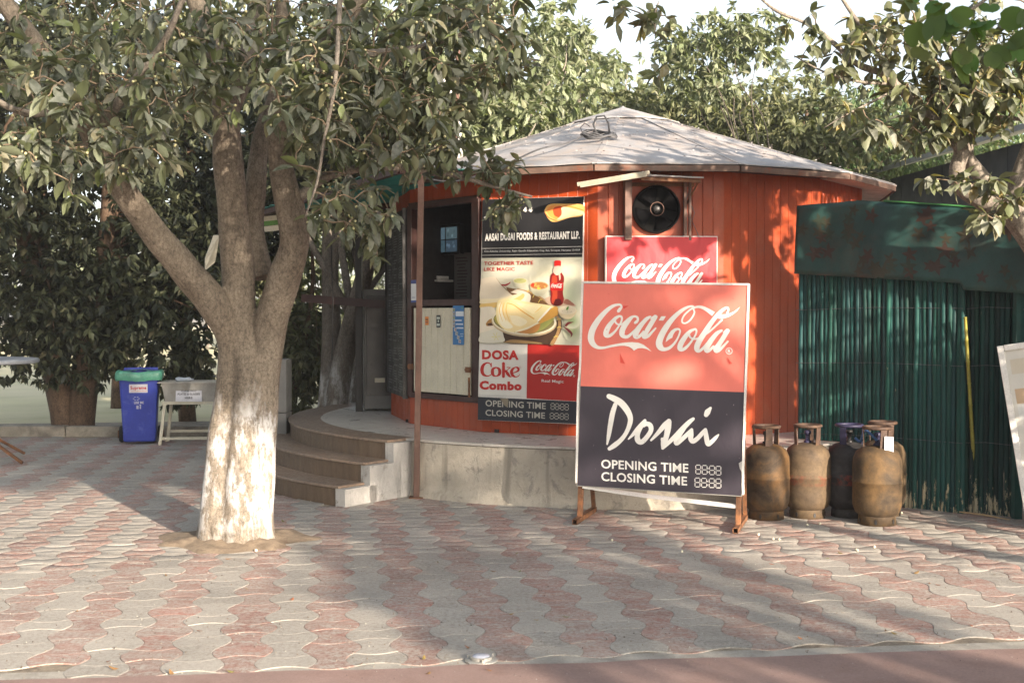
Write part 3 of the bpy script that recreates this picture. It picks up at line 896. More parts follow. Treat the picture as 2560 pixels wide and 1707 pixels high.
def homog(src, dst):
    A = []
    for (x, y), (u, v) in zip(src, dst):
        A += [[x, y, 1, 0, 0, 0, -u * x, -u * y, -u], [0, 0, 0, x, y, 1, -v * x, -v * y, -v]]
    h = np.linalg.svd(np.array(A, float))[2][-1].reshape(3, 3)
    def f(x, y):
        w = h[2, 0] * x + h[2, 1] * y + h[2, 2]
        return ((h[0, 0] * x + h[0, 1] * y + h[0, 2]) / w, (h[1, 0] * x + h[1, 1] * y + h[1, 2]) / w)
    return f

D2 = 1862
SCRIPT_STROKES = [
    [(995, 365, 78), (1035, 312, 78), (1072, 265, 50), (1050, 215, 52), (980, 205, 58), (850, 243, 80), (700, 350, 108), (550, 505, 130), (430, 665, 146), (340, 830, 158), (300, 1000, 160), (318, 1120, 150), (380, 1210, 122), (480, 1268, 82), (620, 1275, 62), (800, 1236, 60), (1010, 1198, 62)],
    [(1015, 490, 58), (930, 535, 80), (850, 615, 98), (760, 725, 120), (695, 850, 135), (680, 950, 132), (725, 985, 90), (800, 960, 76), (900, 875, 54), (985, 765, 44), (1045, 670, 46), (1078, 575, 48), (1068, 505, 54), (1015, 490, 58)],
    [(905, 600, 58), (925, 650, 46), (975, 692, 44), (1040, 700, 48), (1100, 682, 52), (1170, 630, 62), (1250, 565, 70), (1330, 515, 66), (1410, 498, 54), (1470, 528, 58), (1478, 590, 56), (1445, 632, 72), (1412, 655, 64)],
    [(1345, 512, 58), (1255, 595, 108), (1160, 710, 132), (1095, 830, 140), (1082, 935, 138), (1130, 995, 96), (1220, 1000, 80), (1320, 925, 64), (1420, 830, 56)],
    [(1790, 508, 56), (1700, 560, 92), (1600, 665, 108), (1505, 785, 130), (1435, 900, 142), (1420, 985, 132), (1470, 1012, 84), (1540, 975, 72), (1640, 860, 58)],
    [(1915, 515, 112), (1800, 700, 116), (1690, 880, 118), (1632, 985, 118), (1665, 1015, 84), (1745, 978, 74), (1840, 880, 56), (1922, 792, 42)],
    # second word
    [(1000 + D2, 320, 38), (1027 + D2, 400, 42), (985 + D2, 505, 42), (900 + D2, 612, 42), (800 + D2, 670, 42), (728 + D2, 650, 44), (724 + D2, 570, 42), (785 + D2, 462, 42), (880 + D2, 370, 42), (960 + D2, 312, 46), (1050 + D2, 278, 54), (1150 + D2, 268, 66), (1260 + D2, 298, 82), (1380 + D2, 368, 98), (1496 + D2, 448, 122)],
    [(1028 + D2, 300, 42), (1005 + D2, 262, 48), (930 + D2, 254, 52), (800 + D2, 302, 72), (640 + D2, 412, 100), (480 + D2, 565, 122), (340 + D2, 742, 142), (210 + D2, 960, 154), (145 + D2, 1150, 166), (178 + D2, 1262, 156), (270 + D2, 1312, 96), (400 + D2, 1278, 76), (530 + D2, 1160, 56), (620 + D2, 1010, 44), (667 + D2, 880, 44), (650 + D2, 826, 50), (600 + D2, 812, 54)],
    [(1010 + D2, 826, 56), (920 + D2, 870, 82), (830 + D2, 962, 110), (740 + D2, 1085, 126), (676 + D2, 1200, 132), (660 + D2, 1290, 124), (705 + D2, 1325, 86), (790 + D2, 1288, 76), (890 + D2, 1190, 58), (985 + D2, 1065, 46), (1052 + D2, 950, 44), (1074 + D2, 860, 46), (1050 + D2, 820, 52), (1010 + D2, 826, 56)],
    [(890 + D2, 955, 52), (920 + D2, 1018, 46), (990 + D2, 1055, 44), (1080 + D2, 1055, 44), (1135 + D2, 1025, 40)],
    [(1832 + D2, 430, 52), (1864 + D2, 355, 44), (1848 + D2, 296, 50), (1775 + D2, 312, 64), (1660 + D2, 405, 92), (1530 + D2, 545, 108), (1400 + D2, 720, 122), (1270 + D2, 912, 132), (1150 + D2, 1095, 138), (1085 + D2, 1240, 142), (1090 + D2, 1330, 122), (1145 + D2, 1352, 78), (1235 + D2, 1285, 62), (1330 + D2, 1170, 56)],
    [(1265 + D2, 965, 46), (1400 + D2, 872, 48), (1550 + D2, 742, 46), (1706 + D2, 592, 48)],
    [(1695 + D2, 852, 56), (1590 + D2, 912, 96), (1480 + D2, 1032, 116), (1380 + D2, 1172, 132), (1318 + D2, 1285, 134), (1320 + D2, 1350, 104), (1385 + D2, 1345, 76), (1490 + D2, 1245, 60)],
    [(1835 + D2, 862, 116), (1740 + D2, 1020, 116), (1630 + D2, 1190, 118), (1548 + D2, 1312, 128), (1565 + D2, 1362, 88), (1642 + D2, 1325, 76), (1742 + D2, 1228, 60), (1846 + D2, 1120, 46)],
]
SCRIPT_POLYS = [
    [(990, 1170), (1150, 1146), (1330, 1135), (1500, 1152), (1620, 1200), (1730, 1285), (1820, 1372), (1700, 1308), (1590, 1285), (1480, 1292), (1410, 1328), (1380, 1354), (1335, 1298), (1260, 1252), (1150, 1226), (990, 1230)],
    [(1840, 496), (1982, 496), (1920, 600), (1790, 570)],
    [(2065, 497), (2182, 497), (2116, 606), (2003, 601)],
    [(310 + D2, 1138), (330 + D2, 1040), (380 + D2, 940), (450 + D2, 850), (530 + D2, 800), (600 + D2, 785), (650 + D2, 812), (600 + D2, 846), (545 + D2, 880), (500 + D2, 950), (475 + D2, 1030), (400 + D2, 1065)],
    [(1598 + D2, 550), (1690 + D2, 455), (1780 + D2, 455), (1900 + D2, 430), (2010 + D2, 380), (2100 + D2, 310), (2158 + D2, 268), (2080 + D2, 375), (1990 + D2, 450), (1870 + D2, 520), (1740 + D2, 560), (1650 + D2, 565)],
    [(1770 + D2, 843), (1908 + D2, 843), (1850 + D2, 935), (1720 + D2, 905)],
]
def script_logo(pr, f, c, reg=True):
    """f: logo units -> source pixels"""
    def sc(a): (x0, _), (x1, _) = f(0, 0), f(100, 0); return (x1 - x0) / 100 * a
    for st in SCRIPT_STROKES: pr.stroke([(*f(x, y), sc(w)) for x, y, w in st], c, 6, cap=(st[-1][2] < 110))
    for pl in SCRIPT_POLYS: pr.poly([f(x, y) for x, y in pl], c)
    if reg:
        cx, cy = 1873 + D2, 1357
        pr.stroke([(*f(cx + 76 * math.cos(a), cy + 76 * math.sin(a)), sc(17)) for a in [2 * math.pi * k / 14 for k in range(15)]], c, 2, False)
        pr.text('R', *f(cx - 34, cy - 44), *f(cx + 40, cy + 44), c, .03)
def digits(pr, x0, y0, x1, y1, c, w, skew=0.0):
    """four seven-segment eights with a colon"""
    W_ = x1 - x0; dw = W_ * .195; xs = [x0, x0 + W_ * .255, x0 + W_ * .55, x0 + W_ * .805]
    for x in xs:
        sk = skew * (x - x0) / W_
        a, b_, m_ = y0 + sk, y1 + sk, (y0 + y1) / 2 + sk; g = w * .75
        for seg in ([(x + g, a), (x + dw - g, a)], [(x + g, m_), (x + dw - g, m_)], [(x + g, b_), (x + dw - g, b_)], [(x, a + g), (x, m_ - g)], [(x, m_ + g), (x, b_ - g)], [(x + dw, a + g), (x + dw, m_ - g)], [(x + dw, m_ + g), (x + dw, b_ - g)]):
            pr.stroke([(*seg[0], w), (*seg[1], w)], c, 1, False)
    cx = x0 + W_ * .5
    for yy in (.32, .72): pr.disc(cx - W_ * .005, y0 + (y1 - y0) * yy + skew * .5, w * .85, c, 8)

# ================================================================== FREE-STANDING SIGN
fl, fr = G(1437, 1303), G(1856, 1330)
YAW = R(-17.5)
sg = empty('sidewalk_sign', (fl.x, fl.y, 0), YAW, 'tall free-standing sign board, red above and black below, on rusty legs', 'sign')
W, HH, LEAN, ROLL = 1.235, 1.535, R(-3.0), R(1.05)
SR = Matrix.Rotation(LEAN, 4, 'X') @ Matrix.Rotation(ROLL, 4, 'Y')
panel = bpy.data.objects.new('panel', None); link(panel, sg)
panel.matrix_local = Matrix.Translation((.012, 0, .262)) @ SR
WHITE = (.80, .78, .73); RED = (.75, .19, .145); BLK = (.045, .038, .050)
pf = homog([(1459, 703), (1882, 710), (1861, 1243), (1440, 1222)], [(0, HH), (W, HH), (W, 0), (0, 0)])
b = MB(); b.box((W / 2, .0, HH / 2), (W - .012, .03, HH - .012)); b.build('back_sheet', M['steel'], panel)
pr = Print(lambda x, z: (x, z), -.017)
def rect(pr, x0, z0, x1, z1, c): pr.poly([(x0, z0), (x1, z0), (x1, z1), (x0, z1)], c)
zs_ = pf(1650, 974)[1]
rect(pr, .012, zs_, W - .012, HH - .012, RED); rect(pr, .012, .012, W - .012, zs_, BLK)
pr.build('printed_face', panel)
pr = Print(pf, -.0185)
script_logo(pr, lambda x, y: (1450 + x / 9.8, 740 + y / 9.8), WHITE)
pr.build('script_lettering', panel)
pr = Print(pf, -.0185)
dz = lambda x, y, w: (1500 + x / 7.35, 970 + y / 7.35, w / 7.35)
for st in ([(310, 320, 80), (258, 480, 95), (215, 700, 92), (182, 900, 72), (152, 1055, 30)],
           [(190, 168, 92), (290, 212, 112), (420, 292, 124), (530, 425, 118), (590, 565, 98), (572, 700, 86), (500, 860, 76), (400, 985, 82), (290, 1075, 92), (195, 1138, 70)],
           [(552, 958, 24), (640, 870, 62), (720, 775, 78), (800, 690, 84), (862, 615, 60)],
           [(850, 640, 70), (770, 745, 95), (722, 870, 92), (728, 975, 104), (795, 1010, 92), (890, 925, 86), (972, 800, 86), (962, 705, 92), (895, 672, 82), (830, 702, 78)],
           [(975, 975, 38), (1090, 855, 70), (1220, 705, 96), (1310, 618, 84)],
           [(1312, 630, 92), (1290, 760, 112), (1255, 920, 98), (1215, 1010, 116), (1190, 1118, 56)], [(1182, 950, 58), (1212, 1040, 104)],
           [(1205, 1112, 46), (1320, 1000, 72), (1440, 880, 82), (1580, 740, 92), (1690, 632, 80), (1762, 575, 56)],
           [(1600, 730, 80), (1500, 862, 104), (1442, 980, 92), (1452, 1028, 80), (1540, 960, 80), (1660, 850, 76), (1728, 778, 58)],
           [(1730, 775, 58), (1718, 860, 92), (1712, 940, 92), (1752, 988, 86), (1840, 930, 80), (1930, 832, 76), (1985, 772, 62)],
           [(1982, 785, 76), (1996, 880, 86), (2010, 970, 92), (2035, 1035, 86), (2110, 980, 76), (2180, 910, 60), (2225, 862, 26)],
           [(2000, 500, 84), (2030, 445, 104), (2082, 375, 46)]):
    pr.stroke([dz(*p) for p in st], WHITE, 6)
pr.build('name_lettering', panel)
pr = Print(pf, -.0185); cs = lambda x, y: (1400 + x / 2.306, 680 + y / 2.306)
pr.text('OPENING TIME', *cs(243, 1088), *cs(752, 1140), WHITE, .02, skew=(cs(0, 1108)[1], cs(0, 1160)[1])); pr.build('opening_lettering', panel); pr = Print(pf, -.0185)
pr.text('CLOSING TIME', *cs(243, 1160), *cs(744, 1213), WHITE, .02, skew=(cs(0, 1182)[1], cs(0, 1234)[1]))
pr.build('closing_lettering', panel); pr = Print(pf, -.0185); digits(pr, *cs(795, 1115), *cs(940, 1165), WHITE, 1.9, 3); digits(pr, *cs(790, 1189), *cs(940, 1240), WHITE, 1.9, 2)
pr.build('time_digits', panel)
# scuffs and specks on the vinyl
pr = Print(pf, -.0182)
for _ in range(26):
    x, y = rng.uniform(1460, 1855), rng.uniform(985, 1215); pr.disc(x, y, rng.uniform(.3, .9), (.30, .28, .28), 6, rng.uniform(.4, 2.2))
for _ in range(14):
    x, y = rng.uniform(1475, 1860), rng.uniform(715, 955); pr.disc(x, y, rng.uniform(.4, 1.2), (.55, .10, .07), 6, rng.uniform(.4, 3), rng.uniform(0, 3))
pr.poly([(1555, 884), (1568, 911), (1556, 908)], (.62, .07, .05)); pr.poly([(1563, 764), (1578, 764), (1565, 772)], (.66, .06, .05)); pr.poly([(1825, 893), (1839, 910), (1832, 911)], (.6, .08, .06))
pr.poly([(1852, 1158), (1861, 1152), (1860, 1180), (1855, 1172)], (.4, .39, .38))
pr.build('scuff', panel)
# loose white edging
for nm, pts in (('edging', [(0, HH), (W, HH - .004)]), ('edging', [(W, HH), (W - .004, .30), (W + .002, .02)]), ('edging', [(0, HH), (.004, HH * .62), (-.006, HH * .45), (.003, .03)])):
    b = MB(); P = crom([(x, 0, z) for x, z in pts], 8)
    for i in range(len(P) - 1):
        b.bar((P[i][0] + rng.uniform(-.0015, .0015), -.006, P[i][2]), (P[i + 1][0], -.006, P[i + 1][2]), .014, .036, up=(0, 1, 0))
    b.build(nm, M['white'], panel)
b = MB(); P = crom([(.05, 0, .0), (.45, 0, -.035), (.8, 0, -.055), (W - .05, 0, -.075)], 6)
for i in range(len(P) - 1):
    b.add([(P[i][0], -.02, P[i][2] - .004), (P[i + 1][0], -.02, P[i + 1][2] - .004), (P[i + 1][0], .03, P[i + 1][2] + .02), (P[i][0], .03, P[i][2] + .02)], [(0, 1, 2, 3)])
    b.add([(P[i][0], -.0215, P[i][2] - .006), (P[i + 1][0], -.0215, P[i + 1][2] - .006), (P[i + 1][0], .0285, P[i + 1][2] + .016), (P[i][0], .0285, P[i][2] + .016)], [(3, 2, 1, 0)])
b.build('bottom_flap', M['white'], panel)
# square-tube stand
L3 = SR.to_3x3()
for x in (.03, W - .03):
    foot = L3 @ Vector((x, .025, -.262)) + Vector((.012, 0, .262)); top_ = L3 @ Vector((x, .035, HH - .05)) + Vector((.012, 0, .262))
    foot.z = .028
    b = MB(); b.bar(foot, top_, .038); b.build('leg', M['rust'], sg, bevel=.003)
    b = MB(); y0_, y1_ = foot.y - .16, foot.y + .46
    for sx, sz in ((-.0175, 0), (.0175, 0)): b.box((foot.x + sx, (y0_ + y1_) / 2, .022), (.003, y1_ - y0_, .038))
    for sz in (.0045, .0395): b.box((foot.x, (y0_ + y1_) / 2, sz), (.038, y1_ - y0_, .003))
    b.build('foot_tube', M['rust'], sg)
    b = MB(); b.bar((foot.x, y1_ - .02, .04), L3 @ Vector((x, .04, .75)) + Vector((.012, 0, .262)), .03); b.build('back_stay', M['rust'], sg)

# ================================================================== LIGHT BOX WITH THE FOOD POSTER
PK = NS - 1
pb = empty('lightbox_sign', (0, 0, 0), 0, 'tall lit-box poster with dosa and cola picture on the kiosk wall', 'sign')
PW, PH = .960, 1.98
scl = .990
PM = Matrix.Translation(Vector((0, 0, H_CAM)) * (1 - scl) + Vector((-.311, 10.75, .5986)) * scl) @ Matrix.Rotation(-.3813, 4, 'Z') @ Matrix.Rotation(-.0383, 4, 'X') @ Matrix.Rotation(.0074, 4, 'Y')
pb.matrix_world = PM
b = MB(); b.box((PW / 2, .055, PH / 2), (PW, .11, PH)); b.build('case', M['white'], pb, bevel=.004)
pq = homog([(1204.6, 499.6), (1461, 491.3), (1446, 1060), (1195.6, 1050)], [(0, PH), (PW, PH), (PW, 0), (0, 0)])
pr = Print(pq, -.001, .0001)
Z4 = lambda x, y: (1195 + x / 7.84, 490 + y / 7.84); Z5 = lambda x, y: (1195 + x / 7.84, 680 + y / 7.84); Z6 = lambda x, y: (1195 + x / 7.84, 860 + y / 7.84)
PBLK, NAVY, PRED, GREYW = (.018, .018, .02), (.022, .026, .036), (.40, .022, .018), (.62, .61, .57)
pr.poly([(1205, 500), (1460.5, 492), (1456.5, 646), (1204, 648.5)], PBLK)
pr.poly([(1204, 648.8), (1456.4, 646), (1448, 866), (1199, 861.5)], (.56, .55, .43))
pr.poly([(1199, 861.8), (1318.5, 862.5), (1316, 997), (1196.5, 993)], GREYW)
pr.poly([(1318.8, 862.5), (1448, 866), (1444, 1004), (1316.3, 997)], PRED)
pr.poly([(1196.5, 993.4), (1443.8, 1004.4), (1441.5, 1058.5), (1195.8, 1049.5)], NAVY)
# header picture: a filled rolled dosa
pr.smooth([Z4(*p) for p in ((1300, 300), (1360, 200), (1480, 160), (1700, 165), (2066, 185), (2066, 385), (1800, 440), (1510, 525), (1380, 460))], (.72, .42, .13))
pr.smooth([Z4(*p) for p in ((1340, 300), (1400, 220), (1500, 185), (1640, 200), (1660, 240), (1640, 360), (1560, 470), (1420, 420))], (.75, .30, .07))
pr.smooth([Z4(*p) for p in ((1470, 280), (1520, 225), (1640, 215), (1650, 330), (1600, 430), (1500, 390))], (.52, .07, .02))
pr.smooth([Z4(*p) for p in ((1640, 240), (1720, 225), (2060, 310), (2060, 370), (1800, 430), (1560, 480), (1640, 380))], (.78, .58, .36))
pr.stroke([(*Z4(1660, 205), 2), (*Z4(1850, 225), 2.5), (*Z4(2064, 290), 2)], (.75, .25, .04))
pr.stroke([(*Z4(1310, 330), 1), (*Z4(1380, 430), 2.2), (*Z4(1500, 490), 2.2), (*Z4(1560, 500), 1)], (.55, .12, .03))
# white script mostly hidden behind leaves
pr.stroke([(*Z4(120, 440), 3), (*Z4(250, 340), 4.5), (*Z4(330, 250), 4)], WHITE)
for x in (380, 520, 640, 760, 900, 1010): pr.stroke([(*Z4(x, 300), 3.4), (*Z4(x + 40, 240), 3), (*Z4(x + 25, 320), 3.4), (*Z4(x + 60, 290), 1.5)], WHITE)
pr.text('AASAI DOSAI FOODS & RESTAURANT LLP.', *Z4(135, 758), *Z4(2000, 908), WHITE, .045, skew=(Z4(0, 705)[1], Z4(0, 860)[1]))
for a, b_ in ((1056, 1012), (1190, 1152)): pr.stroke([(*Z4(70, a), .9), (*Z4(2060, b_), .9)], WHITE, 1, False)
pr.text('C/o Ashoka University, Rajiv Gandhi Education City, Rai, Sonepat, Haryana 131029', *Z4(125, 1092), *Z4(2005, 1140), (.66, .66, .64), .012, skew=(Z4(0, 1062)[1], Z4(0, 1108)[1]))
pr.build('header_print', pb)
pr = Print(pq, -.0046, .00010)
# backdrop washes of the photograph
for (x, y, rx, ry, c) in ((1500, 120, 520, 260, (.60, .57, .40)), (1750, 500, 330, 420, (.48, .52, .36)), (1850, 1150, 200, 260, (.34, .40, .22)), (300, 420, 260, 420, (.58, .54, .44)), (600, 60, 560, 120, (.54, .53, .44)), (1850, 980, 160, 160, (.26, .34, .18)), (1380, 250, 300, 140, (.46, .52, .44))):
    P_ = Z5(x, y)
    for g in range(6):
        t = 1 - g / 7; base = (.56, .55, .43); k_ = (g + 1) / 6
        cc = tuple(base[i] * (1 - k_) + c[i] * k_ for i in range(3))
        xr, yr = rx * t / 7.84, ry * t / 7.84
        pts = []
        for a in range(24):
            an = 2 * math.pi * a / 24; X, Y = P_[0] + xr * math.cos(an), P_[1] + yr * math.sin(an)
            pts.append((min(max(X, 1204 - (Y - 650) * .023), 1456 - (Y - 650) * .037), min(max(Y, 650), 861.5)))
        pr.poly(pts, cc)
pr.text('TOGETHER TASTE', *Z4(120, 1313), *Z4(1090, 1386), (.42, .025, .02), .02, skew=(Z4(0, 1298)[1], Z4(0, 1372)[1]))
pr.text('LIKE MAGIC', *Z4(120, 1430), *Z4(725, 1503), (.42, .025, .02), .02, skew=(Z4(0, 1424)[1], Z4(0, 1495)[1]))
z5 = lambda L: [Z5(*p) for p in L]
pr.smooth(z5([(60, 160), (340, 130), (470, 290), (620, 430), (900, 440), (700, 620), (380, 640), (60, 640)]), (.66, .58, .45))
pr.stroke([(*Z5(360, 150), .5), (*Z5(480, 300), 1.4), (*Z5(640, 440), 2.2)], (.24, .18, .08))
pr.smooth(z5([(560, 330), (800, 370), (1000, 420), (1230, 540), (1430, 660), (1380, 720), (1100, 640), (760, 520), (610, 430)]), (.16, .08, .03))
pr.stroke([(*Z5(780, 368), 3), (*Z5(1010, 420), 4), (*Z5(1180, 500), 4.5), (*Z5(1420, 655), 5)], (.42, .26, .11))
for x, y in ((990, 410), (1115, 490), (1225, 590)): pr.stroke([(*Z5(x - 35, y + 40), 1.6), (*Z5(x, y - 20), 2), (*Z5(x + 30, y - 10), 1.2)], (.62, .46, .10))
pr.smooth(z5([(640, 430), (790, 375), (1030, 470), (1000, 640), (860, 600), (820, 480)]), (.74, .66, .54))
pr.smooth(z5([(60, 640), (420, 590), (880, 450), (870, 570), (600, 640), (380, 720), (60, 740)]), (.70, .48, .16))
pr.smooth(z5([(60, 560), (420, 545), (880, 440), (700, 560), (400, 620), (60, 650)]), (.76, .66, .44))
# bowls
def bowl(cx, cy, rx, ry, dep, rim, inside, body):
    pr.smooth(z5([(cx - rx, cy), (cx - rx * .75, cy + dep * .65), (cx - rx * .3, cy + dep), (cx + rx * .3, cy + dep), (cx + rx * .75, cy + dep * .65), (cx + rx, cy), (cx, cy + ry * .6)]), body)
    P_ = Z5(cx, cy); pr.disc(*P_, rx / 7.84, rim, 22, ry / 7.84); pr.disc(P_[0], P_[1] + .3, rx * .9 / 7.84, inside, 22, ry * .82 / 7.84)
bowl(832, 200, 140, 60, 145, (.66, .62, .46), (.55, .54, .22), (.56, .54, .40))
for _ in range(9): pr.disc(*Z5(rng.uniform(740, 910), rng.uniform(175, 235)), .8, (.20, .28, .06), 6)
bowl(1205, 295, 188, 80, 200, (.52, .40, .24), (.40, .17, .05), (.52, .50, .36))
pr.disc(*Z5(1085, 285), 5, (.55, .05, .02), 12); pr.disc(*Z5(1200, 355), 5, (.72, .55, .08), 10, 3)
for _ in range(7): pr.disc(*Z5(rng.uniform(1120, 1350), rng.uniform(255, 340)), rng.uniform(1.5, 4), (.62, .38, .10), 8, 1.8, rng.uniform(0, 3))
# cloth with red edge, bottle
pr.smooth(z5([(1300, 560), (1450, 500), (1700, 540), (1930, 690), (1700, 700), (1420, 680)]), (.50, .36, .26))
pr.smooth(z5([(1690, 600), (1760, 560), (1900, 680), (1700, 650)]), (.30, .12, .08))
pr.smooth(z5([(1500, -300), (1640, -300), (1640, -180), (1630, -110), (1560, -100), (1510, -110), (1500, -180)]), (.55, .02, .015)) if False else None
pr.smooth([Z4(*p) for p in ((1505, 1310), (1530, 1292), (1610, 1292), (1634, 1310), (1630, 1400), (1570, 1418), (1508, 1400))], (.62, .02, .015))
pr.smooth(z5([(1510, -90), (1620, -95), (1640, 20), (1690, 110), (1694, 200), (1675, 330), (1676, 470), (1692, 560), (1660, 660), (1560, 695), (1450, 660), (1420, 560), (1438, 470), (1425, 330), (1420, 180), (1440, 90), (1490, 20)]), (.22, .012, .01))
pr.smooth(z5([(1505, -85), (1622, -88), (1650, 25), (1560, 95), (1480, 25)]), (.62, .45, .36))
pr.smooth(z5([(1465, 110), (1520, 90), (1560, 180), (1560, 540), (1500, 650), (1455, 600), (1470, 460), (1450, 320)]), (.42, .05, .02))
pr.smooth(z5([(1590, 70), (1625, 80), (1630, 160), (1605, 190)]), (.72, .40, .30))
pr.poly(z5([(1424, 245), (1688, 235), (1678, 395), (1428, 395)]), (.42, .012, .012))
script_logo(pr, lambda x, y: Z5(1440 + (x - 220) * .0605, 250 + (y - 175) * .078), WHITE, False)
pr.smooth(z5([(1530, 560), (1620, 560), (1650, 650), (1560, 695), (1500, 660)]), (.07, .005, .006))
# basket, plate and dosa
pr.smooth(z5([(430, 1150), (900, 1200), (1500, 1000), (1640, 960), (1630, 1200), (1450, 1425), (1200, 1432), (500, 1400)]), (.055, .03, .018))
pr.smooth(z5([(520, 1400), (700, 1350), (1100, 1390), (1250, 1430), (600, 1415)]), (.30, .19, .08))
pr.smooth(z5([(60, 720), (330, 740), (380, 1100), (80, 1220), (50, 1200)]), (.68, .62, .50))
pr.smooth(z5([(60, 1240), (420, 1130), (520, 1290), (500, 1400), (60, 1405)]), (.60, .58, .48))
for a in range(6): pr.stroke([(*Z5(370, 1300), .8), (*Z5(370 + 70 * math.cos(a), 1290 + 70 * math.sin(a)), 1.6), (*Z5(370 + 90 * math.cos(a), 1290 + 85 * math.sin(a)), .4)], (.62, .56, .20))
pr.smooth(z5([(170, 1040), (230, 970), (330, 940), (360, 1060), (200, 1090)]), (.38, .20, .06)); pr.smooth(z5([(190, 1050), (320, 1020), (330, 1070), (230, 1078)]), (.06, .03, .02))
pr.disc(*Z5(920, 1010), 640 / 7.84, (.46, .36, .22), 30, 285 / 7.84, .05); pr.disc(*Z5(920, 985), 630 / 7.84, (.72, .66, .50), 30, 275 / 7.84, .05); pr.disc(*Z5(915, 985), 595 / 7.84, (.20, .18, .07), 30, 245 / 7.84, .05)
pr.smooth(z5([(900, 1130), (1450, 940), (1500, 960), (1350, 1110), (1150, 1220), (1000, 1240)]), (.30, .32, .09))
pr.smooth(z5([(330, 930), (400, 880), (430, 1050), (380, 1030)]), (.36, .32, .06))
pr.smooth(z5([(1200, 1000), (1460, 740), (1560, 710), (1590, 800), (1540, 900), (1300, 1010), (1220, 1050)]), (.62, .33, .07))
pr.smooth(z5([(780, 1210), (1180, 1030), (1230, 1090), (1160, 1200), (1000, 1235)]), (.52, .24, .07))
pr.smooth(z5([(400, 590), (620, 550), (1000, 620), (1480, 700), (1380, 780), (1190, 1000), (1220, 1030), (1000, 1120), (760, 1205), (560, 1170), (420, 1040), (370, 850)]), (.80, .68, .36))
pr.smooth(z5([(590, 560), (700, 600), (900, 780), (1110, 950), (1180, 1010), (1040, 1080), (780, 1170), (600, 1130), (480, 980), (430, 760), (480, 620)]), (.82, .66, .34))
pr.smooth(z5([(420, 680), (470, 640), (520, 900), (700, 1100), (560, 1130), (440, 1000)]), (.84, .78, .58))
pr.smooth(z5([(640, 880), (820, 900), (980, 1000), (860, 1090), (700, 1040)]), (.86, .76, .52))
pr.smooth(z5([(760, 630), (1000, 660), (1250, 700), (1120, 850), (950, 760)]), (.86, .76, .46))
pr.stroke([(*Z5(590, 640), 1.5), (*Z5(720, 680), 2.2), (*Z5(900, 810), 2.6), (*Z5(1110, 945), 3)], (.68, .38, .08))
for k_ in range(3): pr.stroke([(*Z5(470 + 60 * k_, 640), 1.5), (*Z5(440 + 65 * k_, 800), 2), (*Z5(500 + 70 * k_, 1000), .8)], (.76, .48, .11))
pr.stroke([(*Z5(1440, 720), 3.5), (*Z5(1330, 840), 5), (*Z5(1190, 995), 3)], (.86, .80, .66)); pr.stroke([(*Z5(760, 1200), 3), (*Z5(980, 1130), 5), (*Z5(1190, 1025), 3)], (.85, .77, .55))
pr.stroke([(*Z5(1270, 700), 1), (*Z5(1200, 770), 2), (*Z5(1130, 830), .8)], (.78, .52, .12)); pr.stroke([(*Z5(420, 600), 3), (*Z5(600, 560), 4), (*Z5(700, 585), 2)], (.84, .70, .38))
# reed rim, chutney bowl, chillies
pr.stroke([(*Z5(1570, 890), 5), (*Z5(1610, 1000), 7), (*Z5(1600, 1150), 7.5), (*Z5(1550, 1290), 8), (*Z5(1470, 1425), 10)], (.32, .19, .08))
for x, y in ((1600, 950), (1610, 1110), (1550, 1290)): pr.stroke([(*Z5(x - 45, y + 10), 1.5), (*Z5(x, y - 8), 2), (*Z5(x + 40, y + 12), 1.2)], (.55, .42, .10))
bowl(1765, 775, 182, 85, 170, (.74, .66, .48), (.70, .62, .46), (.68, .57, .36))
for _ in range(12): pr.disc(*Z5(rng.uniform(1650, 1880), rng.uniform(760, 825)), .8, (.36, .30, .18), 6)
pr.smooth(z5([(1740, 770), (1760, 720), (1795, 700), (1790, 750), (1770, 775)]), (.10, .24, .04))
pr.stroke([(*Z5(1740, 1080), 5), (*Z5(1790, 1030), 6), (*Z5(1885, 1008), 1)], (.14, .02, .02)); pr.stroke([(*Z5(1700, 1105), 2), (*Z5(1790, 1170), 6), (*Z5(1850, 1240), 5), (*Z5(1835, 1300), 1)], (.12, .015, .02))
pr.stroke([(*Z5(485, 285), 3), (*Z5(560, 290), 4.5), (*Z5(640, 250), 3), (*Z5(650, 220), .6)], (.30, .02, .025))
pr.build('picture_print', pb)
pr = Print(pq, -.0031, .0001); C6 = (.44, .022, .018)
pr.text('DOSA', *Z6(85, 142), *Z6(800, 326), C6, .05, skew=(Z6(0, 148)[1], Z6(0, 336)[1]))
pr.build('word_print', pb); pr = Print(pq, -.0031, .0001)
# slab-serif word drawn in strokes
q6 = lambda L: [(*Z6(x, y), w / 7.84) for x, y, w in L]
for L in ([(262, 470, 12), (245, 410, 22), (180, 392, 26), (110, 440, 56), (85, 525, 68), (110, 610, 56), (180, 645, 26), (250, 628, 18), (285, 590, 12)],
          [(360, 478, 22), (300, 510, 52), (290, 575, 62), (310, 630, 46), (360, 648, 20), (420, 615, 52), (432, 555, 62), (412, 505, 48), (360, 478, 22)],
          [(505, 400, 54), (505, 525, 56), (505, 655, 56)], [(640, 478, 12), (590, 520, 14), (540, 565, 22)], [(550, 545, 40), (590, 605, 58), (630, 655, 30), (665, 655, 10)],
          [(650, 590, 18), (740, 570, 22), (798, 530, 40), (780, 485, 40), (735, 478, 20), (680, 515, 48), (662, 575, 58), (690, 635, 48), (745, 662, 20), (800, 640, 14), (820, 605, 8)]):
    pr.stroke(q6(L), C6, 6)
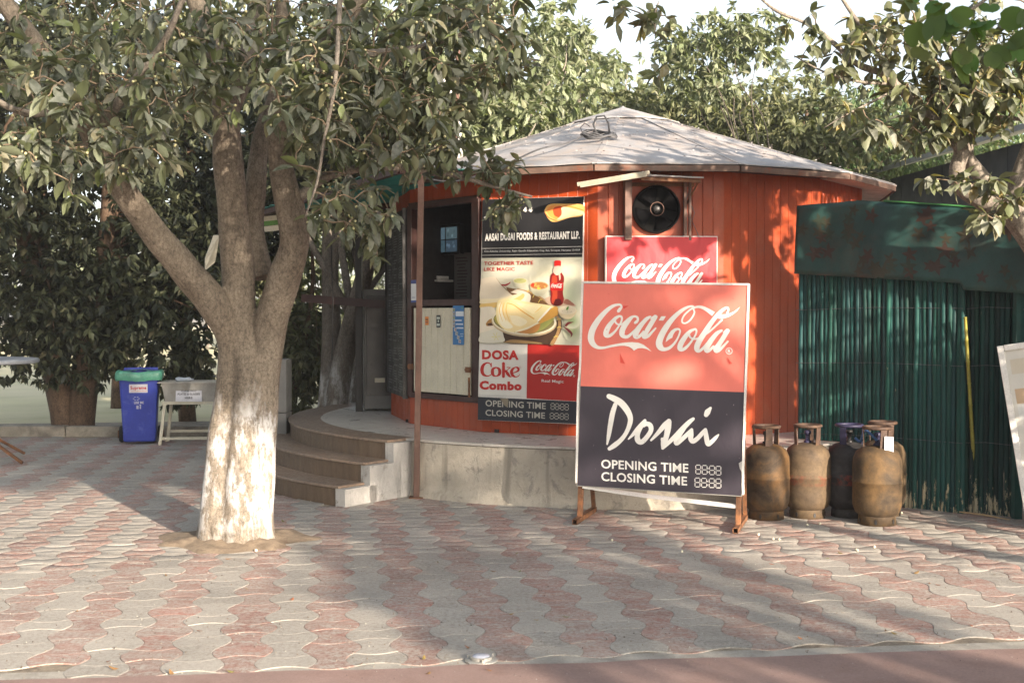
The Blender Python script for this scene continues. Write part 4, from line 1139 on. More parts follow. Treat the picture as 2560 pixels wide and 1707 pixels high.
pr.poly([Z6(*p) for p in ((468, 397), (535, 397), (535, 415), (480, 415))], C6); pr.poly([Z6(*p) for p in ((262, 395), (278, 388), (278, 470), (258, 470))], C6); pr.poly([Z6(*p) for p in ((570, 470), (645, 474), (645, 486), (570, 486))], C6)
pr.stroke([(*Z6(830 + 17 * math.cos(a), 476 + 17 * math.sin(a)), .5) for a in [2 * math.pi * k / 10 for k in range(11)]], C6, 2, False)
pr.build('word_print', pb); pr = Print(pq, -.0031, .0001); pr.text('Combo', *Z6(40, 735), *Z6(858, 908), C6, .06, skew=(Z6(0, 752)[1], Z6(0, 925)[1]))
pr.build('word_print', pb); pr = Print(pq, -.0031, .0001)
for x in range(0, 820, 9): pr.stroke([(*Z6(25 + x, 1013 + x * .027), .7), (*Z6(30 + x, 1013 + x * .027), .7)], (.3, .3, .3), 1, False)
for x in range(0, 480, 9): pr.stroke([(*Z6(25 + x, 1026 + x * .027), .7), (*Z6(30 + x, 1026 + x * .027), .7)], (.3, .3, .3), 1, False)
pr.build('small_print', pb); pr = Print(pq, -.0031, .0001); LW = (.66, .64, .60)
script_logo(pr, lambda x, y: Z6(1030 + (x - 220) * .241, 335 + (y - 175) * .236 + (x - 220) * .0072), LW)
pr.build('script_lettering', pb); pr = Print(pq, -.0031, .0001); pr.text('Real Magic', *Z6(1245, 705), *Z6(1672, 775), LW, .012, skew=(Z6(0, 722)[1], Z6(0, 795)[1]))
pr.build('tagline', pb); pr = Print(pq, -.0031, .0001); LG = (.42, .41, .36)
pr.text('OPENING TIME', *Z6(157, 1106), *Z6(1325, 1226), LG, .018, skew=(Z6(0, 1158)[1], Z6(0, 1282)[1])); pr.build('opening_lettering', pb); pr = Print(pq, -.0031, .0001); pr.text('CLOSING TIME', *Z6(157, 1290), *Z6(1310, 1406), LG, .018, skew=(Z6(0, 1342)[1], Z6(0, 1462)[1]))
pr.build('closing_lettering', pb); pr = Print(pq, -.0031, .0001); digits(pr, *Z6(1425, 1168), *Z6(1765, 1282), LG, 1.5, 2); digits(pr, *Z6(1410, 1352), *Z6(1765, 1462), LG, 1.5, 2)
pr.build('time_digits', pb); pr = Print(pq, -.0060, .0001); pr.smooth([Z6(*p) for p in ((430, 1085), (520, 1075), (600, 1085), (590, 1230), (570, 1240), (520, 1200), (470, 1110))], (.22, .19, .14))   # torn patch
pr.build('torn_patch', pb)

# ================================================================== RED SIGN ON THE WALL
WK = 0
ws = hang('wall_sign', face_frame(WK, .10), 'red cola sign fixed to the kiosk wall under the fan', 'sign')
a_, c_ = flocal(1514, 589, WK, .10), flocal(1794, 591, WK, .10)
wx0, wx1, wz1 = a_.x, c_.x, (a_.z + c_.z) / 2; wz0 = wz1 - .80
b = MB(); b.box(((wx0 + wx1) / 2, .04, (wz0 + wz1) / 2), (wx1 - wx0, .08, wz1 - wz0)); b.build('case', M['white'], ws, bevel=.004)
pr = Print(lambda x, z: (x, z), -.001); rect(pr, wx0 + .008, wz0 + .008, wx1 - .006, wz1 - .008, (.58, .035, .045)); pr.build('printed_face', ws)
def wl(x, y): q = flocal(x, y, WK, .10); return (q.x, q.z)
pr = Print(wl, -.0015)
script_logo(pr, lambda x, y: (1529.5 + (x - 220) / 9.8 * .632, 640 + (y - 175) / 9.8 * .632), WHITE, False); pr.build('script_lettering', ws)
# ================================================================== THINGS ON THE KIOSK
def fl_(px, py, off): q = flocal(px, py, 0, off); return q
fan = hang('exhaust_fan', face_frame(0, 0), 'black exhaust fan in a rusty frame under a small tin hood', 'fan')
fc = fl_(1640, 524, .03); fr_ = .194
b = MB()
b.box((fc.x - .255, -.07, fc.z), (.06, .14, .54)); b.box((fc.x + .245, -.07, fc.z), (.028, .05, .54)); b.box((fc.x + .285, -.09, fc.z), (.022, .03, .54))
b.box((fc.x, -.05, fc.z - .255), (.50, .06, .03)); b.build('frame', M['brown_metal'], fan, bevel=.004)
b = MB(); b.box((fc.x - .01, -.008, fc.z), (.49, .012, .50)); b.build('mounting_plate', M['orange'], fan)
b = MB(); n = 40
MX = Matrix.Rotation(R(90), 3, 'X')
ring = []
for r, y in ((fr_ + .012, -.016), (fr_ + .012, -.075), (fr_, -.08), (fr_ - .004, -.02)):
    for k in range(n):
        a = 2 * math.pi * k / n; ring.append((fc.x + r * math.cos(a), y, fc.z + r * math.sin(a)))
b.add(ring, [(i * n + k, i * n + (k + 1) % n, (i + 1) * n + (k + 1) % n, (i + 1) * n + k) for i in range(3) for k in range(n)])
b.add([(fc.x + fr_ * math.cos(2 * math.pi * k / n), -.017, fc.z + fr_ * math.sin(2 * math.pi * k / n)) for k in range(n)], [tuple(range(n))])
b.build('shroud', mat('fan_black', (.008, .008, .008), .8, spec=.03), fan, smooth=True, auto=40)
for k in range(4):
    b = MB(); a0 = R(25 + 90 * k); vs = []
    for i in range(7):
        for j in range(5):
            r = .05 + (fr_ - .062) * i / 6; a = a0 + (j / 4 - .5) * R(46 + 16 * i / 6); y = -.045 - .028 * (j / 4 - .5) * (1.4 - .5 * i / 6) * 1.6
            vs.append((fc.x + r * math.cos(a), y, fc.z + r * math.sin(a)))
    b.add(vs, [(i * 5 + j, i * 5 + j + 1, i * 5 + j + 6, i * 5 + j + 5) for i in range(6) for j in range(4)])
    o = b.build('blade', mat('blade_black', (.006, .006, .0065), .8, .3, 20, spec=.0) if k == 0 else bpy.data.materials['blade_black'], fan, smooth=True)
    so = o.modifiers.new('solid', 'SOLIDIFY'); so.thickness = .003
b = MB(); b.torus((fc.x, -.088, fc.z), .058, .0035, 28, 6, MX); b.build('hub_ring', M['brown_metal'], fan, smooth=True)
b = MB(); b.lathe([(.0, .0), (.03, .0), (.03, .045), (.02, .05), (.012, .052), (.0, .052)], 20); o = b.build('hub', M['black_metal'], fan, smooth=True, auto=40); o.matrix_local = Matrix.Translation((fc.x, -.03, fc.z)) @ Matrix.Rotation(R(90), 4, 'X')
h0, h1 = fl_(1577, 440, .30), fl_(1758, 446, .30)
b = MB(); zt = fc.z + .25
b.add([(fc.x - .27, 0, zt + .035), (fc.x + .33, 0, zt + .03), (fc.x + .36, -.30, zt - .01), (fc.x - .22, -.31, zt + .012)], [(0, 1, 2, 3)])
o = b.build('hood', M['roof'], fan); so = o.modifiers.new('solid', 'SOLIDIFY'); so.thickness = .012
b = MB(); b.bar((fc.x + .27, -.015, fc.z + .05), (fc.x + .33, -.26, zt - .02), .012); b.bar((fc.x - .26, -.02, zt - .035), (fc.x + .33, -.02, zt - .035), .04, .03); b.bar((fc.x - .17, -.27, zt - .012), (fc.x + .34, -.26, zt - .028), .03, .03); b.build('hood_stay', M['rust'], fan)
b = MB(); b.tube([(fc.x + .3, -.04, fc.z + .05), (fc.x + .33, -.06, fc.z - .03), (fc.x + .31, -.05, fc.z - .1), (fc.x + .36, -.04, fc.z - .2), (fc.x + .4, -.02, fc.z - .30)], .0035, 5)
b.tube([(fc.x + .28, -.1, fc.z + .16), (fc.x + .24, -.09, fc.z + .05), (fc.x + .27, -.09, fc.z - .08)], .003, 5); b.build('wire', M['cable'], fan)
# crumpled white lump on the hood
lump = hang('plaster_lump', face_frame(0, 0), 'crumpled white lump lying on the tin hood above the fan', 'lump')
me = bmesh.new(); bmesh.ops.create_icosphere(me, subdivisions=2, radius=.035)
for v in me.verts: v.co *= rng.uniform(.65, 1.15); v.co.z *= .7; v.co.x *= 1.25
mm = bpy.data.meshes.new('lump'); me.to_mesh(mm); me.free(); mm.materials.append(M['white'])
inst('lump', mm, lump, (fc.x - .10, -.13, zt + .045))
# cream batten (tube light casing) hanging askew under the eave
bt0, bt1 = GY(1443, 462, 10.0), GY(1624, 432, 9.92)
bat = empty('light_batten', bt0, 0, 'cream tube light casing hanging crooked under the eave', 'light fitting')
d = bt1 - bt0
b = MB(); b.bar((0, 0, 0), d, .055, .034); b.build('casing', mat('dull_cream', (.33, .30, .23), .6), bat, bevel=.004)
b = MB(); b.bar(d * .04 + Vector((0, -.025, -.022)), d * .96 + Vector((0, -.025, -.022)), .018, .018); b.build('tube', bpy.data.materials['dull_cream'], bat)
b = MB(); b.bar(d * .9 + Vector((0, .0, .0)), d * .9 + Vector((.02, .12, .04)), .012); b.build('bracket', M['steel'], bat)

# cable coil on the roof with a lead that hangs to the entrance
cc0 = Vector((.80, 11.0, 0)); rr = (cc0 - Vector((KC.x, KC.y, 0))).length; cc0.z = rz_at(rr) + .03
coil = empty('cable_coil', cc0, 0, 'tangled grey cable coil lying on the kiosk roof', 'cable')
sl = math.atan2(ZA - ZE, RE); b = MB(); P = []
for k in range(120):
    a = 2 * math.pi * k / 20; r_ = .13 + .02 * math.sin(k * .37) + rng.uniform(-.006, .006)
    P.append((r_ * 1.15 * math.cos(a), r_ * .8 * math.sin(a), .012 + .028 * (k / 120) + .016 * math.sin(k * .9) + r_ * .8 * math.sin(a) * math.tan(sl)))
b.tube(P, .007, 6); b.tube([(-.02, -.02, .03), (-.05, 0, .12), (-.02, .0, .19), (.05, .0, .20), (.09, 0, .13), (.1, .01, .05)], .009, 7); b.tube([(-.14, 0, .02), (-.17, .0, .09), (-.13, 0, .13), (-.08, 0, .10)], .005, 6)
b.build('loops', M['cable'], coil, smooth=True)
b = MB(); lead = [Vector((-.14, -.03, .01)), Vector((-.30, -.30, -.09)), Vector((-.55, -.62, -.19)), Vector((-.75, -.80, -.30)), Vector((-1.0, -.85, -.42)), Vector((-1.3, -.85, -.50)), Vector((-1.55, -.90, -.47)), Vector((-1.62, -.95, -.42))]
b.tube([tuple(p) for p in crom(lead, 5)], .008, 6); b.build('lead', M['cable'], coil, smooth=True)

# mast with antenna panel
mx, my = -.57, 12.0; mz = rz_at(math.hypot(mx - KC.x, my - KC.y)) + .01
mast = empty('antenna_mast', (mx, my, mz), 0, 'thin brown mast with a white antenna panel above the roof edge', 'antenna')
b = MB(); b.bar((0, 0, -.02), (.03, 0, 1.15), .045); b.build('pole', M['brown_metal'], mast)
b = MB(); b.box((-.09, -.06, .66), (.05, .16, .30), R(25), Matrix.Rotation(R(-18), 3, 'Y')); b.build('antenna_panel', M['white'], mast, bevel=.01)
b = MB(); b.bar((-.07, -.03, .60), (.012, 0, .55), .02); b.bar((-.07, -.03, .72), (.015, 0, .74), .02); b.build('clamp', M['steel'], mast)
b = MB(); b.tube([(.03, -.03, 0), (.045, -.035, .15), (.04, -.03, .3), (.05, -.035, .38)], .018, 7); b.tube([(.07, -.03, 0), (.06, -.03, .12), (.05, -.03, .25)], .011, 6); b.build('cable_bundle', M['white'], mast, smooth=True)

# ------------------------------------------------------------------ entrance canopy, post, counter things
pb0 = G(1041, 1243)
post = empty('entrance_post', (pb0.x, pb0.y, 0), 0, 'slender brown square metal post at the platform corner beside the steps', 'post')
b = MB(); b.bar((0, 0, 0), (.045, .02, 2.78), .05); b.build('shaft', M['brown_metal'], post, bevel=.003)
b = MB(); b.box((0, 0, .004), (.12, .12, .008)); b.build('base_plate', M['rust'], post)
can = empty('entrance_canopy', (-2.0, 11.6, 0), 0, 'dark canopy with teal sheet edge and green striped valance over the steps', 'canopy')
b = MB(); nxx = 40
A0, A1, A2, A3 = Vector((-.95, 9.95, 2.80)), Vector((.05, 10.75, 2.83)), Vector((-1.2, 12.7, 2.76)), Vector((-2.72, 12.3, 2.60))
o_ = Vector((-2.0, 11.6, 0))
for half in (0,):
    for i in range(nxx + 1):
        u = i / nxx
        p = A0.lerp(A3, u) - o_; q = A1.lerp(A2, u) - o_; wv = .012 * (i % 2)
        b.v += [(p.x, p.y, p.z + wv), (q.x, q.y, q.z + wv)]
    for i in range(nxx): b.f.append((2 * i, 2 * i + 1, 2 * i + 3, 2 * i + 2)); b.c.append((1, 1, 1)); b.m.append(0)
o = b.build('canopy_sheet', M['teal_sheet'], can); so = o.modifiers.new('solid', 'SOLIDIFY'); so.thickness = .006
b = MB(); b.bar(A0 - o_ - Vector((0, 0, .05)), A3 - o_ - Vector((0, 0, .05)), .05); b.bar(A0 - o_ - Vector((0, 0, .05)), A1 - o_ - Vector((0, 0, .05)), .05); b.bar(A3 - o_ - Vector((0, 0, .05)), A2 - o_ - Vector((0, 0, .05)), .05); b.build('canopy_beam', M['maroon'], can)
# valance with a green stripe at the far end
va, vb = GY(560, 553, 12.1) - o_, GY(775, 530, 12.1) - o_
for zz, hh, mm_ in ((-.02, .05, M['cream']), (-.07, .045, mat('valance_green', (.10, .24, .05), .6)), (-.125, .055, M['cream'])):
    b = MB(); b.bar(va + Vector((0, 0, zz)), vb + Vector((0, 0, zz)), .012, hh); b.build('valance_band', mm_, can)
b = MB(); f0 = GY(541, 588, 12.0) - o_; f1 = GY(512, 676, 12.0) - o_; f2 = GY(532, 655, 12.1) - o_
b.add([f0 + Vector((-.03, 0, 0)), f0 + Vector((.03, 0, .0)), f2 + Vector((.02, 0, 0)), f1, f1 + Vector((.0, 0, .12))], [(0, 1, 2, 3, 4)])
o = b.build('canvas_flap', M['cream'], can); so = o.modifiers.new('solid', 'SOLIDIFY'); so.thickness = .01
for px, py, nm in ((898, 1028, 'canopy_post'),):
    q = G(px, py, ZF) - o_; b = MB(); b.bar(q, q + Vector((0, 0, 2.2)), .07); b.build(nm, M['black_metal'], can)
q = Vector((-2.75, 12.45, 0)) - o_; b = MB(); b.bar(q, q + Vector((0, 0, 2.5)), .06); b.build('canopy_post', M['black_metal'], can)
b = MB(); b.bar(GY(756, 745, 12.95) - o_, GY(972, 762, 12.75) - o_, .06, .085); b.build('rail', mat('dark_maroon', (.03, .012, .011), .5), can)
b = MB(); q = GY(828, 610, 12.7) - o_; q2 = GY(830, 900, 12.7) - o_; b.tube([q, (q + q2) / 2 + Vector((.015, 0, 0)), q2], .008, 6); b.build('hanging_cord', M['black_metal'], can)
# fridge behind the menu board
fg = G(950, 1020, ZF); fg = Vector((-1.42, 13.35, ZF))
frg = empty('drinks_fridge', fg, R(8), 'dark grey upright fridge behind the menu board', 'fridge')
b = MB(); b.box((0, 0, .68), (.5, .5, 1.32)); b.build('cabinet', M['grey_panel'], frg, bevel=.01)
b = MB(); b.box((0, -.255, .72), (.44, .015, 1.1)); b.build('door', mat('fridge_door', (.05, .05, .05), .35), frg, bevel=.006)
b = MB(); b.box((-.02, -.268, .34), (.22, .004, .05)); b.build('nameplate', M['cream'], frg)
b = MB(); b.bar((.19, -.275, .6), (.19, -.275, .95), .018); b.build('handle', M['steel'], frg)
# grey cabinet behind the trunk
gc = empty('grey_cabinet', (-2.62, 12.35, 0), 0, 'plain grey metal cabinet half hidden behind the big trunk', 'cabinet')
b = MB(); b.box((0, 0, .28), (.60, .3, .52)); b.build('lower_panel', M['grey_panel'], gc, bevel=.005)
b = MB(); b.box((0, 0, .82), (.60, .3, .545)); b.build('upper_panel', M['grey_panel'], gc, bevel=.005)
b = MB(); b.box((-.2, 0, .01), (.06, .2, .02)); b.box((.2, 0, .01), (.06, .2, .02)); b.build('foot', M['black_metal'], gc)

# ================================================================== WHEELED BIN
bp = G(335, 1113)
bn = empty('wheelie_bin', (bp.x, bp.y + .24, 0), R(14), 'blue wheeled bin lined with a green bag near the lawn', 'bin')
def frustum(b, w0, d0, w1, d1, z0, z1, cy0=0, cy1=0):
    V = [(-w0 / 2, cy0 - d0 / 2, z0), (w0 / 2, cy0 - d0 / 2, z0), (w0 / 2, cy0 + d0 / 2, z0), (-w0 / 2, cy0 + d0 / 2, z0), (-w1 / 2, cy1 - d1 / 2, z1), (w1 / 2, cy1 - d1 / 2, z1), (w1 / 2, cy1 + d1 / 2, z1), (-w1 / 2, cy1 + d1 / 2, z1)]
    b.add(V, [(3, 2, 1, 0), (4, 5, 6, 7), (0, 1, 5, 4), (1, 2, 6, 5), (2, 3, 7, 6), (3, 0, 4, 7)])
b = MB(); frustum(b, .37, .36, .45, .46, .03, .82, .03, 0); b.build('body', M['blue'], bn, bevel=.025, seg=3)
b = MB(); frustum(b, .47, .48, .485, .49, .80, .845); b.build('rim', M['blue'], bn, bevel=.008)
b = MB(); n = 48; vs = []
for z, e in ((.765, .012), (.80, .022), (.85, .024), (.878, .012), (.872, -.03)):
    for k in range(n):
        a = 2 * math.pi * k / n; ca, sa = math.cos(a), math.sin(a); m_ = max(abs(ca), abs(sa)); e2 = e + .006 * math.sin(9 * a + z * 30) + rng.uniform(-.003, .003)
        vs.append(((.243 + e2) * max(-1, min(1, ca / m_ * 1.0)), (.247 + e2) * max(-1, min(1, sa / m_)), z + .008 * math.sin(5 * a) + rng.uniform(-.004, .004)))
b.add(vs, [(i * n + k, i * n + (k + 1) % n, (i + 1) * n + (k + 1) % n, (i + 1) * n + k) for i in range(4) for k in range(n)])
b.build('bag', M['teal_bag'], bn, smooth=True)
b = MB(); frustum(b, .40, .03, .40, .03, .70, .905, .275, .275); b.box((0, .29, .86), (.44, .04, .03)); b.build('open_lid', M['blue'], bn, bevel=.008)
for sx in (-.225, .225):
    b = MB(); b.lathe([(.0, -.03), (.04, -.03), (.09, -.026), (.10, -.012), (.10, .012), (.09, .026), (.04, .03), (.0, .03)], 20); o = b.build('wheel', M['tyre'], bn, smooth=True, auto=40); o.matrix_local = Matrix.Translation((sx, .17, .10)) @ Matrix.Rotation(R(90), 4, 'Y')
    b = MB(); b.lathe([(.0, 0), (.05, 0), (.045, .012), (.0, .012)], 16); o2 = b.build('rim', M['rust'], o); o2.matrix_local = Matrix.Translation((0, 0, .032 if sx > 0 else -.044))
def bin_front(z): return -.18 + .03 + (-.23 - (-.15)) * ((z - .03) / .79) - .0035
def bl(x, z): return (x, z)
b = MB()
def slant_quad(b, x0, z0, x1, z1, c, e=0.0):
    b.add([(x0, bin_front(z0) - e, z0), (x1, bin_front(z0) - e, z0), (x1, bin_front(z1) - e, z1), (x0, bin_front(z1) - e, z1)], [(0, 1, 2, 3)], c)
slant_quad(b, -.11, .625, .10, .725, (.66, .66, .70), .001); b.build('maker_label', M['vcol'], bn, vcol=True)
b = MB(); V_, F_ = text_geo('Supreme', .03); A_ = np.array(V_); mn, mx_ = A_.min(0), A_.max(0)
b.add([(-.095 + .18 * (x - mn[0]) / (mx_[0] - mn[0]), bin_front(.65 + .05 * (y - mn[1]) / (mx_[1] - mn[1])) - .003, .65 + .055 * (y - mn[1]) / (mx_[1] - mn[1])) for x, y in V_], F_, (.5, .02, .03))
slant_quad(b, -.09, .64, .09, .644, (.5, .02, .03), .003)
b.build('label_lettering', M['vcol'], bn, vcol=True)
b = MB(); V_, F_ = text_geo('USE ME', .03); A_ = np.array(V_); mn, mx_ = A_.min(0), A_.max(0)
b.add([(-.055 + .11 * (x - mn[0]) / (mx_[0] - mn[0]), bin_front(.5) - .003, .49 + .03 * (y - mn[1]) / (mx_[1] - mn[1])) for x, y in V_], F_, (.5, .52, .62))
slant_quad(b, -.03, .43, -.005, .47, (.5, .52, .62), .003); slant_quad(b, .008, .43, .022, .465, (.5, .52, .62), .003); slant_quad(b, .007, .468, .024, .482, (.5, .52, .62), .003)
for k in range(6):
    a = k * 1.05; slant_quad(b, -.05 + .03 * math.cos(a) + .02 - .008, .555 + .02 * math.sin(a) - .006, -.05 + .03 * math.cos(a) + .03, .555 + .02 * math.sin(a) + .004, (.30, .34, .55), .003)
b.build('use_me_print', M['vcol'], bn, vcol=True)

# ================================================================== PLATE-DROP STAND
sp = G(470, 1112)
sk = empty('plate_drop_stand', (sp.x, sp.y + .2, 0), R(4), 'steel sink on a frame with a paper notice for dropping plates', 'stand')
b = MB()
def vquads(b, rings):
    n = len(rings[0]); o = len(b.v); b.v += [p for r_ in rings for p in r_]
    for i in range(len(rings) - 1):
        for k in range(n): b.f.append((o + i * n + k, o + i * n + (k + 1) % n, o + (i + 1) * n + (k + 1) % n, o + (i + 1) * n + k)); b.c.append((1, 1, 1)); b.m.append(0)
rc = lambda w, d, z: [(-w / 2, -d / 2, z), (w / 2, -d / 2, z), (w / 2, d / 2, z), (-w / 2, d / 2, z)]
vquads(b, [rc(.56, .36, .50), rc(.64, .42, .735), rc(.72, .48, .738), rc(.72, .48, .752), rc(.62, .40, .752), rc(.55, .35, .52)])
b.add(rc(.56, .36, .50), [(3, 2, 1, 0)]); b.build('basin', M['steel'], sk)
for sx in (-1, 1):
    for sy in (-1, 1):
        b = MB(); b.bar((sx * .34, sy * .21, 0), (sx * .285, sy * .18, .5), .036); b.build('leg', M['cream'], sk, bevel=.003)
b = MB(); b.bar((-.32, -.18, .5), (.32, -.18, .5), .034); b.bar((-.32, .18, .5), (.32, .18, .5), .034); b.bar((-.29, -.18, .5), (-.29, .18, .5), .034); b.bar((.29, -.18, .5), (.29, .18, .5), .034); b.build('top_frame', M['cream'], sk)
b = MB(); b.bar((-.34, -.2, .08), (.34, -.2, .08), .03); b.bar((-.34, .2, .13), (.34, .2, .13), .03); b.build('lower_rail', M['cream'], sk)
nt_ = empty('paper_notice', (0, 0, 0), 0, 'white paper notice asking to drop plates and glasses, taped to the sink', 'notice')
nt_.matrix_world = sk.matrix_basis.copy() @ Matrix.Translation((.0, -.202, .62)) @ Matrix.Rotation(R(-7), 4, 'X')
b = MB(); b.add([(-.155, 0, -.10), (.155, 0, -.105), (.15, 0, .10), (-.15, 0, .10)], [(0, 1, 2, 3)]); b.build('sheet', M['paper'], nt_)
pr = Print(lambda x, z: (x, z), -.002)
for st_, x0, x1, z0, z1 in (('DOSAI', -.05, .05, .06, .085), ('PLEASE DROP', -.09, .09, .015, .04), ('PLATES & GLASSES', -.13, .13, -.025, 0), ('HERE', -.045, .045, -.07, -.045)): pr.text(st_, x0, z1, x1, z0, (.06, .06, .07), .03); pr.build('notice_lettering', nt_); pr = Print(lambda x, z: (x, z), -.002)
bo = empty('plastic_bottle', sk.location + Vector((-.08, -.05, .735)), 0, 'crushed clear plastic bottle lying on the sink edge', 'bottle')
b = MB(); b.tube([(-.1, 0, .035), (-.07, 0, .04), (0, .01, .035), (.06, .0, .04), (.085, 0, .038), (.11, 0, .036)], [.026, .03, .024, .029, .012, .012], 10); b.build('shell', mat('clear_plastic', (.45, .5, .56), .15, spec=.6), bo, smooth=True)

# ================================================================== HIGH TABLE AT THE LEFT EDGE
tb = empty('bar_table', (-5.78, 12.55, 0), 0, 'grey round high table at the left edge with splayed rusty legs', 'table')
b = MB(); b.lathe([(.0, 1.035), (.70, 1.035), (.73, 1.045), (.735, 1.07), (.72, 1.085), (.0, 1.088)], 40); b.build('table_top', M['grey_top'], tb, smooth=True, auto=40)
b = MB(); b.lathe([(.03, .2), (.03, 1.035)], 14); b.build('column', M['rust'], tb, smooth=True)
for a in (-18, -62, 60, 150, 230):
    b = MB(); b.bar((0, 0, .42), (.72 * math.cos(R(a)), .72 * math.sin(R(a)), .012), .026); b.build('leg', M['rust'], tb)

# ================================================================== GAS CYLINDERS
def mat_cyl(name, c1, c2, band=None):
    m, nt, p, N, L = nodes_of(name)
    n = noise_of(nt, 4.5, 7, .6, dist=.5); r_ = ramp(nt, n.outputs[0], [(.30, [x * .4 for x in c1]), (.44, c1), (.58, c2), (.74, [x * 1.2 for x in c2])])
    n2 = noise_of(nt, 28, 8, .8); f2 = ramp(nt, n2.outputs[0], [(.36, .72), (.58, 1.08)])
    out = mixc(nt, 1.0, r_.outputs[0], f2.outputs[0], 'MULTIPLY')
    n3 = noise_of(nt, 17, 9, .8); f3 = ramp(nt, n3.outputs[0], [(.64, 0), (.74, .45)]); out = mixc(nt, f3.outputs[0], out, (.25, .22, .18))
    if band:
        tc = N('ShaderNodeTexCoord'); s_ = N('ShaderNodeSeparateXYZ'); L(tc.outputs['Object'], s_.inputs[0])
        f = ramp(nt, s_.outputs['Z'], [(.0, 0), (.01, 1), (.02, 1), (.03, 0)])
        for e, pos in zip(f.color_ramp.elements, (.25, .26, .33, .34)): e.position = pos
        n4 = noise_of(nt, 11, 8, .8); f4 = ramp(nt, n4.outputs[0], [(.46, .0), (.62, .8)])
        mm_ = N('ShaderNodeMath'); mm_.operation = 'MULTIPLY'; L(f.outputs[0], mm_.inputs[0]); L(f4.outputs[0], mm_.inputs[1]); out = mixc(nt, mm_.outputs[0], out, band)
    L(out, p.inputs['Base Color']); p.inputs['Roughness'].default_value = .72; p.inputs['Specular IOR Level'].default_value = .3; p.inputs['Metallic'].default_value = .0
    L(bump(nt, n2.outputs[0], .35, .006), p.inputs['Normal']); return m
CY = dict(a=mat_cyl('rust_brown_a', (.06, .040, .024), (.125, .068, .026)), b=mat_cyl('rust_brown_b', (.085, .06, .038), (.122, .084, .048), (.17, .05, .028)), c=mat_cyl('dark_grey_cyl', (.035, .032, .032), (.07, .064, .06), (.28, .04, .02)), d=mat_cyl('rust_brown_d', (.068, .046, .026), (.122, .074, .032)), e=mat_cyl('rust_brown_e', (.066, .048, .03), (.11, .074, .04)))
M['dark_rust'] = mat('dark_rust', (.07, .042, .03), .7, .4, 14, .2, dirt=(.13, .075, .04), dirt_lo=.5, dirt_hi=.65, dscale=14)
M['violet'] = mat('violet_paint', (.028, .026, .062), .55, .3, 10)
body_p = [(.0, .055), (.12, .058), (.155, .085), (.172, .135), (.175, .2), (.175, .302), (.179, .306), (.179, .318), (.175, .322), (.175, .43), (.171, .475), (.150, .525), (.11, .555), (.06, .568), (.0, .572)]
foot_p = [(.133, .10), (.131, .06), (.135, .0), (.131, .0), (.127, .06), (.128, .1)]
bb = MB(); bb.lathe(body_p, 40); cyl_body = bb.mesh('body', CY['a'], True)
bb = MB(); bb.lathe(foot_p, 32)
cyl_foot = bb.mesh('foot_ring', CY['a'], True)
bb = MB(); bb.torus((0, 0, .70), .098, .0125, 30, 9); cyl_ring = bb.mesh('handle_ring', CY['a'], True)
bb = MB(); bb.add([(.095, -.028, .53), (.103, -.024, .70), (.103, .024, .70), (.095, .028, .53), (.088, -.028, .53), (.096, -.024, .70), (.096, .024, .70), (.088, .028, .53)], [(0, 1, 2, 3), (7, 6, 5, 4), (0, 4, 5, 1), (3, 2, 6, 7), (1, 5, 6, 2), (0, 3, 7, 4)]); cyl_stay = bb.mesh('handle_stay', CY['a'])
bb = MB(); bb.lathe([(.03, .56), (.03, .585), (.018, .588), (.018, .635), (.026, .637), (.026, .66), (.012, .668), (.0, .668)], 16); cyl_valve = bb.mesh('valve', M['black_metal'], True)
bb = MB(); bb.lathe([(.014, -.003), (.014, .003), (0, .003)], 10); hole_m = bb.mesh('vent_hole', M['black_metal'])
def cylinder(px, py, key, rot, label, ring=None, valve=None, s=1.0, tilt=(0, 0)):
    g = G(px, py); dirc = Vector((g.x, g.y, 0)).normalized(); g = g + dirc * .135
    t = empty('gas_cylinder', (g.x, g.y, 0), R(rot), label, 'gas cylinder', 'gas cylinders in front of the bamboo screen')
    t.scale = (s, s, s * 1.0)
    def part(nm, me, m_, parent=t, **kw):
        me2 = me.copy(); me2.materials.clear(); me2.materials.append(m_); return inst(nm, me2, parent, **kw)
    bd = part('body', cyl_body, CY[key]); ft = part('foot_ring', cyl_foot, CY[key]); part('handle_ring', cyl_ring, ring or M['dark_rust'])
    for a in (25, 150, 270): part('handle_stay', cyl_stay, M['dark_rust'] if not ring else ring, rot=(0, 0, R(a)))
    part('valve', cyl_valve, valve or M['black_metal'])
    for a in range(0, 360, 60):
        inst('vent_hole', hole_m, ft, (.1345 * math.cos(R(a)), .1345 * math.sin(R(a)), .03), (0, R(90), R(a)), (.8, 1.5, .5) if False else (1.3, .7, .6))
    return t
cylinder(1915, 1302, 'a', 0, 'rusty gas cylinder with black valve, right beside the free-standing sign', s=1.0)
cylinder(2018, 1298, 'b', 40, 'scuffed pale brown gas cylinder, second from the free-standing sign', valve=M['violet'])
cylinder(2122, 1296, 'c', 75, 'dark grey gas cylinder with a red band and violet handle', ring=M['violet'])
cf = cylinder(2192, 1316, 'd', 10, 'rusty gas cylinder with white paper on its handle, nearest the camera', valve=M['violet'], s=1.02)
g5 = cylinder(2205, 1292, 'e', 20, 'brown gas cylinder mostly hidden behind the one with paper', s=1.02)
tg = empty('paper_slip', cf.location + Vector((.05, -.112, .60)), R(10), 'white slip of paper hanging on the front gas cylinder handle', 'paper')
b = MB(); b.add([(-.035, 0, -.06), (.035, -.004, -.055), (.036, .0, .055), (-.032, .003, .06)], [(0, 1, 2, 3)]); o = b.build('slip', M['paper'], tg); so = o.modifiers.new('solid', 'SOLIDIFY'); so.thickness = .001
b = MB(); q = cf.location
hz = empty('gas_hose', q, 0, 'short blue gas hose at the valve of the front cylinder', 'hose')
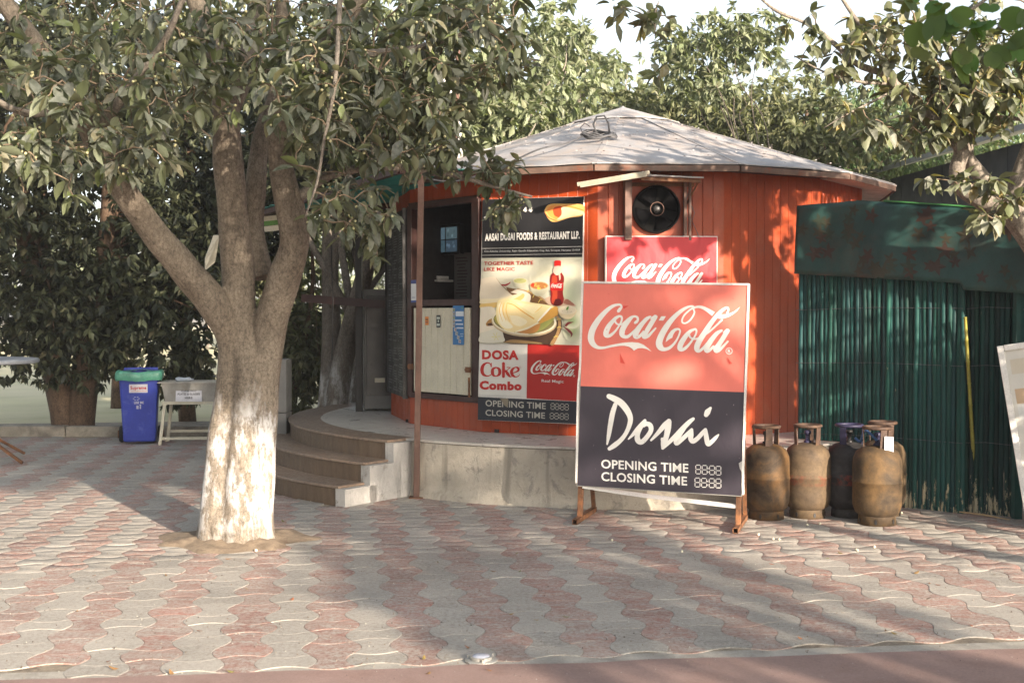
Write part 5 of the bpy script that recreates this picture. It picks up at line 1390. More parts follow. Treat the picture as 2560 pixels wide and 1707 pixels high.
b.tube([tuple(p) for p in crom([(-.01, -.02, .62), (-.04, .02, .66), (-.07, .08, .68), (-.09, .12, .60), (-.12, .16, .62)], 5)], .011, 8); b.build('tube', mat('blue_hose', (.04, .10, .22), .5), hz, smooth=True)

# ================================================================== BAMBOO SCREENS
def mat_bamboo():
    m, nt, p, N, L = nodes_of('green_bamboo')
    a = N('ShaderNodeObjectInfo')
    n = noise_of(nt, 5, 6, .6, stretch=(1, 1, .3)); f = ramp(nt, n.outputs[0], [(.3, .65), (.7, 1.25)])
    out = mixc(nt, 1.0, a.outputs['Color'], f.outputs[0], 'MULTIPLY')
    # flaked paint: anywhere a little, much of it in the splash zone near the ground
    g = N('ShaderNodeNewGeometry'); s_ = N('ShaderNodeSeparateXYZ'); L(g.outputs['Position'], s_.inputs[0])
    z = ramp(nt, s_.outputs['Z'], [(.05, .17), (.36, .0)])
    n2 = noise_of(nt, 22, 8, .75, stretch=(1, 1, .22))
    ad = N('ShaderNodeMath'); ad.operation = 'ADD'; L(n2.outputs[0], ad.inputs[0]); L(z.outputs[0], ad.inputs[1])
    f2 = ramp(nt, ad.outputs[0], [(.67, 0), (.69, 1)])
    out = mixc(nt, f2.outputs[0], out, (.42, .36, .24))
    L(out, p.inputs['Base Color']); p.inputs['Roughness'].default_value = .6; p.inputs['Specular IOR Level'].default_value = .25; return m
M['bamboo'] = mat_bamboo()
F0 = Vector((3.87, 8.97, 0)); fd = Vector((-.768, .640, 0)); fn = Vector((-.640, -.768, 0))
def bamboo_mesh(seed):
    r_ = random.Random(seed); b = MB(); z = 0; P, Rd = [], []
    while z < 1.0:
        seg = r_.uniform(.11, .19); P += [(r_.uniform(-.004, .004), r_.uniform(-.004, .004), z)]; Rd.append(.0212)
        P.append((P[-1][0], P[-1][1], min(z + seg - .012, 1.0))); Rd.append(.0208)
        if z + seg < 1: P.append((P[-1][0], P[-1][1], z + seg - .004)); Rd.append(.0236); P.append((P[-1][0], P[-1][1], z + seg)); Rd.append(.022)
        z += seg
    # drop duplicates in height
    Q, Rr = [P[0]], [Rd[0]]
    for p, q in zip(P[1:], Rd[1:]):
        if p[2] - Q[-1][2] > .001: Q.append(p); Rr.append(q)
    b.tube(Q, Rr, 8); return b.mesh('bamboo_pole', M['bamboo'], True, auto=60)
bam = [bamboo_mesh(i) for i in range(6)]
def screen(t0, t1, back, label, dark=1.0, htop=2.0):
    base = F0 + fd * t0 - fn * back
    s_ = empty('bamboo_screen', base, 0, label, 'screen', 'green bamboo screens')
    n = int(abs(t1 - t0) / .0375)
    for i in range(n):
        q = F0 + fd * (t0 + (t1 - t0) * i / n) - fn * (back + rng.uniform(-.006, .006))
        z0 = ZF + .004 if (q - Vector((KC.x, KC.y, 0))).length < RP + .02 else 0.0
        k_ = rng.uniform(.45, .95) * dark
        h = htop - z0 + rng.uniform(-.03, .03)
        inst('bamboo_pole', bam[rng.randrange(6)], s_, (q.x - base.x, q.y - base.y, z0), (rng.uniform(-.003, .003), rng.uniform(-.005, .005), rng.uniform(0, 6)), (1, 1, h), (.017 * k_, (.088 + rng.uniform(-.015, .015)) * k_, .078 * k_, 1))
    bq0 = F0 + fd * t0 - fn * (back + .03) - base; bq1 = F0 + fd * t1 - fn * (back + .03) - base; b = MB()
    b.bar((bq0.x, bq0.y, .95 + ZF / 2), (bq1.x, bq1.y, .95 + ZF / 2), .004, htop - ZF - .1); b.build('backing_cloth', M['shed'], s_)
    for zz in (.55, 1.15, 1.6):
        a_ = F0 + fd * t0 - fn * (back - .024) - base; c_ = F0 + fd * t1 - fn * (back - .024) - base
        b = MB(); b.tube([(a_.x, a_.y, zz), ((a_.x + c_.x) / 2, (a_.y + c_.y) / 2, zz + .01), (c_.x, c_.y, zz - .01)], .0025, 4); b.build('binding_wire', M['cable'], s_)
    return s_
screen(.45, 1.86, .0, 'green bamboo screen right behind the gas cylinders', htop=1.95)
screen(.075, .53, .09, 'darker green bamboo screen set back behind the yellow pole', .62, 1.9)
screen(-.9, .0, -.02, 'green bamboo screen at the right edge behind the white board', .9, 1.95)
fp = empty('screen_post', F0 + fd * .05 + fn * -.02, 0, 'dark green post between the bamboo screens', 'post'); b = MB(); b.bar((0, 0, 0), (0, 0, 1.95), .06); b.build('shaft', mat('dark_green_post', (.01, .07, .06), .5), fp)
# tarpaulin over the screens
tp = empty('tarpaulin', F0 + fn * .05, 0, 'dark green printed tarpaulin hung over the top of the bamboo screens', 'tarpaulin')
def tarp_pt(u, v):
    t = -1.0 + 2.84 * u; zb = 1.71 + .15 * max(0, (t / 2)) + (.05 if t > .42 else 0); zt_ = 2.33 + .16 * max(0, min(1, t / 1.3)) - (.02 * max(0, t - 1.25) / .7)
    w_ = .018 * math.sin(t * 7 + v * 2) + .012 * math.sin(t * 17 + 1 + v * 3) + .04 * (1 - v) * (1 - v)
    q = fd * t + fn * w_; return (q.x, q.y, zb + (zt_ - zb) * v)
b = MB(); nu, nv = 90, 14
for j in range(nv + 1):
    for i in range(nu + 1): b.v.append(tarp_pt(i / nu, j / nv))
for j in range(nv):
    for i in range(nu): q = j * (nu + 1) + i; b.f.append((q, q + 1, q + nu + 2, q + nu + 1)); b.c.append((1, 1, 1)); b.m.append(0)
o = b.build('cloth', mat('tarp_green', (.014, .050, .044), .45, .4, 3, .3, 12, dirt=(.062, .05, .035), dirt_lo=.48, dirt_hi=.75, dscale=2.2, spec=.45), tp, smooth=True); so = o.modifiers.new('solid', 'SOLIDIFY'); so.thickness = .004; so.offset = -1
# leaf motifs printed on the cloth
b = MB()
for k in range(46):
    u = rng.uniform(.36, .985); v = rng.uniform(.06, .92); sz = rng.uniform(.05, .085); rot = rng.uniform(0, 6.28); c = rng.choice([(.045, .024, .018), (.04, .034, .02), (.03, .04, .026), (.05, .026, .018)])
    V = []
    for m_ in range(20):
        a = 2 * math.pi * m_ / 20; r_ = sz * (1 if m_ % 4 == 0 else (.42 if m_ % 2 == 0 else .62)) * (.35 if m_ == 10 else 1); du = r_ * math.cos(a + rot) / 3.02; dv = r_ * math.sin(a + rot) / .62
        p = Vector(tarp_pt(min(max(u + du, .001), .999), min(max(v + dv, .01), .99))); V.append(p + fn * .006)
    b.add([Vector(tarp_pt(u, v)) + fn * .006] + V, [(0, 1 + m_, 1 + (m_ + 1) % 20) for m_ in range(20)], c)
tag(b.build('leaf_motif', M['vcol'], tp, vcol=True), kind='stuff')
b = MB()
for i in range(50):
    u0_, u1_ = .33 + .4 * i / 50, .33 + .4 * (i + 1) / 50; a_, c_ = Vector(tarp_pt(u0_, 1)), Vector(tarp_pt(u1_, 1)); b.bar(a_ + Vector((0, 0, .006)), c_ + Vector((0, 0, .006)), .03, .012)
b.build('hem', mat('hem_green', (.05, .20, .06), .5), tp)
# yellow pole leaning, white board, shed, white tarp
y0_, y1_ = G(2442, 1278), GY(2413, 792, 9.17)
yp = empty('bamboo_stick', y0_, 0, 'single yellow bamboo pole leaning on the green screen', 'pole')
b = MB(); dd_ = y1_ - y0_; P, Rd = [], []
for k in range(9):
    P += [dd_ * (k / 9), dd_ * ((k + .93) / 9), dd_ * ((k + .965) / 9)]; Rd += [.017, .0165, .0205]
P.append(dd_); Rd.append(.012); b.tube(P, [r_ * (1 - .3 * i / 28) for i, r_ in enumerate(Rd)], 8); b.build('cane', M['yellow_bamboo'], yp, smooth=True)
ls = empty('fallen_stick', G(2395, 1282), 0, 'thin pale stick lying on the paving before the bamboo screen', 'stick')
b = MB(); e_ = G(2525, 1302) - G(2395, 1282); b.tube([(0, 0, .012), tuple(e_ * .5 + Vector((0, .01, .016))), tuple(e_ + Vector((0, 0, .01)))], [.006, .008, .004], 6); b.build('stem', mat('dry_stick', (.5, .36, .2), .8), ls)
wb = empty('framed_board', GY(2568, 1318, 8.62), 0, 'white framed picture board leaning at the right edge', 'board')
wb.location.z = .0; wb.rotation_euler = (R(-6), R(9.2 * -1), R(-22))
b = MB(); BW, BH = .62, 1.34
for c_, s_ in (((.02, 0, BH / 2), (.045, .03, BH)), ((BW - .02, 0, BH / 2), (.045, .03, BH)), ((BW / 2, 0, .02), (BW - .09, .03, .045)), ((BW / 2, 0, BH - .02), (BW - .09, .03, .045))): b.box(c_, s_)
b.build('frame', M['white'], wb, bevel=.004)
b = MB(); b.col = (.66, .64, .58); b.add([(.042, .004, .042), (BW - .042, .004, .042), (BW - .042, .004, BH - .042), (.042, .004, BH - .042)], [(0, 1, 2, 3)])
for zz, c_ in ((1.2, (.62, .56, .45)), (.98, (.55, .40, .26)), (.86, (.70, .70, .66)), (.5, (.60, .55, .42))): b.add([(.07, .0028, zz - .08), (BW - .07, .0028, zz - .08), (BW - .07, .0028, zz + .03), (.07, .0028, zz + .03)], [(0, 1, 2, 3)], c_)
b.build('picture', M['vcol'], wb, vcol=True)
s0, s1 = GY(2226, 419, 19.6), GY(2560, 316, 15.4)
shd = empty('dark_shed', (s0.x, s0.y, -.1), 0, 'dark corrugated shed with a pale roof edge behind the bamboo screens', 'shed')
sd = Vector((s1.x - s0.x, s1.y - s0.y, 0)); sdn = sd.normalized(); far = sdn * (sd.length + 6)
HS = (s0.z + s1.z) / 2 + .1
sheetm = MB(); sheetm.box((.24, 0, (HS - .2) / 2), (.47, .03, HS - .2)); shm = sheetm.mesh('wall_sheet', M['shed']); ang = math.atan2(sdn.y, sdn.x)
for i in range(int(far.length / .48)):
    q = sdn * (i * .48); inst('wall_sheet', shm, shd, (q.x, q.y + .005 * (i % 2), 0), (0, 0, ang))
b = MB(); pz = Vector((-sdn.y, sdn.x, 0));  pz = pz if pz.x > 0 else -pz
for (a0_, a1_, z0_, z1_) in ((-.35, 3.5, HS - .06, HS + 1.0),):
    V = [sdn * -.3 + pz * a0_ + Vector((0, 0, z0_)), far + pz * a0_ + Vector((0, 0, z0_)), far + pz * a1_ + Vector((0, 0, z1_)), sdn * -.3 + pz * a1_ + Vector((0, 0, z1_))]
    b.add(V, [(0, 1, 2, 3)])
o = b.build('roof', M['shed_edge'], shd); so = o.modifiers.new('solid', 'SOLIDIFY'); so.thickness = .07
wt = empty('white_tarp', GY(2500, 560, 11.5), 0, 'pale tarp hump showing above the tarpaulin behind the leaning tree', 'tarp')
b = MB(); n = 16; wt.location.z = 0
vs = []
for i in range(n + 1):
    for j in range(7):
        u = i / n; v = j / 6; zz = 2.1 + .62 * math.sin(math.pi * (.15 + .7 * u)) - .5 * v * v
        vs.append((-.5 + 1.6 * u, v * .9 + (.0), zz if j else zz - .9))
b.add(vs, [(i * 7 + j, i * 7 + j + 1, (i + 1) * 7 + j + 1, (i + 1) * 7 + j) for i in range(n) for j in range(6)]); b.build('sheet', M['tarp_white'], wt, smooth=True)
for sx in (-.4, 1.0):
    b = MB(); b.bar((sx, .1, -.1), (sx, .1, 2.3), .05); b.build('support', M['black_metal'], wt)

# ================================================================== SMALL THINGS ON THE GROUND
ig = G(1203, 1650); il = empty('ground_light', (ig.x, ig.y, 0), 0, 'round recessed steel ground light in the paving near the path', 'ground light'); il.scale = (.66, .66, .7)
b = MB(); b.lathe([(.112, .0), (.11, .008), (.095, .012), (.078, .012), (.072, .006)], 36); b.build('flange', M['steel'], il, smooth=True, auto=40)
b = MB(); b.lathe([(.074, .006), (.068, .022), (.055, .034), (.03, .040), (.0, .041)], 32); b.build('lens', mat('frosted_lens', (.50, .52, .60), .2, .1, 9, spec=.7), il, smooth=True)
b = MB(); b.lathe([(.076, .012), (.078, .03), (.070, .032), (.066, .03)], 32); 
for a in (40, 160, 280): b.box((.09 * math.cos(R(a)), .09 * math.sin(R(a)), .02), (.02, .02, .018), R(a))
b.build('bezel', M['steel'], il, smooth=True, auto=40)
me = bmesh.new(); bmesh.ops.create_icosphere(me, subdivisions=2, radius=.0095); fg_m = bpy.data.meshes.new('fallen_fig'); me.to_mesh(me_ := fg_m); me.free(); fg_m.materials.append(mat('pale_fig', (.62, .58, .44), .7)); fg_m.polygons.foreach_set('use_smooth', [True] * len(fg_m.polygons))
for px, py in ((1896, 1338), (1933, 1349), (2018, 1314), (2050, 1311), (2144, 1378), (2141, 1376), (1948, 1350), (2186, 1369), (2254, 1284), (1705, 1380), (640, 1378), (1530, 1352)):
    p = G(px, py); tag(inst('fallen_fig', fg_m, None, (p.x, p.y, .0075), (0, 0, rng.uniform(0, 6)), (rng.uniform(.8, 1.2),) * 3), 'small pale fallen fig lying on the paving', 'fig', 'figs fallen on the paving')
# ================================================================== TREES
def P2(px, py, Y):                      # photo at 2352 wide -> point at depth Y
    return GY(px * 1.08844, py * 1.08844, Y)
K2 = lambda Y: F_PX / 1.08844 / Y       # pixels (2352 wide) per metre at depth Y

LEAF_T = np.array([(0, 0, 0), (.0, .22, -.015), (.0, .5, -.05), (.0, .8, -.12), (.0, 1.0, -.2),
                   (-.33, .22, .05), (-.5, .48, .04), (-.30, .78, -.06), (.33, .22, .05), (.5, .48, .04), (.30, .78, -.06)], float)
LEAF_F = [(0, 1, 5), (1, 2, 6, 5), (2, 3, 7, 6), (3, 4, 7), (0, 8, 1), (1, 8, 9, 2), (2, 9, 10, 3), (3, 10, 4)]
LEAF_S = np.array([(0, 0, 0), (-.5, .48, .06), (0, 1, -.14), (.5, .48, .06)], float)
LEAF_SF = [(0, 2, 1), (0, 3, 2)]
def frames(D, N):
    D = D / np.linalg.norm(D, axis=1, keepdims=True)
    X = np.cross(D, N); X /= np.maximum(1e-6, np.linalg.norm(X, axis=1, keepdims=True)); Z = np.cross(X, D)
    return X, D, Z
def leaf_arrays(Pn, D, N, Ln, Wd, simple):
    T, Fc = (LEAF_S, LEAF_SF) if simple else (LEAF_T, LEAF_F)
    X, Y, Z = frames(D, N); m = len(Pn); k = len(T)
    V = Pn[:, None, :] + X[:, None, :] * (T[None, :, 0, None] * Wd[:, None, None]) + Y[:, None, :] * (T[None, :, 1, None] * Ln[:, None, None]) + Z[:, None, :] * (T[None, :, 2, None] * Ln[:, None, None])
    idx = np.arange(m) * k; sizes = np.tile([len(f) for f in Fc], m)
    flat = np.concatenate([np.array(f) for f in Fc]); loops = (idx[:, None] + flat[None, :]).ravel()
    return V.reshape(-1, 3), loops, sizes, k
leaf_singles = []
for wk in range(3):
    bb = MB(); T = LEAF_T.copy(); T[:, 0] *= (.42, .5, .46)[wk]; T[:, 2] *= (1, 1.6, .6)[wk]; T[7:8, 0] *= (1, 1.1, .8)[wk]
    bb.add([tuple(t) for t in T], LEAF_F); leaf_singles.append(bb.mesh('leaf', M['leaf_o'], True))

def limb_tubes(paths, seg=10):
    b = MB()
    for pth in paths:
        C = crom([(p[0], p[1], p[2], p[3]) for p in pth], 5)
        b.tube([c[:3] for c in C], [max(.004, c[3]) for c in C], seg)
    return b
def remeshed(b, voxel, m, name, parent, wob=0.0):
    ob = bpy.data.objects.new('tmp', b.mesh('tmp', m)); col.objects.link(ob)
    md = ob.modifiers.new('r', 'REMESH'); md.mode = 'VOXEL'; md.voxel_size = voxel; md.use_smooth_shade = True
    sm = ob.modifiers.new('s', 'SMOOTH'); sm.factor = .5; sm.iterations = 2
    dg = bpy.context.evaluated_depsgraph_get(); dg.update()
    me = bpy.data.meshes.new_from_object(ob.evaluated_get(dg)); bpy.data.objects.remove(ob)
    if wob:
        n = len(me.vertices); co = np.empty(n * 3, np.float32); me.vertices.foreach_get('co', co); no = np.empty(n * 3, np.float32); me.vertices.foreach_get('normal', no)
        co = co.reshape(-1, 3); no = no.reshape(-1, 3)
        ph = np.sin(co[:, 0] * 21 + 3 * np.sin(co[:, 2] * 2.1)) * np.sin(co[:, 1] * 19 + co[:, 2] * 1.7) + .6 * np.sin(co[:, 2] * 13 + co[:, 0] * 9)
        co += no * (ph * wob)[:, None]; me.vertices.foreach_set('co', co.ravel()); me.update()
    me.name = name; me.materials.clear(); me.materials.append(m)
    return inst(name, me, parent)

def grow(tree, paths, blobs, seed, leaf=(.11, .15), ratio=.44, lpc=(5, 8), simple=False, lm='leaf', twig=True, pal=None, singles=0, droop=.55, twig_r=.005, figs=0, shell=.45, node_from=.35, near=None):
    """blobs: (centre, radii, clusters). Twigs run from the limbs to every leaf cluster."""
    g = np.random.default_rng(seed); rr_ = random.Random(seed)
    nodes = []
    for pth in paths:
        C = crom([(p[0], p[1], p[2], p[3]) for p in pth], 4); s = int(len(C) * node_from)
        nodes += [c[:3] for c in C[s:]]
    nodes = [np.array(n_) for n_ in nodes]
    pts = []
    for c, rd, n in blobs:
        u = g.normal(size=(n, 3)); u /= np.linalg.norm(u, axis=1, keepdims=True); r = g.random(n) ** shell
        pts.append(np.array(c) + u * r[:, None] * np.array(rd))
    pts = np.concatenate(pts)
    NA = np.array(nodes)
    d0 = np.array([np.min(((NA - p) ** 2).sum(1)) for p in pts]); order = np.argsort(d0)
    arr = np.empty((len(NA) + len(pts) * 3, 3)); arr[:len(NA)] = NA; cnt = len(NA)
    tb_ = MB(); LP, LD, LN = [], [], []; figp = []
    for oi in order:
        p = pts[oi]; A = arr[:cnt]; dv = A - p; dd = (dv ** 2).sum(1); k = int(np.argmin(dd)); a = A[k]; L = math.sqrt(dd[k]) or .01
        mid1 = a + (p - a) * .36 + g.normal(size=3) * .07 * L + np.array([0, 0, .08 * L]); mid2 = a + (p - a) * .72 + g.normal(size=3) * .05 * L + np.array([0, 0, .09 * L])
        if twig:
            r0 = min(.02, twig_r * (1 + 1.6 * L)); tb_.tube([a, mid1, mid2, p], [r0, r0 * .8, r0 * .6, r0 * .35], 4, False)
        arr[cnt] = mid1; arr[cnt + 1] = mid2; arr[cnt + 2] = p; cnt += 3
        t = p - mid2; t = t / (np.linalg.norm(t) + 1e-6)
        m = rr_.randint(*lpc)
        for q in range(m):
            f = .0 if q < m - 2 else rr_.uniform(.1, .6)
            pos = p + (mid2 - p) * f + g.normal(size=3) * .012
            rad = g.normal(size=3); rad -= t * rad.dot(t); rad /= np.linalg.norm(rad) + 1e-6
            d = t * rr_.uniform(.1, .6) + rad * rr_.uniform(.6, 1.1) + np.array([0, 0, -droop * rr_.uniform(.3, 1.5)])
            nn = np.array([0, 0, 1.0]) + g.normal(size=3) * .45 + rad * .25
            LP.append(pos); LD.append(d); LN.append(nn)
        if figs and rr_.random() < figs:
            for _ in range(rr_.randint(1, 3)): figp.append(p + g.normal(size=3) * .022 - np.array([0, 0, .015]))
    LP, LD, LN = np.array(LP), np.array(LD), np.array(LN); n = len(LP)
    Ln = g.uniform(leaf[0], leaf[1], n) * np.where(g.random(n) < .12, .6, 1); Wd = Ln * g.uniform(ratio * .85, ratio * 1.2, n)
    pal = pal or [((.125, .14, .105), .50), ((.065, .085, .04), .36), ((.17, .155, .085), .09), ((.12, .16, .035), .05)]
    ci = g.choice(len(pal), n, p=np.array([w for _, w in pal]) / sum(w for _, w in pal)); C = np.array([c for c, _ in pal])[ci] * g.uniform(.55, 1.35, n)[:, None]
    keep = np.ones(n, bool)
    if singles:
        dist = np.linalg.norm(LP - np.array([0, 0, H_CAM]), axis=1)
        inv = (np.abs(LP[:, 0] / LP[:, 1]) < .44) & ((LP[:, 2] - H_CAM) / LP[:, 1] < .275)
        sel = np.argsort(np.where(inv, dist, 1e9))[:singles]; sel = [i for i in sel if inv[i]]
        X, Y, Z = frames(LD, LN)
        org = tree.matrix_basis.translation
        for i in sel:
            keep[i] = False
            mt = Matrix(((X[i][0], Y[i][0], Z[i][0], LP[i][0]), (X[i][1], Y[i][1], Z[i][1], LP[i][1]), (X[i][2], Y[i][2], Z[i][2], LP[i][2]), (0, 0, 0, 1)))
            o = inst('leaf', leaf_singles[i % 3], tree, color=(C[i][0], C[i][1], C[i][2], 1)); o.matrix_local = Matrix.Translation(-org) @ mt @ Matrix.Diagonal((Ln[i], Ln[i], Ln[i], 1))
    V, loops, sizes, k = leaf_arrays(LP[keep], LD[keep], LN[keep], Ln[keep], Wd[keep], simple)
    V = V - np.array(tree.matrix_basis.translation)
    me = fast_mesh('crown', V, loops, sizes, M[lm], np.repeat(C[keep], k, 0), smooth=not simple)
    cr = inst('crown', me, tree); tag(cr, kind='stuff')
    if twig:
        o_ = tree.matrix_basis.translation; tb_.v = [(v[0] - o_.x, v[1] - o_.y, v[2] - o_.z) for v in tb_.v]
        tag(tb_.build('twigs', M['twig'], tree, smooth=True), kind='stuff')
    if figp:
        bmx = bmesh.new(); bmesh.ops.create_icosphere(bmx, subdivisions=1, radius=.0095); tv_ = np.array([v.co[:] for v in bmx.verts]); tf_ = [tuple(v.index for v in f.verts) for f in bmx.faces]; bmx.free()
        fp_ = np.array(figp) - np.array(tree.matrix_basis.translation); m = len(fp_)
        V = (fp_[:, None, :] + tv_[None]).reshape(-1, 3); lo = (np.arange(m)[:, None] * len(tv_) + np.array(tf_).ravel()[None]).ravel()
        tag(inst('figs', fast_mesh('figs', V, lo, np.full(m * len(tf_), 3), M['fig'], smooth=True), tree), kind='stuff')
    return n
def rel(paths, o): return [[(p[0] - o.x, p[1] - o.y, p[2] - o.z, p[3]) for p in pth] for pth in paths]
def pth(L):                                # (px, py, Y, width px) -> world path with radii
    out = []
    for px, py, Y, w in L:
        q = P2(px, py, Y); out.append((q.x, q.y, q.z, w / K2(Y) / 2))
    return out

# ------------------------------------------------------------------ the big fig tree
fig = empty('fig_tree', (TREE.x, TREE.y, 0), 0, 'big forked fig tree with whitewashed trunk in the paving', 'tree')
SL = [(494, 1262, 8.10, 100), (506, 1160, 8.10, 88), (518, 1000, 8.12, 80), (534, 860, 8.14, 70), (530, 770, 8.12, 74), (486, 692, 8.02, 76), (420, 612, 7.9, 70), (336, 512, 7.75, 63), (264, 405, 7.6, 58), (222, 318, 7.5, 62), (180, 240, 7.4, 54), (110, 140, 7.25, 46), (20, 20, 7.1, 40), (-90, -120, 7.0, 30)]
SC = [(548, 1262, 8.05, 104), (556, 1150, 8.06, 92), (566, 1000, 8.08, 84), (574, 860, 8.1, 74), (554, 745, 8.14, 74), (546, 620, 8.14, 76), (536, 500, 8.12, 68), (525, 390, 8.1, 68), (520, 280, 8.05, 62), (508, 170, 8.0, 56), (470, 60, 7.95, 46), (420, -80, 7.9, 40)]
SC2 = [(520, 260, 8.05, 52), (560, 170, 8.1, 50), (590, 60, 8.2, 44), (620, -120, 8.3, 36)]
SRr = [(590, 1245, 8.12, 84), (596, 1150, 8.12, 66), (603, 1000, 8.14, 64), (610, 860, 8.14, 66), (620, 750, 8.12, 76), (650, 645, 8.02, 74), (676, 565, 7.95, 68), (668, 480, 7.9, 66), (648, 390, 7.85, 58), (644, 300, 7.8, 52), (690, 190, 7.7, 44), (765, 80, 7.6, 38), (870, -50, 7.5, 32)]
SB = [(605, 640, 8.25, 52), (584, 540, 8.3, 48), (586, 440, 8.3, 46), (598, 330, 8.35, 42), (640, 190, 8.4, 36), (650, 0, 8.5, 30)]
BR = [(668, 470, 7.9, 26), (760, 402, 7.9, 21), (900, 384, 7.9, 17), (1030, 400, 7.95, 13), (1130, 428, 7.95, 9), (1222, 452, 8.0, 5)]
BR2 = [(700, 180, 7.7, 24), (820, 130, 7.5, 20), (960, 110, 7.4, 15), (1120, 60, 7.4, 10)]
BR3 = [(782, -60, 7.0, 14), (778, 60, 6.95, 12), (768, 200, 6.9, 10), (745, 320, 6.9, 8), (728, 420, 6.9, 6), (700, 500, 6.9, 4)]
BL2 = [(215, 310, 7.5, 30), (300, 200, 7.1, 22), (380, 90, 6.9, 16), (430, -30, 6.8, 12)]
BL3 = [(180, 240, 7.4, 26), (60, 260, 6.7, 18), (-60, 200, 6.3, 12)]
fpaths = [pth(x) for x in (SL, SC, SC2, SRr, SB, BR, BR2, BR3, BL2, BL3)]
thick = rel(fpaths[:5], fig.location)
b = limb_tubes(thick, 20)
# root flares
for a, ln, r_ in ((200, .30, .07), (250, .26, .075), (300, .30, .07), (345, .34, .06), (150, .26, .06), (30, .28, .06)):
    d = Vector((math.cos(R(a)), math.sin(R(a)) * .8, 0)); b.tube([d * .10 + Vector((0, 0, .30)), d * .19 + Vector((0, 0, .10)), d * ln * .78 + Vector((0, 0, .0)), d * (ln * .78 + .06) + Vector((0, 0, -.05))], [r_, r_ * 1.05, r_ * .8, r_ * .4], 12)
remeshed(b, .0125, M['bark'], 'trunk', fig, .0045)
for fp_ in fpaths[5:]: limb_tubes(rel([fp_], fig.location), 8).build('branch', M['bark_plain'], fig, smooth=True)
def B(px, py, Y, rx, ry, rz, n): q = P2(px, py, Y); return ((q.x, q.y, q.z), (rx, ry, rz), n)
fblobs = [B(850, 220, 7.5, .62, .85, .66, 300), B(1050, 90, 7.5, .48, .6, .42, 150), B(1120, 390, 7.9, .36, .2, .13, 36), B(1170, 470, 7.95, .16, .12, .18, 20), B(800, 480, 7.3, .34, .4, .20, 50), B(960, 300, 7.7, .36, .5, .3, 70), B(860, 560, 7.5, .10, .12, .12, 8),
          B(200, 210, 7.2, .95, .9, .52, 250), B(60, 320, 6.4, .45, .5, .36, 70), B(330, 330, 7.0, .38, .4, .2, 34), B(560, 70, 7.4, .55, .6, .36, 70), B(690, 250, 6.9, .3, .4, .35, 46), B(420, 110, 7.0, .5, .5, .35, 60),
          ((-1.6, 8.3, 4.7), (2.7, 2.3, 1.15), 560), ((-3.6, 7.8, 4.2), (1.6, 1.8, 1.0), 240), ((-2.0, 9.6, 3.7), (2.2, .9, .8), 170)]
fblobs = [(c, r_, int(n * (.72 if k < 13 else .85))) for k, (c, r_, n) in enumerate(fblobs)]
nf = grow(fig, fpaths, fblobs, 5, leaf=(.085, .145), singles=300, figs=.5, lpc=(4, 8), droop=.4, ratio=.42)

# ------------------------------------------------------------------ leaning tree at the right
rt0 = Vector((4.45, 8.75, 0))
rtr = empty('leaning_tree', rt0, 0, 'leaning grey tree in front of the tarpaulin at the right edge', 'tree')
def sp_(L):
    out = []
    for px, py, Y, w in L:
        q = GY(px, py, Y); out.append((q.x, q.y, q.z, w / (F_PX / Y) / 2))
    return out
RT = [[(4.45, 8.75, -.05, .15), (4.38, 8.75, .6, .125), (4.22, 8.72, 1.3, .115)] + sp_([(2610, 640, 8.7, 76), (2556, 560, 8.65, 70), (2507, 502, 8.6, 62)]),
      sp_([(2520, 515, 8.6, 60), (2468, 505, 8.6, 52), (2412, 474, 8.6, 44), (2393, 428, 8.6, 40), (2403, 375, 8.6, 38), (2372, 336, 8.6, 32), (2275, 246, 8.5, 24), (2207, 186, 8.45, 19), (2143, 161, 8.4, 17), (2078, 103, 8.4, 14), (2018, 61, 8.35, 12), (1936, 25, 8.3, 10), (1850, -40, 8.2, 8), (1740, -45, 8.1, 7), (1650, 0, 8.0, 6), (1638, 90, 8.0, 5), (1648, 200, 8.0, 4), (1690, 276, 8.0, 2.5)]),
      sp_([(2500, 500, 8.6, 46), (2440, 425, 8.7, 38), (2416, 385, 8.7, 34), (2428, 320, 8.7, 28), (2428, 232, 8.7, 24), (2364, 107, 8.7, 18), (2328, 0, 8.7, 14), (2290, -120, 8.7, 10)]),
      sp_([(2243, 215, 8.5, 17), (2186, 118, 8.5, 14), (2150, 64, 8.5, 12), (2107, 0, 8.5, 9), (2060, -80, 8.5, 6)]),
      sp_([(2520, 520, 8.6, 44), (2560, 400, 8.5, 36), (2600, 280, 8.4, 30), (2620, 100, 8.3, 24), (2600, -100, 8.2, 18)]),
      sp_([(2425, 280, 8.7, 14), (2490, 292, 8.6, 12), (2570, 300, 8.5, 9)]), sp_([(2240, 210, 8.5, 9), (2150, 205, 8.4, 8), (2060, 180, 8.3, 5), (1985, 140, 8.3, 3)]), sp_([(2240, 225, 8.4, 8), (2170, 260, 8.3, 6), (2110, 290, 8.2, 4), (2060, 320, 8.2, 2.5)])]
b = limb_tubes(rel(RT[:3] + RT[4:5], rt0), 14); remeshed(b, .012, M['bark_plain'], 'trunk', rtr, .002)
for fp_ in RT[3:4] + RT[5:]: limb_tubes(rel([fp_], rt0), 7).build('branch', M['bark_plain'], rtr, smooth=True)
def BS(px, py, Y, rx, ry, rz, n): q = GY(px, py, Y); return ((q.x, q.y, q.z), (rx, ry, rz), n)
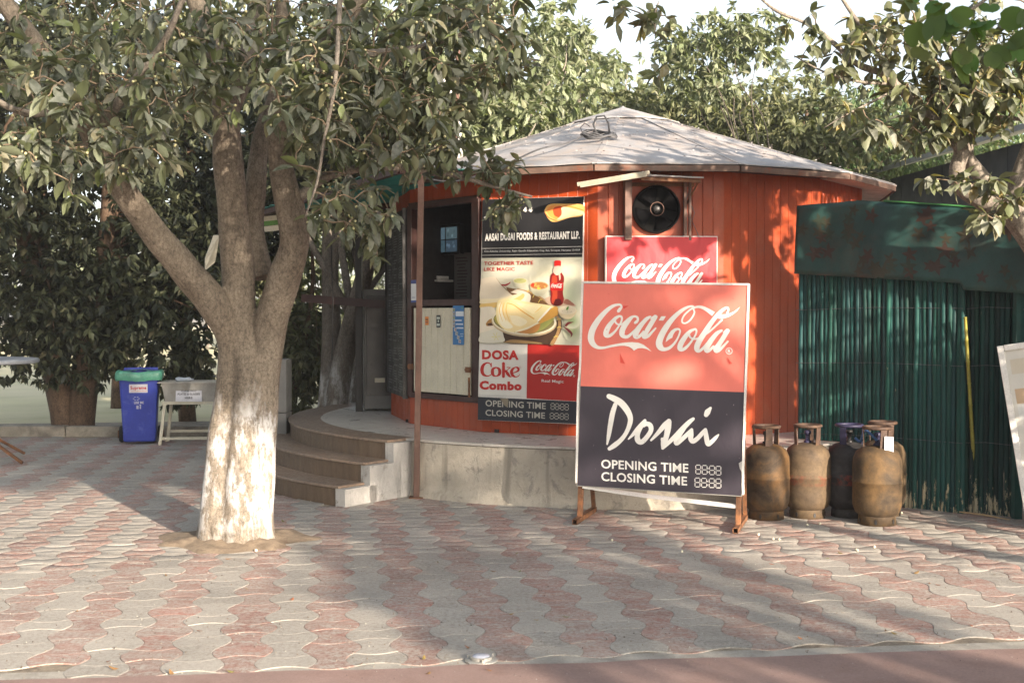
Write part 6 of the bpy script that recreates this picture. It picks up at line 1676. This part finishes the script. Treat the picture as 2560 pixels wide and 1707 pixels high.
rblobs = [BS(2390, 230, 8.4, .50, .6, .36, 120), BS(2500, 150, 8.4, .42, .6, .45, 110), BS(2220, 110, 8.4, .46, .4, .30, 40), BS(2060, 110, 8.3, .34, .3, .24, 18), BS(2130, 300, 8.2, .14, .15, .10, 7), BS(2290, 330, 8.4, .3, .3, .12, 18), BS(2500, 520, 8.25, .15, .18, .24, 13), BS(2440, 460, 8.2, .2, .2, .10, 8), BS(1630, 50, 8.0, .13, .15, .16, 9), BS(1560, 30, 8.0, .10, .1, .1, 3), BS(1650, 190, 8.0, .04, .04, .10, 2), BS(2330, 450, 8.3, .08, .1, .05, 3),
          ((4.5, 8.3, 3.5), (.9, 1.0, .9), 120), ((3.3, 8.4, 4.4), (1.3, 1.0, .55), 110), ((4.1, 8.0, 2.75), (.55, .5, .65), 46)]
grow(rtr, RT, rblobs, 9, leaf=(.095, .15), ratio=.48, singles=280, figs=.45, lpc=(4, 7), pal=[((.15, .16, .11), .5), ((.10, .12, .045), .36), ((.20, .17, .06), .12), ((.26, .19, .03), .02)])

# ------------------------------------------------------------------ other trees
def wild(base, height, crown, seed, label, lm='leaf_bg', n=700, leaf=(.13, .19), bark='bark_dark', pal=None, trunk_r=.11, lean=(0, 0), name='tree', group=None, stems=1, low=.35, droop=.5, lpc=(8, 12), simple=True, twig=False, shell=.42, cat='tree', ratio=.42):
    t = empty(name, base, 0, label, cat, group); g = random.Random(seed); bs = Vector(base); paths = []
    for s in range(stems):
        a = 2 * math.pi * (s + g.random()) / stems; d = Vector((math.cos(a), math.sin(a), 0)) * (.12 if stems > 1 else 0)
        top_ = bs + Vector((lean[0], lean[1], height * .72)) + d * 5
        pts = [bs + d * .6, bs + d + (top_ - bs) * .25 + Vector((g.uniform(-.1, .1), g.uniform(-.1, .1), 0)), bs + (top_ - bs) * .6 + d * 2, top_]
        paths.append([(p.x, p.y, p.z - (.06 if i == 0 else 0), trunk_r * (1.2, 1, .7, .3)[i]) for i, p in enumerate(pts)])
    main = list(paths)
    for k in range(7):
        m0 = g.choice(main); k0 = .45 + .5 * g.random(); C = crom(m0, 6); st_ = C[int((len(C) - 1) * k0)]
        c, rd, _ = crown[k % len(crown)]; a = g.uniform(0, 6.28); e = Vector(c) + Vector((rd[0] * .7 * math.cos(a), rd[1] * .7 * math.sin(a), rd[2] * g.uniform(-.3, .6))); s0_ = Vector(st_[:3])
        md = s0_.lerp(e, .5) + Vector((0, 0, .15)); md2 = s0_.lerp(e, .75) + Vector((g.uniform(-.2, .2), g.uniform(-.2, .2), g.uniform(-.1, .15))); md += Vector((g.uniform(-.25, .25), g.uniform(-.25, .25), 0)); paths.append([(*s0_, st_[3] * .45), (*md, st_[3] * .28), (*md2, st_[3] * .18), (*e, .006)])
    limb_tubes(rel(paths, bs), 9).build('trunk', M[bark], t, smooth=True)
    tot = sum(c[2] for c in crown); blobs = [(c[0], c[1], max(4, int(n * c[2] / tot))) for c in crown]
    grow(t, paths, blobs, seed, leaf=leaf, lm=lm, simple=simple, twig=twig, pal=pal, droop=droop, lpc=lpc, shell=shell, node_from=.5, ratio=ratio)
    return t
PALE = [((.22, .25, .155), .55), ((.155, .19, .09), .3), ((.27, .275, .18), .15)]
GREEN = [((.10, .17, .065), .5), ((.14, .20, .08), .35), ((.19, .23, .13), .15)]
SHADE_DARK = [((.024, .032, .018), .62), ((.036, .045, .022), .3), ((.08, .075, .04), .08)]  # dark leaf tones, lowered further to carry the shade on these trees
OLIVE = [((.15, .16, .075), .5), ((.10, .115, .05), .35), ((.20, .195, .10), .15)]
def cb(px, py, Y, rx, ry, rz, w=1.0): q = P2(px, py, Y); return ((q.x, q.y, q.z), (rx, ry, rz), w)
def base_at(px, Y): q = P2(px, 723, Y); return (q.x, Y, -.05)
GB = 'trees behind the kiosk'
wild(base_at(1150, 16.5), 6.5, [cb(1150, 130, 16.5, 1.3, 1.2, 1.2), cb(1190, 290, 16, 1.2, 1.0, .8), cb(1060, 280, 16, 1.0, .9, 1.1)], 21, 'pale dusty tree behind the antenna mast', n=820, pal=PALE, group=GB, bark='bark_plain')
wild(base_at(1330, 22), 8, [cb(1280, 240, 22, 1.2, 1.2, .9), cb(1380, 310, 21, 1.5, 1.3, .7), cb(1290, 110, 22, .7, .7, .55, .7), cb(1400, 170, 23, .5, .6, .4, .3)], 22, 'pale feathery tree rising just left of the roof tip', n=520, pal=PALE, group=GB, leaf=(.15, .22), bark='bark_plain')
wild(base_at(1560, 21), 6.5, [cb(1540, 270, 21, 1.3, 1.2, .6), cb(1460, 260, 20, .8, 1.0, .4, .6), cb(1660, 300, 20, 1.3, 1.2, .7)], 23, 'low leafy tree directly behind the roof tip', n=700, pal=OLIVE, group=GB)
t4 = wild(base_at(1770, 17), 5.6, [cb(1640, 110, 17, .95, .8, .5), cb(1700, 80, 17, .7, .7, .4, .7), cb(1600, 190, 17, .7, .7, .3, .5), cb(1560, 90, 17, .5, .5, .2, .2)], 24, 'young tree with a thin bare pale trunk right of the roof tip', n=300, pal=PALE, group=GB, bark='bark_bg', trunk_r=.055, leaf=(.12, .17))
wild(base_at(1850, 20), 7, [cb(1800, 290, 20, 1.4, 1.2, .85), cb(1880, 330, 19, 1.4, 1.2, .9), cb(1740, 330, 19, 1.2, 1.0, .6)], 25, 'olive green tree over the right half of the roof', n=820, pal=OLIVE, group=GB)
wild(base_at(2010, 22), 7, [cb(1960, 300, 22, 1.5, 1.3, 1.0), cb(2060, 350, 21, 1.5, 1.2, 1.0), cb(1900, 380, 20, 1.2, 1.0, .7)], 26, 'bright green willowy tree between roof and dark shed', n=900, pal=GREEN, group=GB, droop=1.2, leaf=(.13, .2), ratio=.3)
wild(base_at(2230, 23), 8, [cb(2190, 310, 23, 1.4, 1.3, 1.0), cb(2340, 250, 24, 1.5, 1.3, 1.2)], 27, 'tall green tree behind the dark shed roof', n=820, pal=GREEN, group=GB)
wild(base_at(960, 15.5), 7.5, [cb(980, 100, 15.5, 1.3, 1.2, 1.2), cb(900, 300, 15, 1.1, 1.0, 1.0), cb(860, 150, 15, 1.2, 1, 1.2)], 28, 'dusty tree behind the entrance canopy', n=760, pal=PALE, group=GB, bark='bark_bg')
GL = 'trees around the lawn'
# dense dark fig by the lawn
q = P2(170, 985, 15.9)
wild((q.x, 15.9, -.05), 6.2, [cb(170, 500, 15.8, 1.9, 1.5, 1.9), cb(330, 690, 15.7, 1.1, 1.0, 1.15), cb(20, 650, 15.6, 1.5, 1.2, 1.35), cb(170, 740, 15.6, .9, .7, .9), cb(400, 560, 16, 1.0, 1.0, 1.2), cb(420, 840, 15.9, .5, .5, .6, .3)], 31, 'dense dark fig tree whose crown reaches down to the lawn edge', n=2300, pal=SHADE_DARK, lm='leaf_shade', group=GL, stems=4, trunk_r=.16, leaf=(.12, .17), shell=.5)
wild(base_at(430, 17.5), 7, [cb(430, 300, 17.5, 1.6, 1.3, 1.8), cb(560, 420, 17, 1.0, .9, 1.3), cb(480, 560, 17.5, .9, .8, 1.0, .6)], 32, 'dark leafy tree behind the left limb of the fig', n=1000, pal=SHADE_DARK, lm='leaf_shade', group=GL)
wild(base_at(-60, 14.5), 7.5, [cb(-40, 250, 14.5, 1.6, 1.4, 1.7), cb(130, 190, 15.5, 1.5, 1.3, 1.5)], 33, 'dark tree filling the upper left corner', n=1200, pal=SHADE_DARK, lm='leaf_shade', group=GL)
wild(base_at(270, 20), 8, [cb(270, 120, 20, 2.2, 1.6, 1.8), cb(560, 180, 20, 2.0, 1.5, 1.6)], 34, 'tall tree high behind the fig crown', n=1000, pal=OLIVE, group=GL)
wild(base_at(745, 14.2), 6, [cb(760, 240, 14.2, 1.2, 1.0, 1.1), cb(700, 380, 14.6, .7, .7, .6, .5)], 35, 'whitewashed forked tree just behind the steps', n=620, pal=SHADE_DARK, lm='leaf_shade', group=GL, bark='bark_bg', trunk_r=.13, lean=(.1, 0), stems=2)
wild(base_at(800, 15.2), 6, [cb(830, 300, 15.2, 1.1, 1.0, 1.1), cb(860, 500, 15.5, .6, .6, .7, .5)], 36, 'second whitewashed tree behind the canopy rail', n=620, pal=OLIVE, group=GL, bark='bark_bg', trunk_r=.11, lean=(.3, 0))
wild(base_at(660, 17.5), 4.2, [cb(660, 640, 17.5, .75, .7, 1.3), cb(650, 800, 17.3, .6, .6, .75), cb(720, 850, 17.5, .7, .6, .8), cb(840, 800, 17.8, .9, .7, 1.1)], 37, 'sunlit bushy tree between the big trunk and the steps', n=900, pal=OLIVE, group=GL, stems=3, trunk_r=.05)
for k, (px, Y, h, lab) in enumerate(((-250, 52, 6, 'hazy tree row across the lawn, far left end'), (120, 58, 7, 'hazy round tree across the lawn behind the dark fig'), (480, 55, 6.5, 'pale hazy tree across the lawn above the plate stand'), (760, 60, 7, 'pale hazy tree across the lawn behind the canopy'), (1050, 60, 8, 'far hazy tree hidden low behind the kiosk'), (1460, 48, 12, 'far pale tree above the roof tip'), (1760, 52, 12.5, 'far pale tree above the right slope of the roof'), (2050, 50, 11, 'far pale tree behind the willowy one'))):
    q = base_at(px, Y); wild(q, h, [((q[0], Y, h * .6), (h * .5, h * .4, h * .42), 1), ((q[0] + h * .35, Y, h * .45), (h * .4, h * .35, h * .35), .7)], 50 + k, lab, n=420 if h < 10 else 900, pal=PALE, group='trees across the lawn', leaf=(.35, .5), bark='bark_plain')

# trees standing beside and behind the photographer; they shade the forecourt
wild((6.1, -1.2, -.05), 5.0, [((6.1, -1.2, 3.0), (1.15, 1.15, 1.05), 1), ((6.8, -.4, 3.6), (1.2, 1.2, .9), .8), ((5.2, -1.6, 2.6), (.8, .8, .55), .5)], 61, 'leafy shade tree outside the frame behind the camera', n=620, pal=OLIVE, group='shade trees beside the path', leaf=(.13, .18), bark='bark_plain')
nt0 = (6.2, 4.2, -.05)
bh = wild(nt0, 5.2, [((4.9, 2.7, 4.2), (.95, .95, .75), 1), ((4.0, 3.2, 4.6), (.8, .8, .5), .6)], 62, 'round-leaved tree whose green leaves hang in at the top right', lm='leaf_near', n=260, pal=[((.09, .19, .035), .7), ((.13, .24, .05), .3)], group='shade trees beside the path', leaf=(.11, .15), ratio=.8, bark='bark_plain', lean=(-1.3, -1.4))
wild((7.2, -2.6, -.05), 10.5, [((6.0, -3.7, 7.6), (2.2, 2.2, 1.9), 1), ((4.6, -4.6, 7.2), (1.5, 1.5, 1.3), .5), ((7.4, -2.6, 7.4), (1.5, 1.4, 1.3), .5), ((6.8, -1.9, 4.9), (1.5, 1.5, .95), 1.0), ((6.0, -3.7, 5.45), (1.25, 1.25, .8), .8)], 63, 'tall shade tree outside the frame behind the camera', n=1600, pal=OLIVE, group='shade trees beside the path', leaf=(.15, .22), bark='bark_plain', trunk_r=.2, lean=(-1.0, -1.2))
wild((5.0, 6.9, -.05), 2.0, [((5.0, 6.9, 1.3), (.55, .55, 1.3), 1), ((5.4, 7.3, 1.3), (.55, .55, 1.3), .9)], 64, 'low leafy shrub added unseen past the right edge to shade the bamboo screens', n=300, pal=OLIVE, group='shade trees beside the path', leaf=(.12, .17), bark='bark_plain', trunk_r=.03, stems=4, name='shrub', cat='shrub')  # unseen shrub put here to shade the bamboo screens
for k, (x, y, h) in enumerate(((-6.5, -3.5, 8.5), (-10.5, 2.5, 8.5), (-2.5, -8.5, 9), (-11, 9, 8), (10.5, 7.0, 8.5), (12.5, 1.5, 9), (9.5, 12.5, 7.5), (1.0, -10.5, 9))):  # unseen ring of trees added to cut sky light around the forecourt
    wild((x, y, -.05), h, [((x, y, h * .62), (2.4, 2.4, h * .34), 1), ((x + 1.2, y + .8, h * .5), (1.8, 1.8, h * .3), .7), ((x - 1.2, y - .6, h * .45), (1.8, 1.8, h * .28), .7)], 80 + k, 'large leafy tree added outside the frame to block sky light, ' + ('behind the photographer on the left', 'left of the forecourt', 'far behind the photographer', 'left beyond the high table', 'right beyond the shrub', 'far right of the path', 'right behind the bamboo screens', 'straight behind the photographer')[k], n=620, pal=OLIVE, group='unseen trees added to block sky light', leaf=(.24, .34), bark='bark_plain', trunk_r=.16)
# its low branch that hangs into the top right corner
hb = [(4.7, 2.9, 3.3, .03), (3.4, 4.2, 3.2, .02), (2.35, 5.2, 3.05, .012), (1.95, 5.2, 2.85, .006)]
limb_tubes(rel([hb], bh.location), 7).build('hanging_branch', M['bark_plain'], bh, smooth=True)
near_singles = []
for wk in range(3):                       # two-lobed leaves
    V = [(0, .0, 0), (0, .35, -.03), (0, .72, -.05)]; F_ = []
    for sgn in (-1, 1):
        o_ = len(V); ring_ = [(.18, -.06), (.36, .10), (.46, .35), (.44, .62), (.32, .86), (.17, .95), (.05, .86)]
        V += [(sgn * x * (.9, 1.05, .95)[wk], y, .10 * x + (.02, -.05, .06)[wk] * y) for x, y in ring_]
        idx = [0] + [o_ + i for i in range(7)] + [2]
        for i in range(len(idx) - 1):
            if idx[i] == 1 or idx[i + 1] == 1: continue
            t_ = (1, idx[i], idx[i + 1]); F_.append(t_ if sgn > 0 else t_[::-1])
    bb = MB(); bb.add(V, F_); near_singles.append(bb.mesh('leaf', M['leaf_no'], True))
g_ = np.random.default_rng(3); cpts = np.array([GY(px, py, 5.2) for px, py in ((2290, 60), (2340, 110), (2365, 60), (2330, 30), (2270, 20), (2410, 150), (2450, 140), (2390, 40), (2440, 75), (2480, 60), (2500, 110), (2420, 115), (2530, 40), (2540, 130), (2460, 20), (2360, 15), (2480, 140), (2550, 90), (2310, 10))])
nl = len(cpts) * 2; pos = np.repeat(cpts, 2, 0) + g_.normal(size=(nl, 3)) * .03; D = g_.normal(size=(nl, 3)) * .6 + np.array([0, -.2, -.8]); Nn = g_.normal(size=(nl, 3)) * .4 + np.array([0, -1, .5])
for i in range(nl):
    X, Y, Z = frames(D[i:i + 1], Nn[i:i + 1]); s_ = g_.uniform(.07, .115)
    mt = Matrix(((X[0][0], Y[0][0], Z[0][0], pos[i][0]), (X[0][1], Y[0][1], Z[0][1], pos[i][1]), (X[0][2], Y[0][2], Z[0][2], pos[i][2]), (0, 0, 0, 1)))
    o = inst('leaf', near_singles[i % 3], bh, color=(.08 * g_.uniform(.8, 1.3), .14 * g_.uniform(.8, 1.2), .035, 1)); o.matrix_local = Matrix.Translation(-bh.location) @ mt @ Matrix.Diagonal((s_ * 1.05, s_, s_, 1))
# dry leaves on the paving
bb = MB(); bb.add([tuple(t * np.array([.5, 1, -1.2])) for t in LEAF_T], LEAF_F); dl = bb.mesh('dry_leaf', M['ocol'], True)
for k in range(46):
    p = G(rng.uniform(40, 2500), rng.uniform(1290, 1690))
    if edge_dist(p.x, p.y) < -.3 or (p - KC).length < 4.3: continue
    s_ = rng.uniform(.022, .05)
    tag(inst('dry_leaf', dl, None, (p.x, p.y, .006), (rng.uniform(-.25, .25), rng.uniform(-.25, .25), rng.uniform(0, 6.28)), (s_, s_, s_), (rng.uniform(.18, .34), rng.uniform(.11, .2), .06, 1)), 'small curled dry leaf lying on the paving', 'leaf', 'dry leaves scattered on the paving')

# leaf litter on the roof, grit and crumbs on the paving
V, lo, sz, cc = [], [], [], []
for k in range(150):
    th = rng.uniform(-75, 75); r_ = RE * math.sqrt(rng.uniform(.08, .97)); q = KC + kp(th, r_, rz_at(r_) + .014); s_ = rng.uniform(.012, .035); a = rng.uniform(0, 6.28); o0 = len(V)
    for t in LEAF_S: V.append((q.x + s_ * (t[0] * math.cos(a) - t[1] * math.sin(a)), q.y + s_ * (t[0] * math.sin(a) + t[1] * math.cos(a)), q.z + s_ * (.3 + t[2]))); cc.append((rng.uniform(.10, .2), .08, .05))
    for f in LEAF_SF: lo += [o0 + i for i in f]; sz.append(3)
o = inst('leaf_litter', fast_mesh('leaf_litter', np.array(V) - np.array(KC), lo, sz, M['vcol'], np.array(cc)), kiosk); tag(o, kind='stuff')
V, lo, sz, cc = [], [], [], []
T4 = [(1, 0, -.6), (-.5, .9, -.6), (-.5, -.9, -.6), (0, 0, .9)]
for k in range(1500):
    p = G(rng.uniform(-100, 2660), 1240 + 460 * rng.random() ** .8)
    if (p - KC).length < 3.4: continue
    s_ = rng.uniform(.0015, .0055); a = rng.uniform(0, 6.28); c = rng.choice([(.5, .47, .4), (.22, .17, .12), (.35, .3, .24), (.12, .09, .07)]); o0 = len(V)
    for x, y, z in T4: V.append((p.x + s_ * (x * math.cos(a) - y * math.sin(a)), p.y + s_ * (x * math.sin(a) + y * math.cos(a)), .004 + s_ * z)); cc.append(c)
    lo += [o0, o0 + 1, o0 + 3, o0 + 1, o0 + 2, o0 + 3, o0 + 2, o0, o0 + 3]; sz += [3, 3, 3]
tag(inst('grit', fast_mesh('grit', np.array(V), lo, sz, M['vcol'], np.array(cc))), 'fine grit and crumbs scattered over the paving', kind='stuff')
# ================================================================== HAZE
b = MB(); b.box((0, 190, 5.9), (850, 660, 14.2))
hz_m = bpy.data.materials.new('haze_air'); hz_m.use_nodes = True; hn = hz_m.node_tree
for n_ in list(hn.nodes):
    if n_.type == 'BSDF_PRINCIPLED': hn.nodes.remove(n_)
pvn = hn.nodes.new('ShaderNodeVolumePrincipled'); pvn.inputs['Color'].default_value = (.96, .97, 1, 1); pvn.inputs['Density'].default_value = HAZE; pvn.inputs['Anisotropy'].default_value = .15
hn.links.new(pvn.outputs[0], hn.nodes['Material Output'].inputs['Volume'])
tag(b.build('haze', hz_m), kind='stuff')
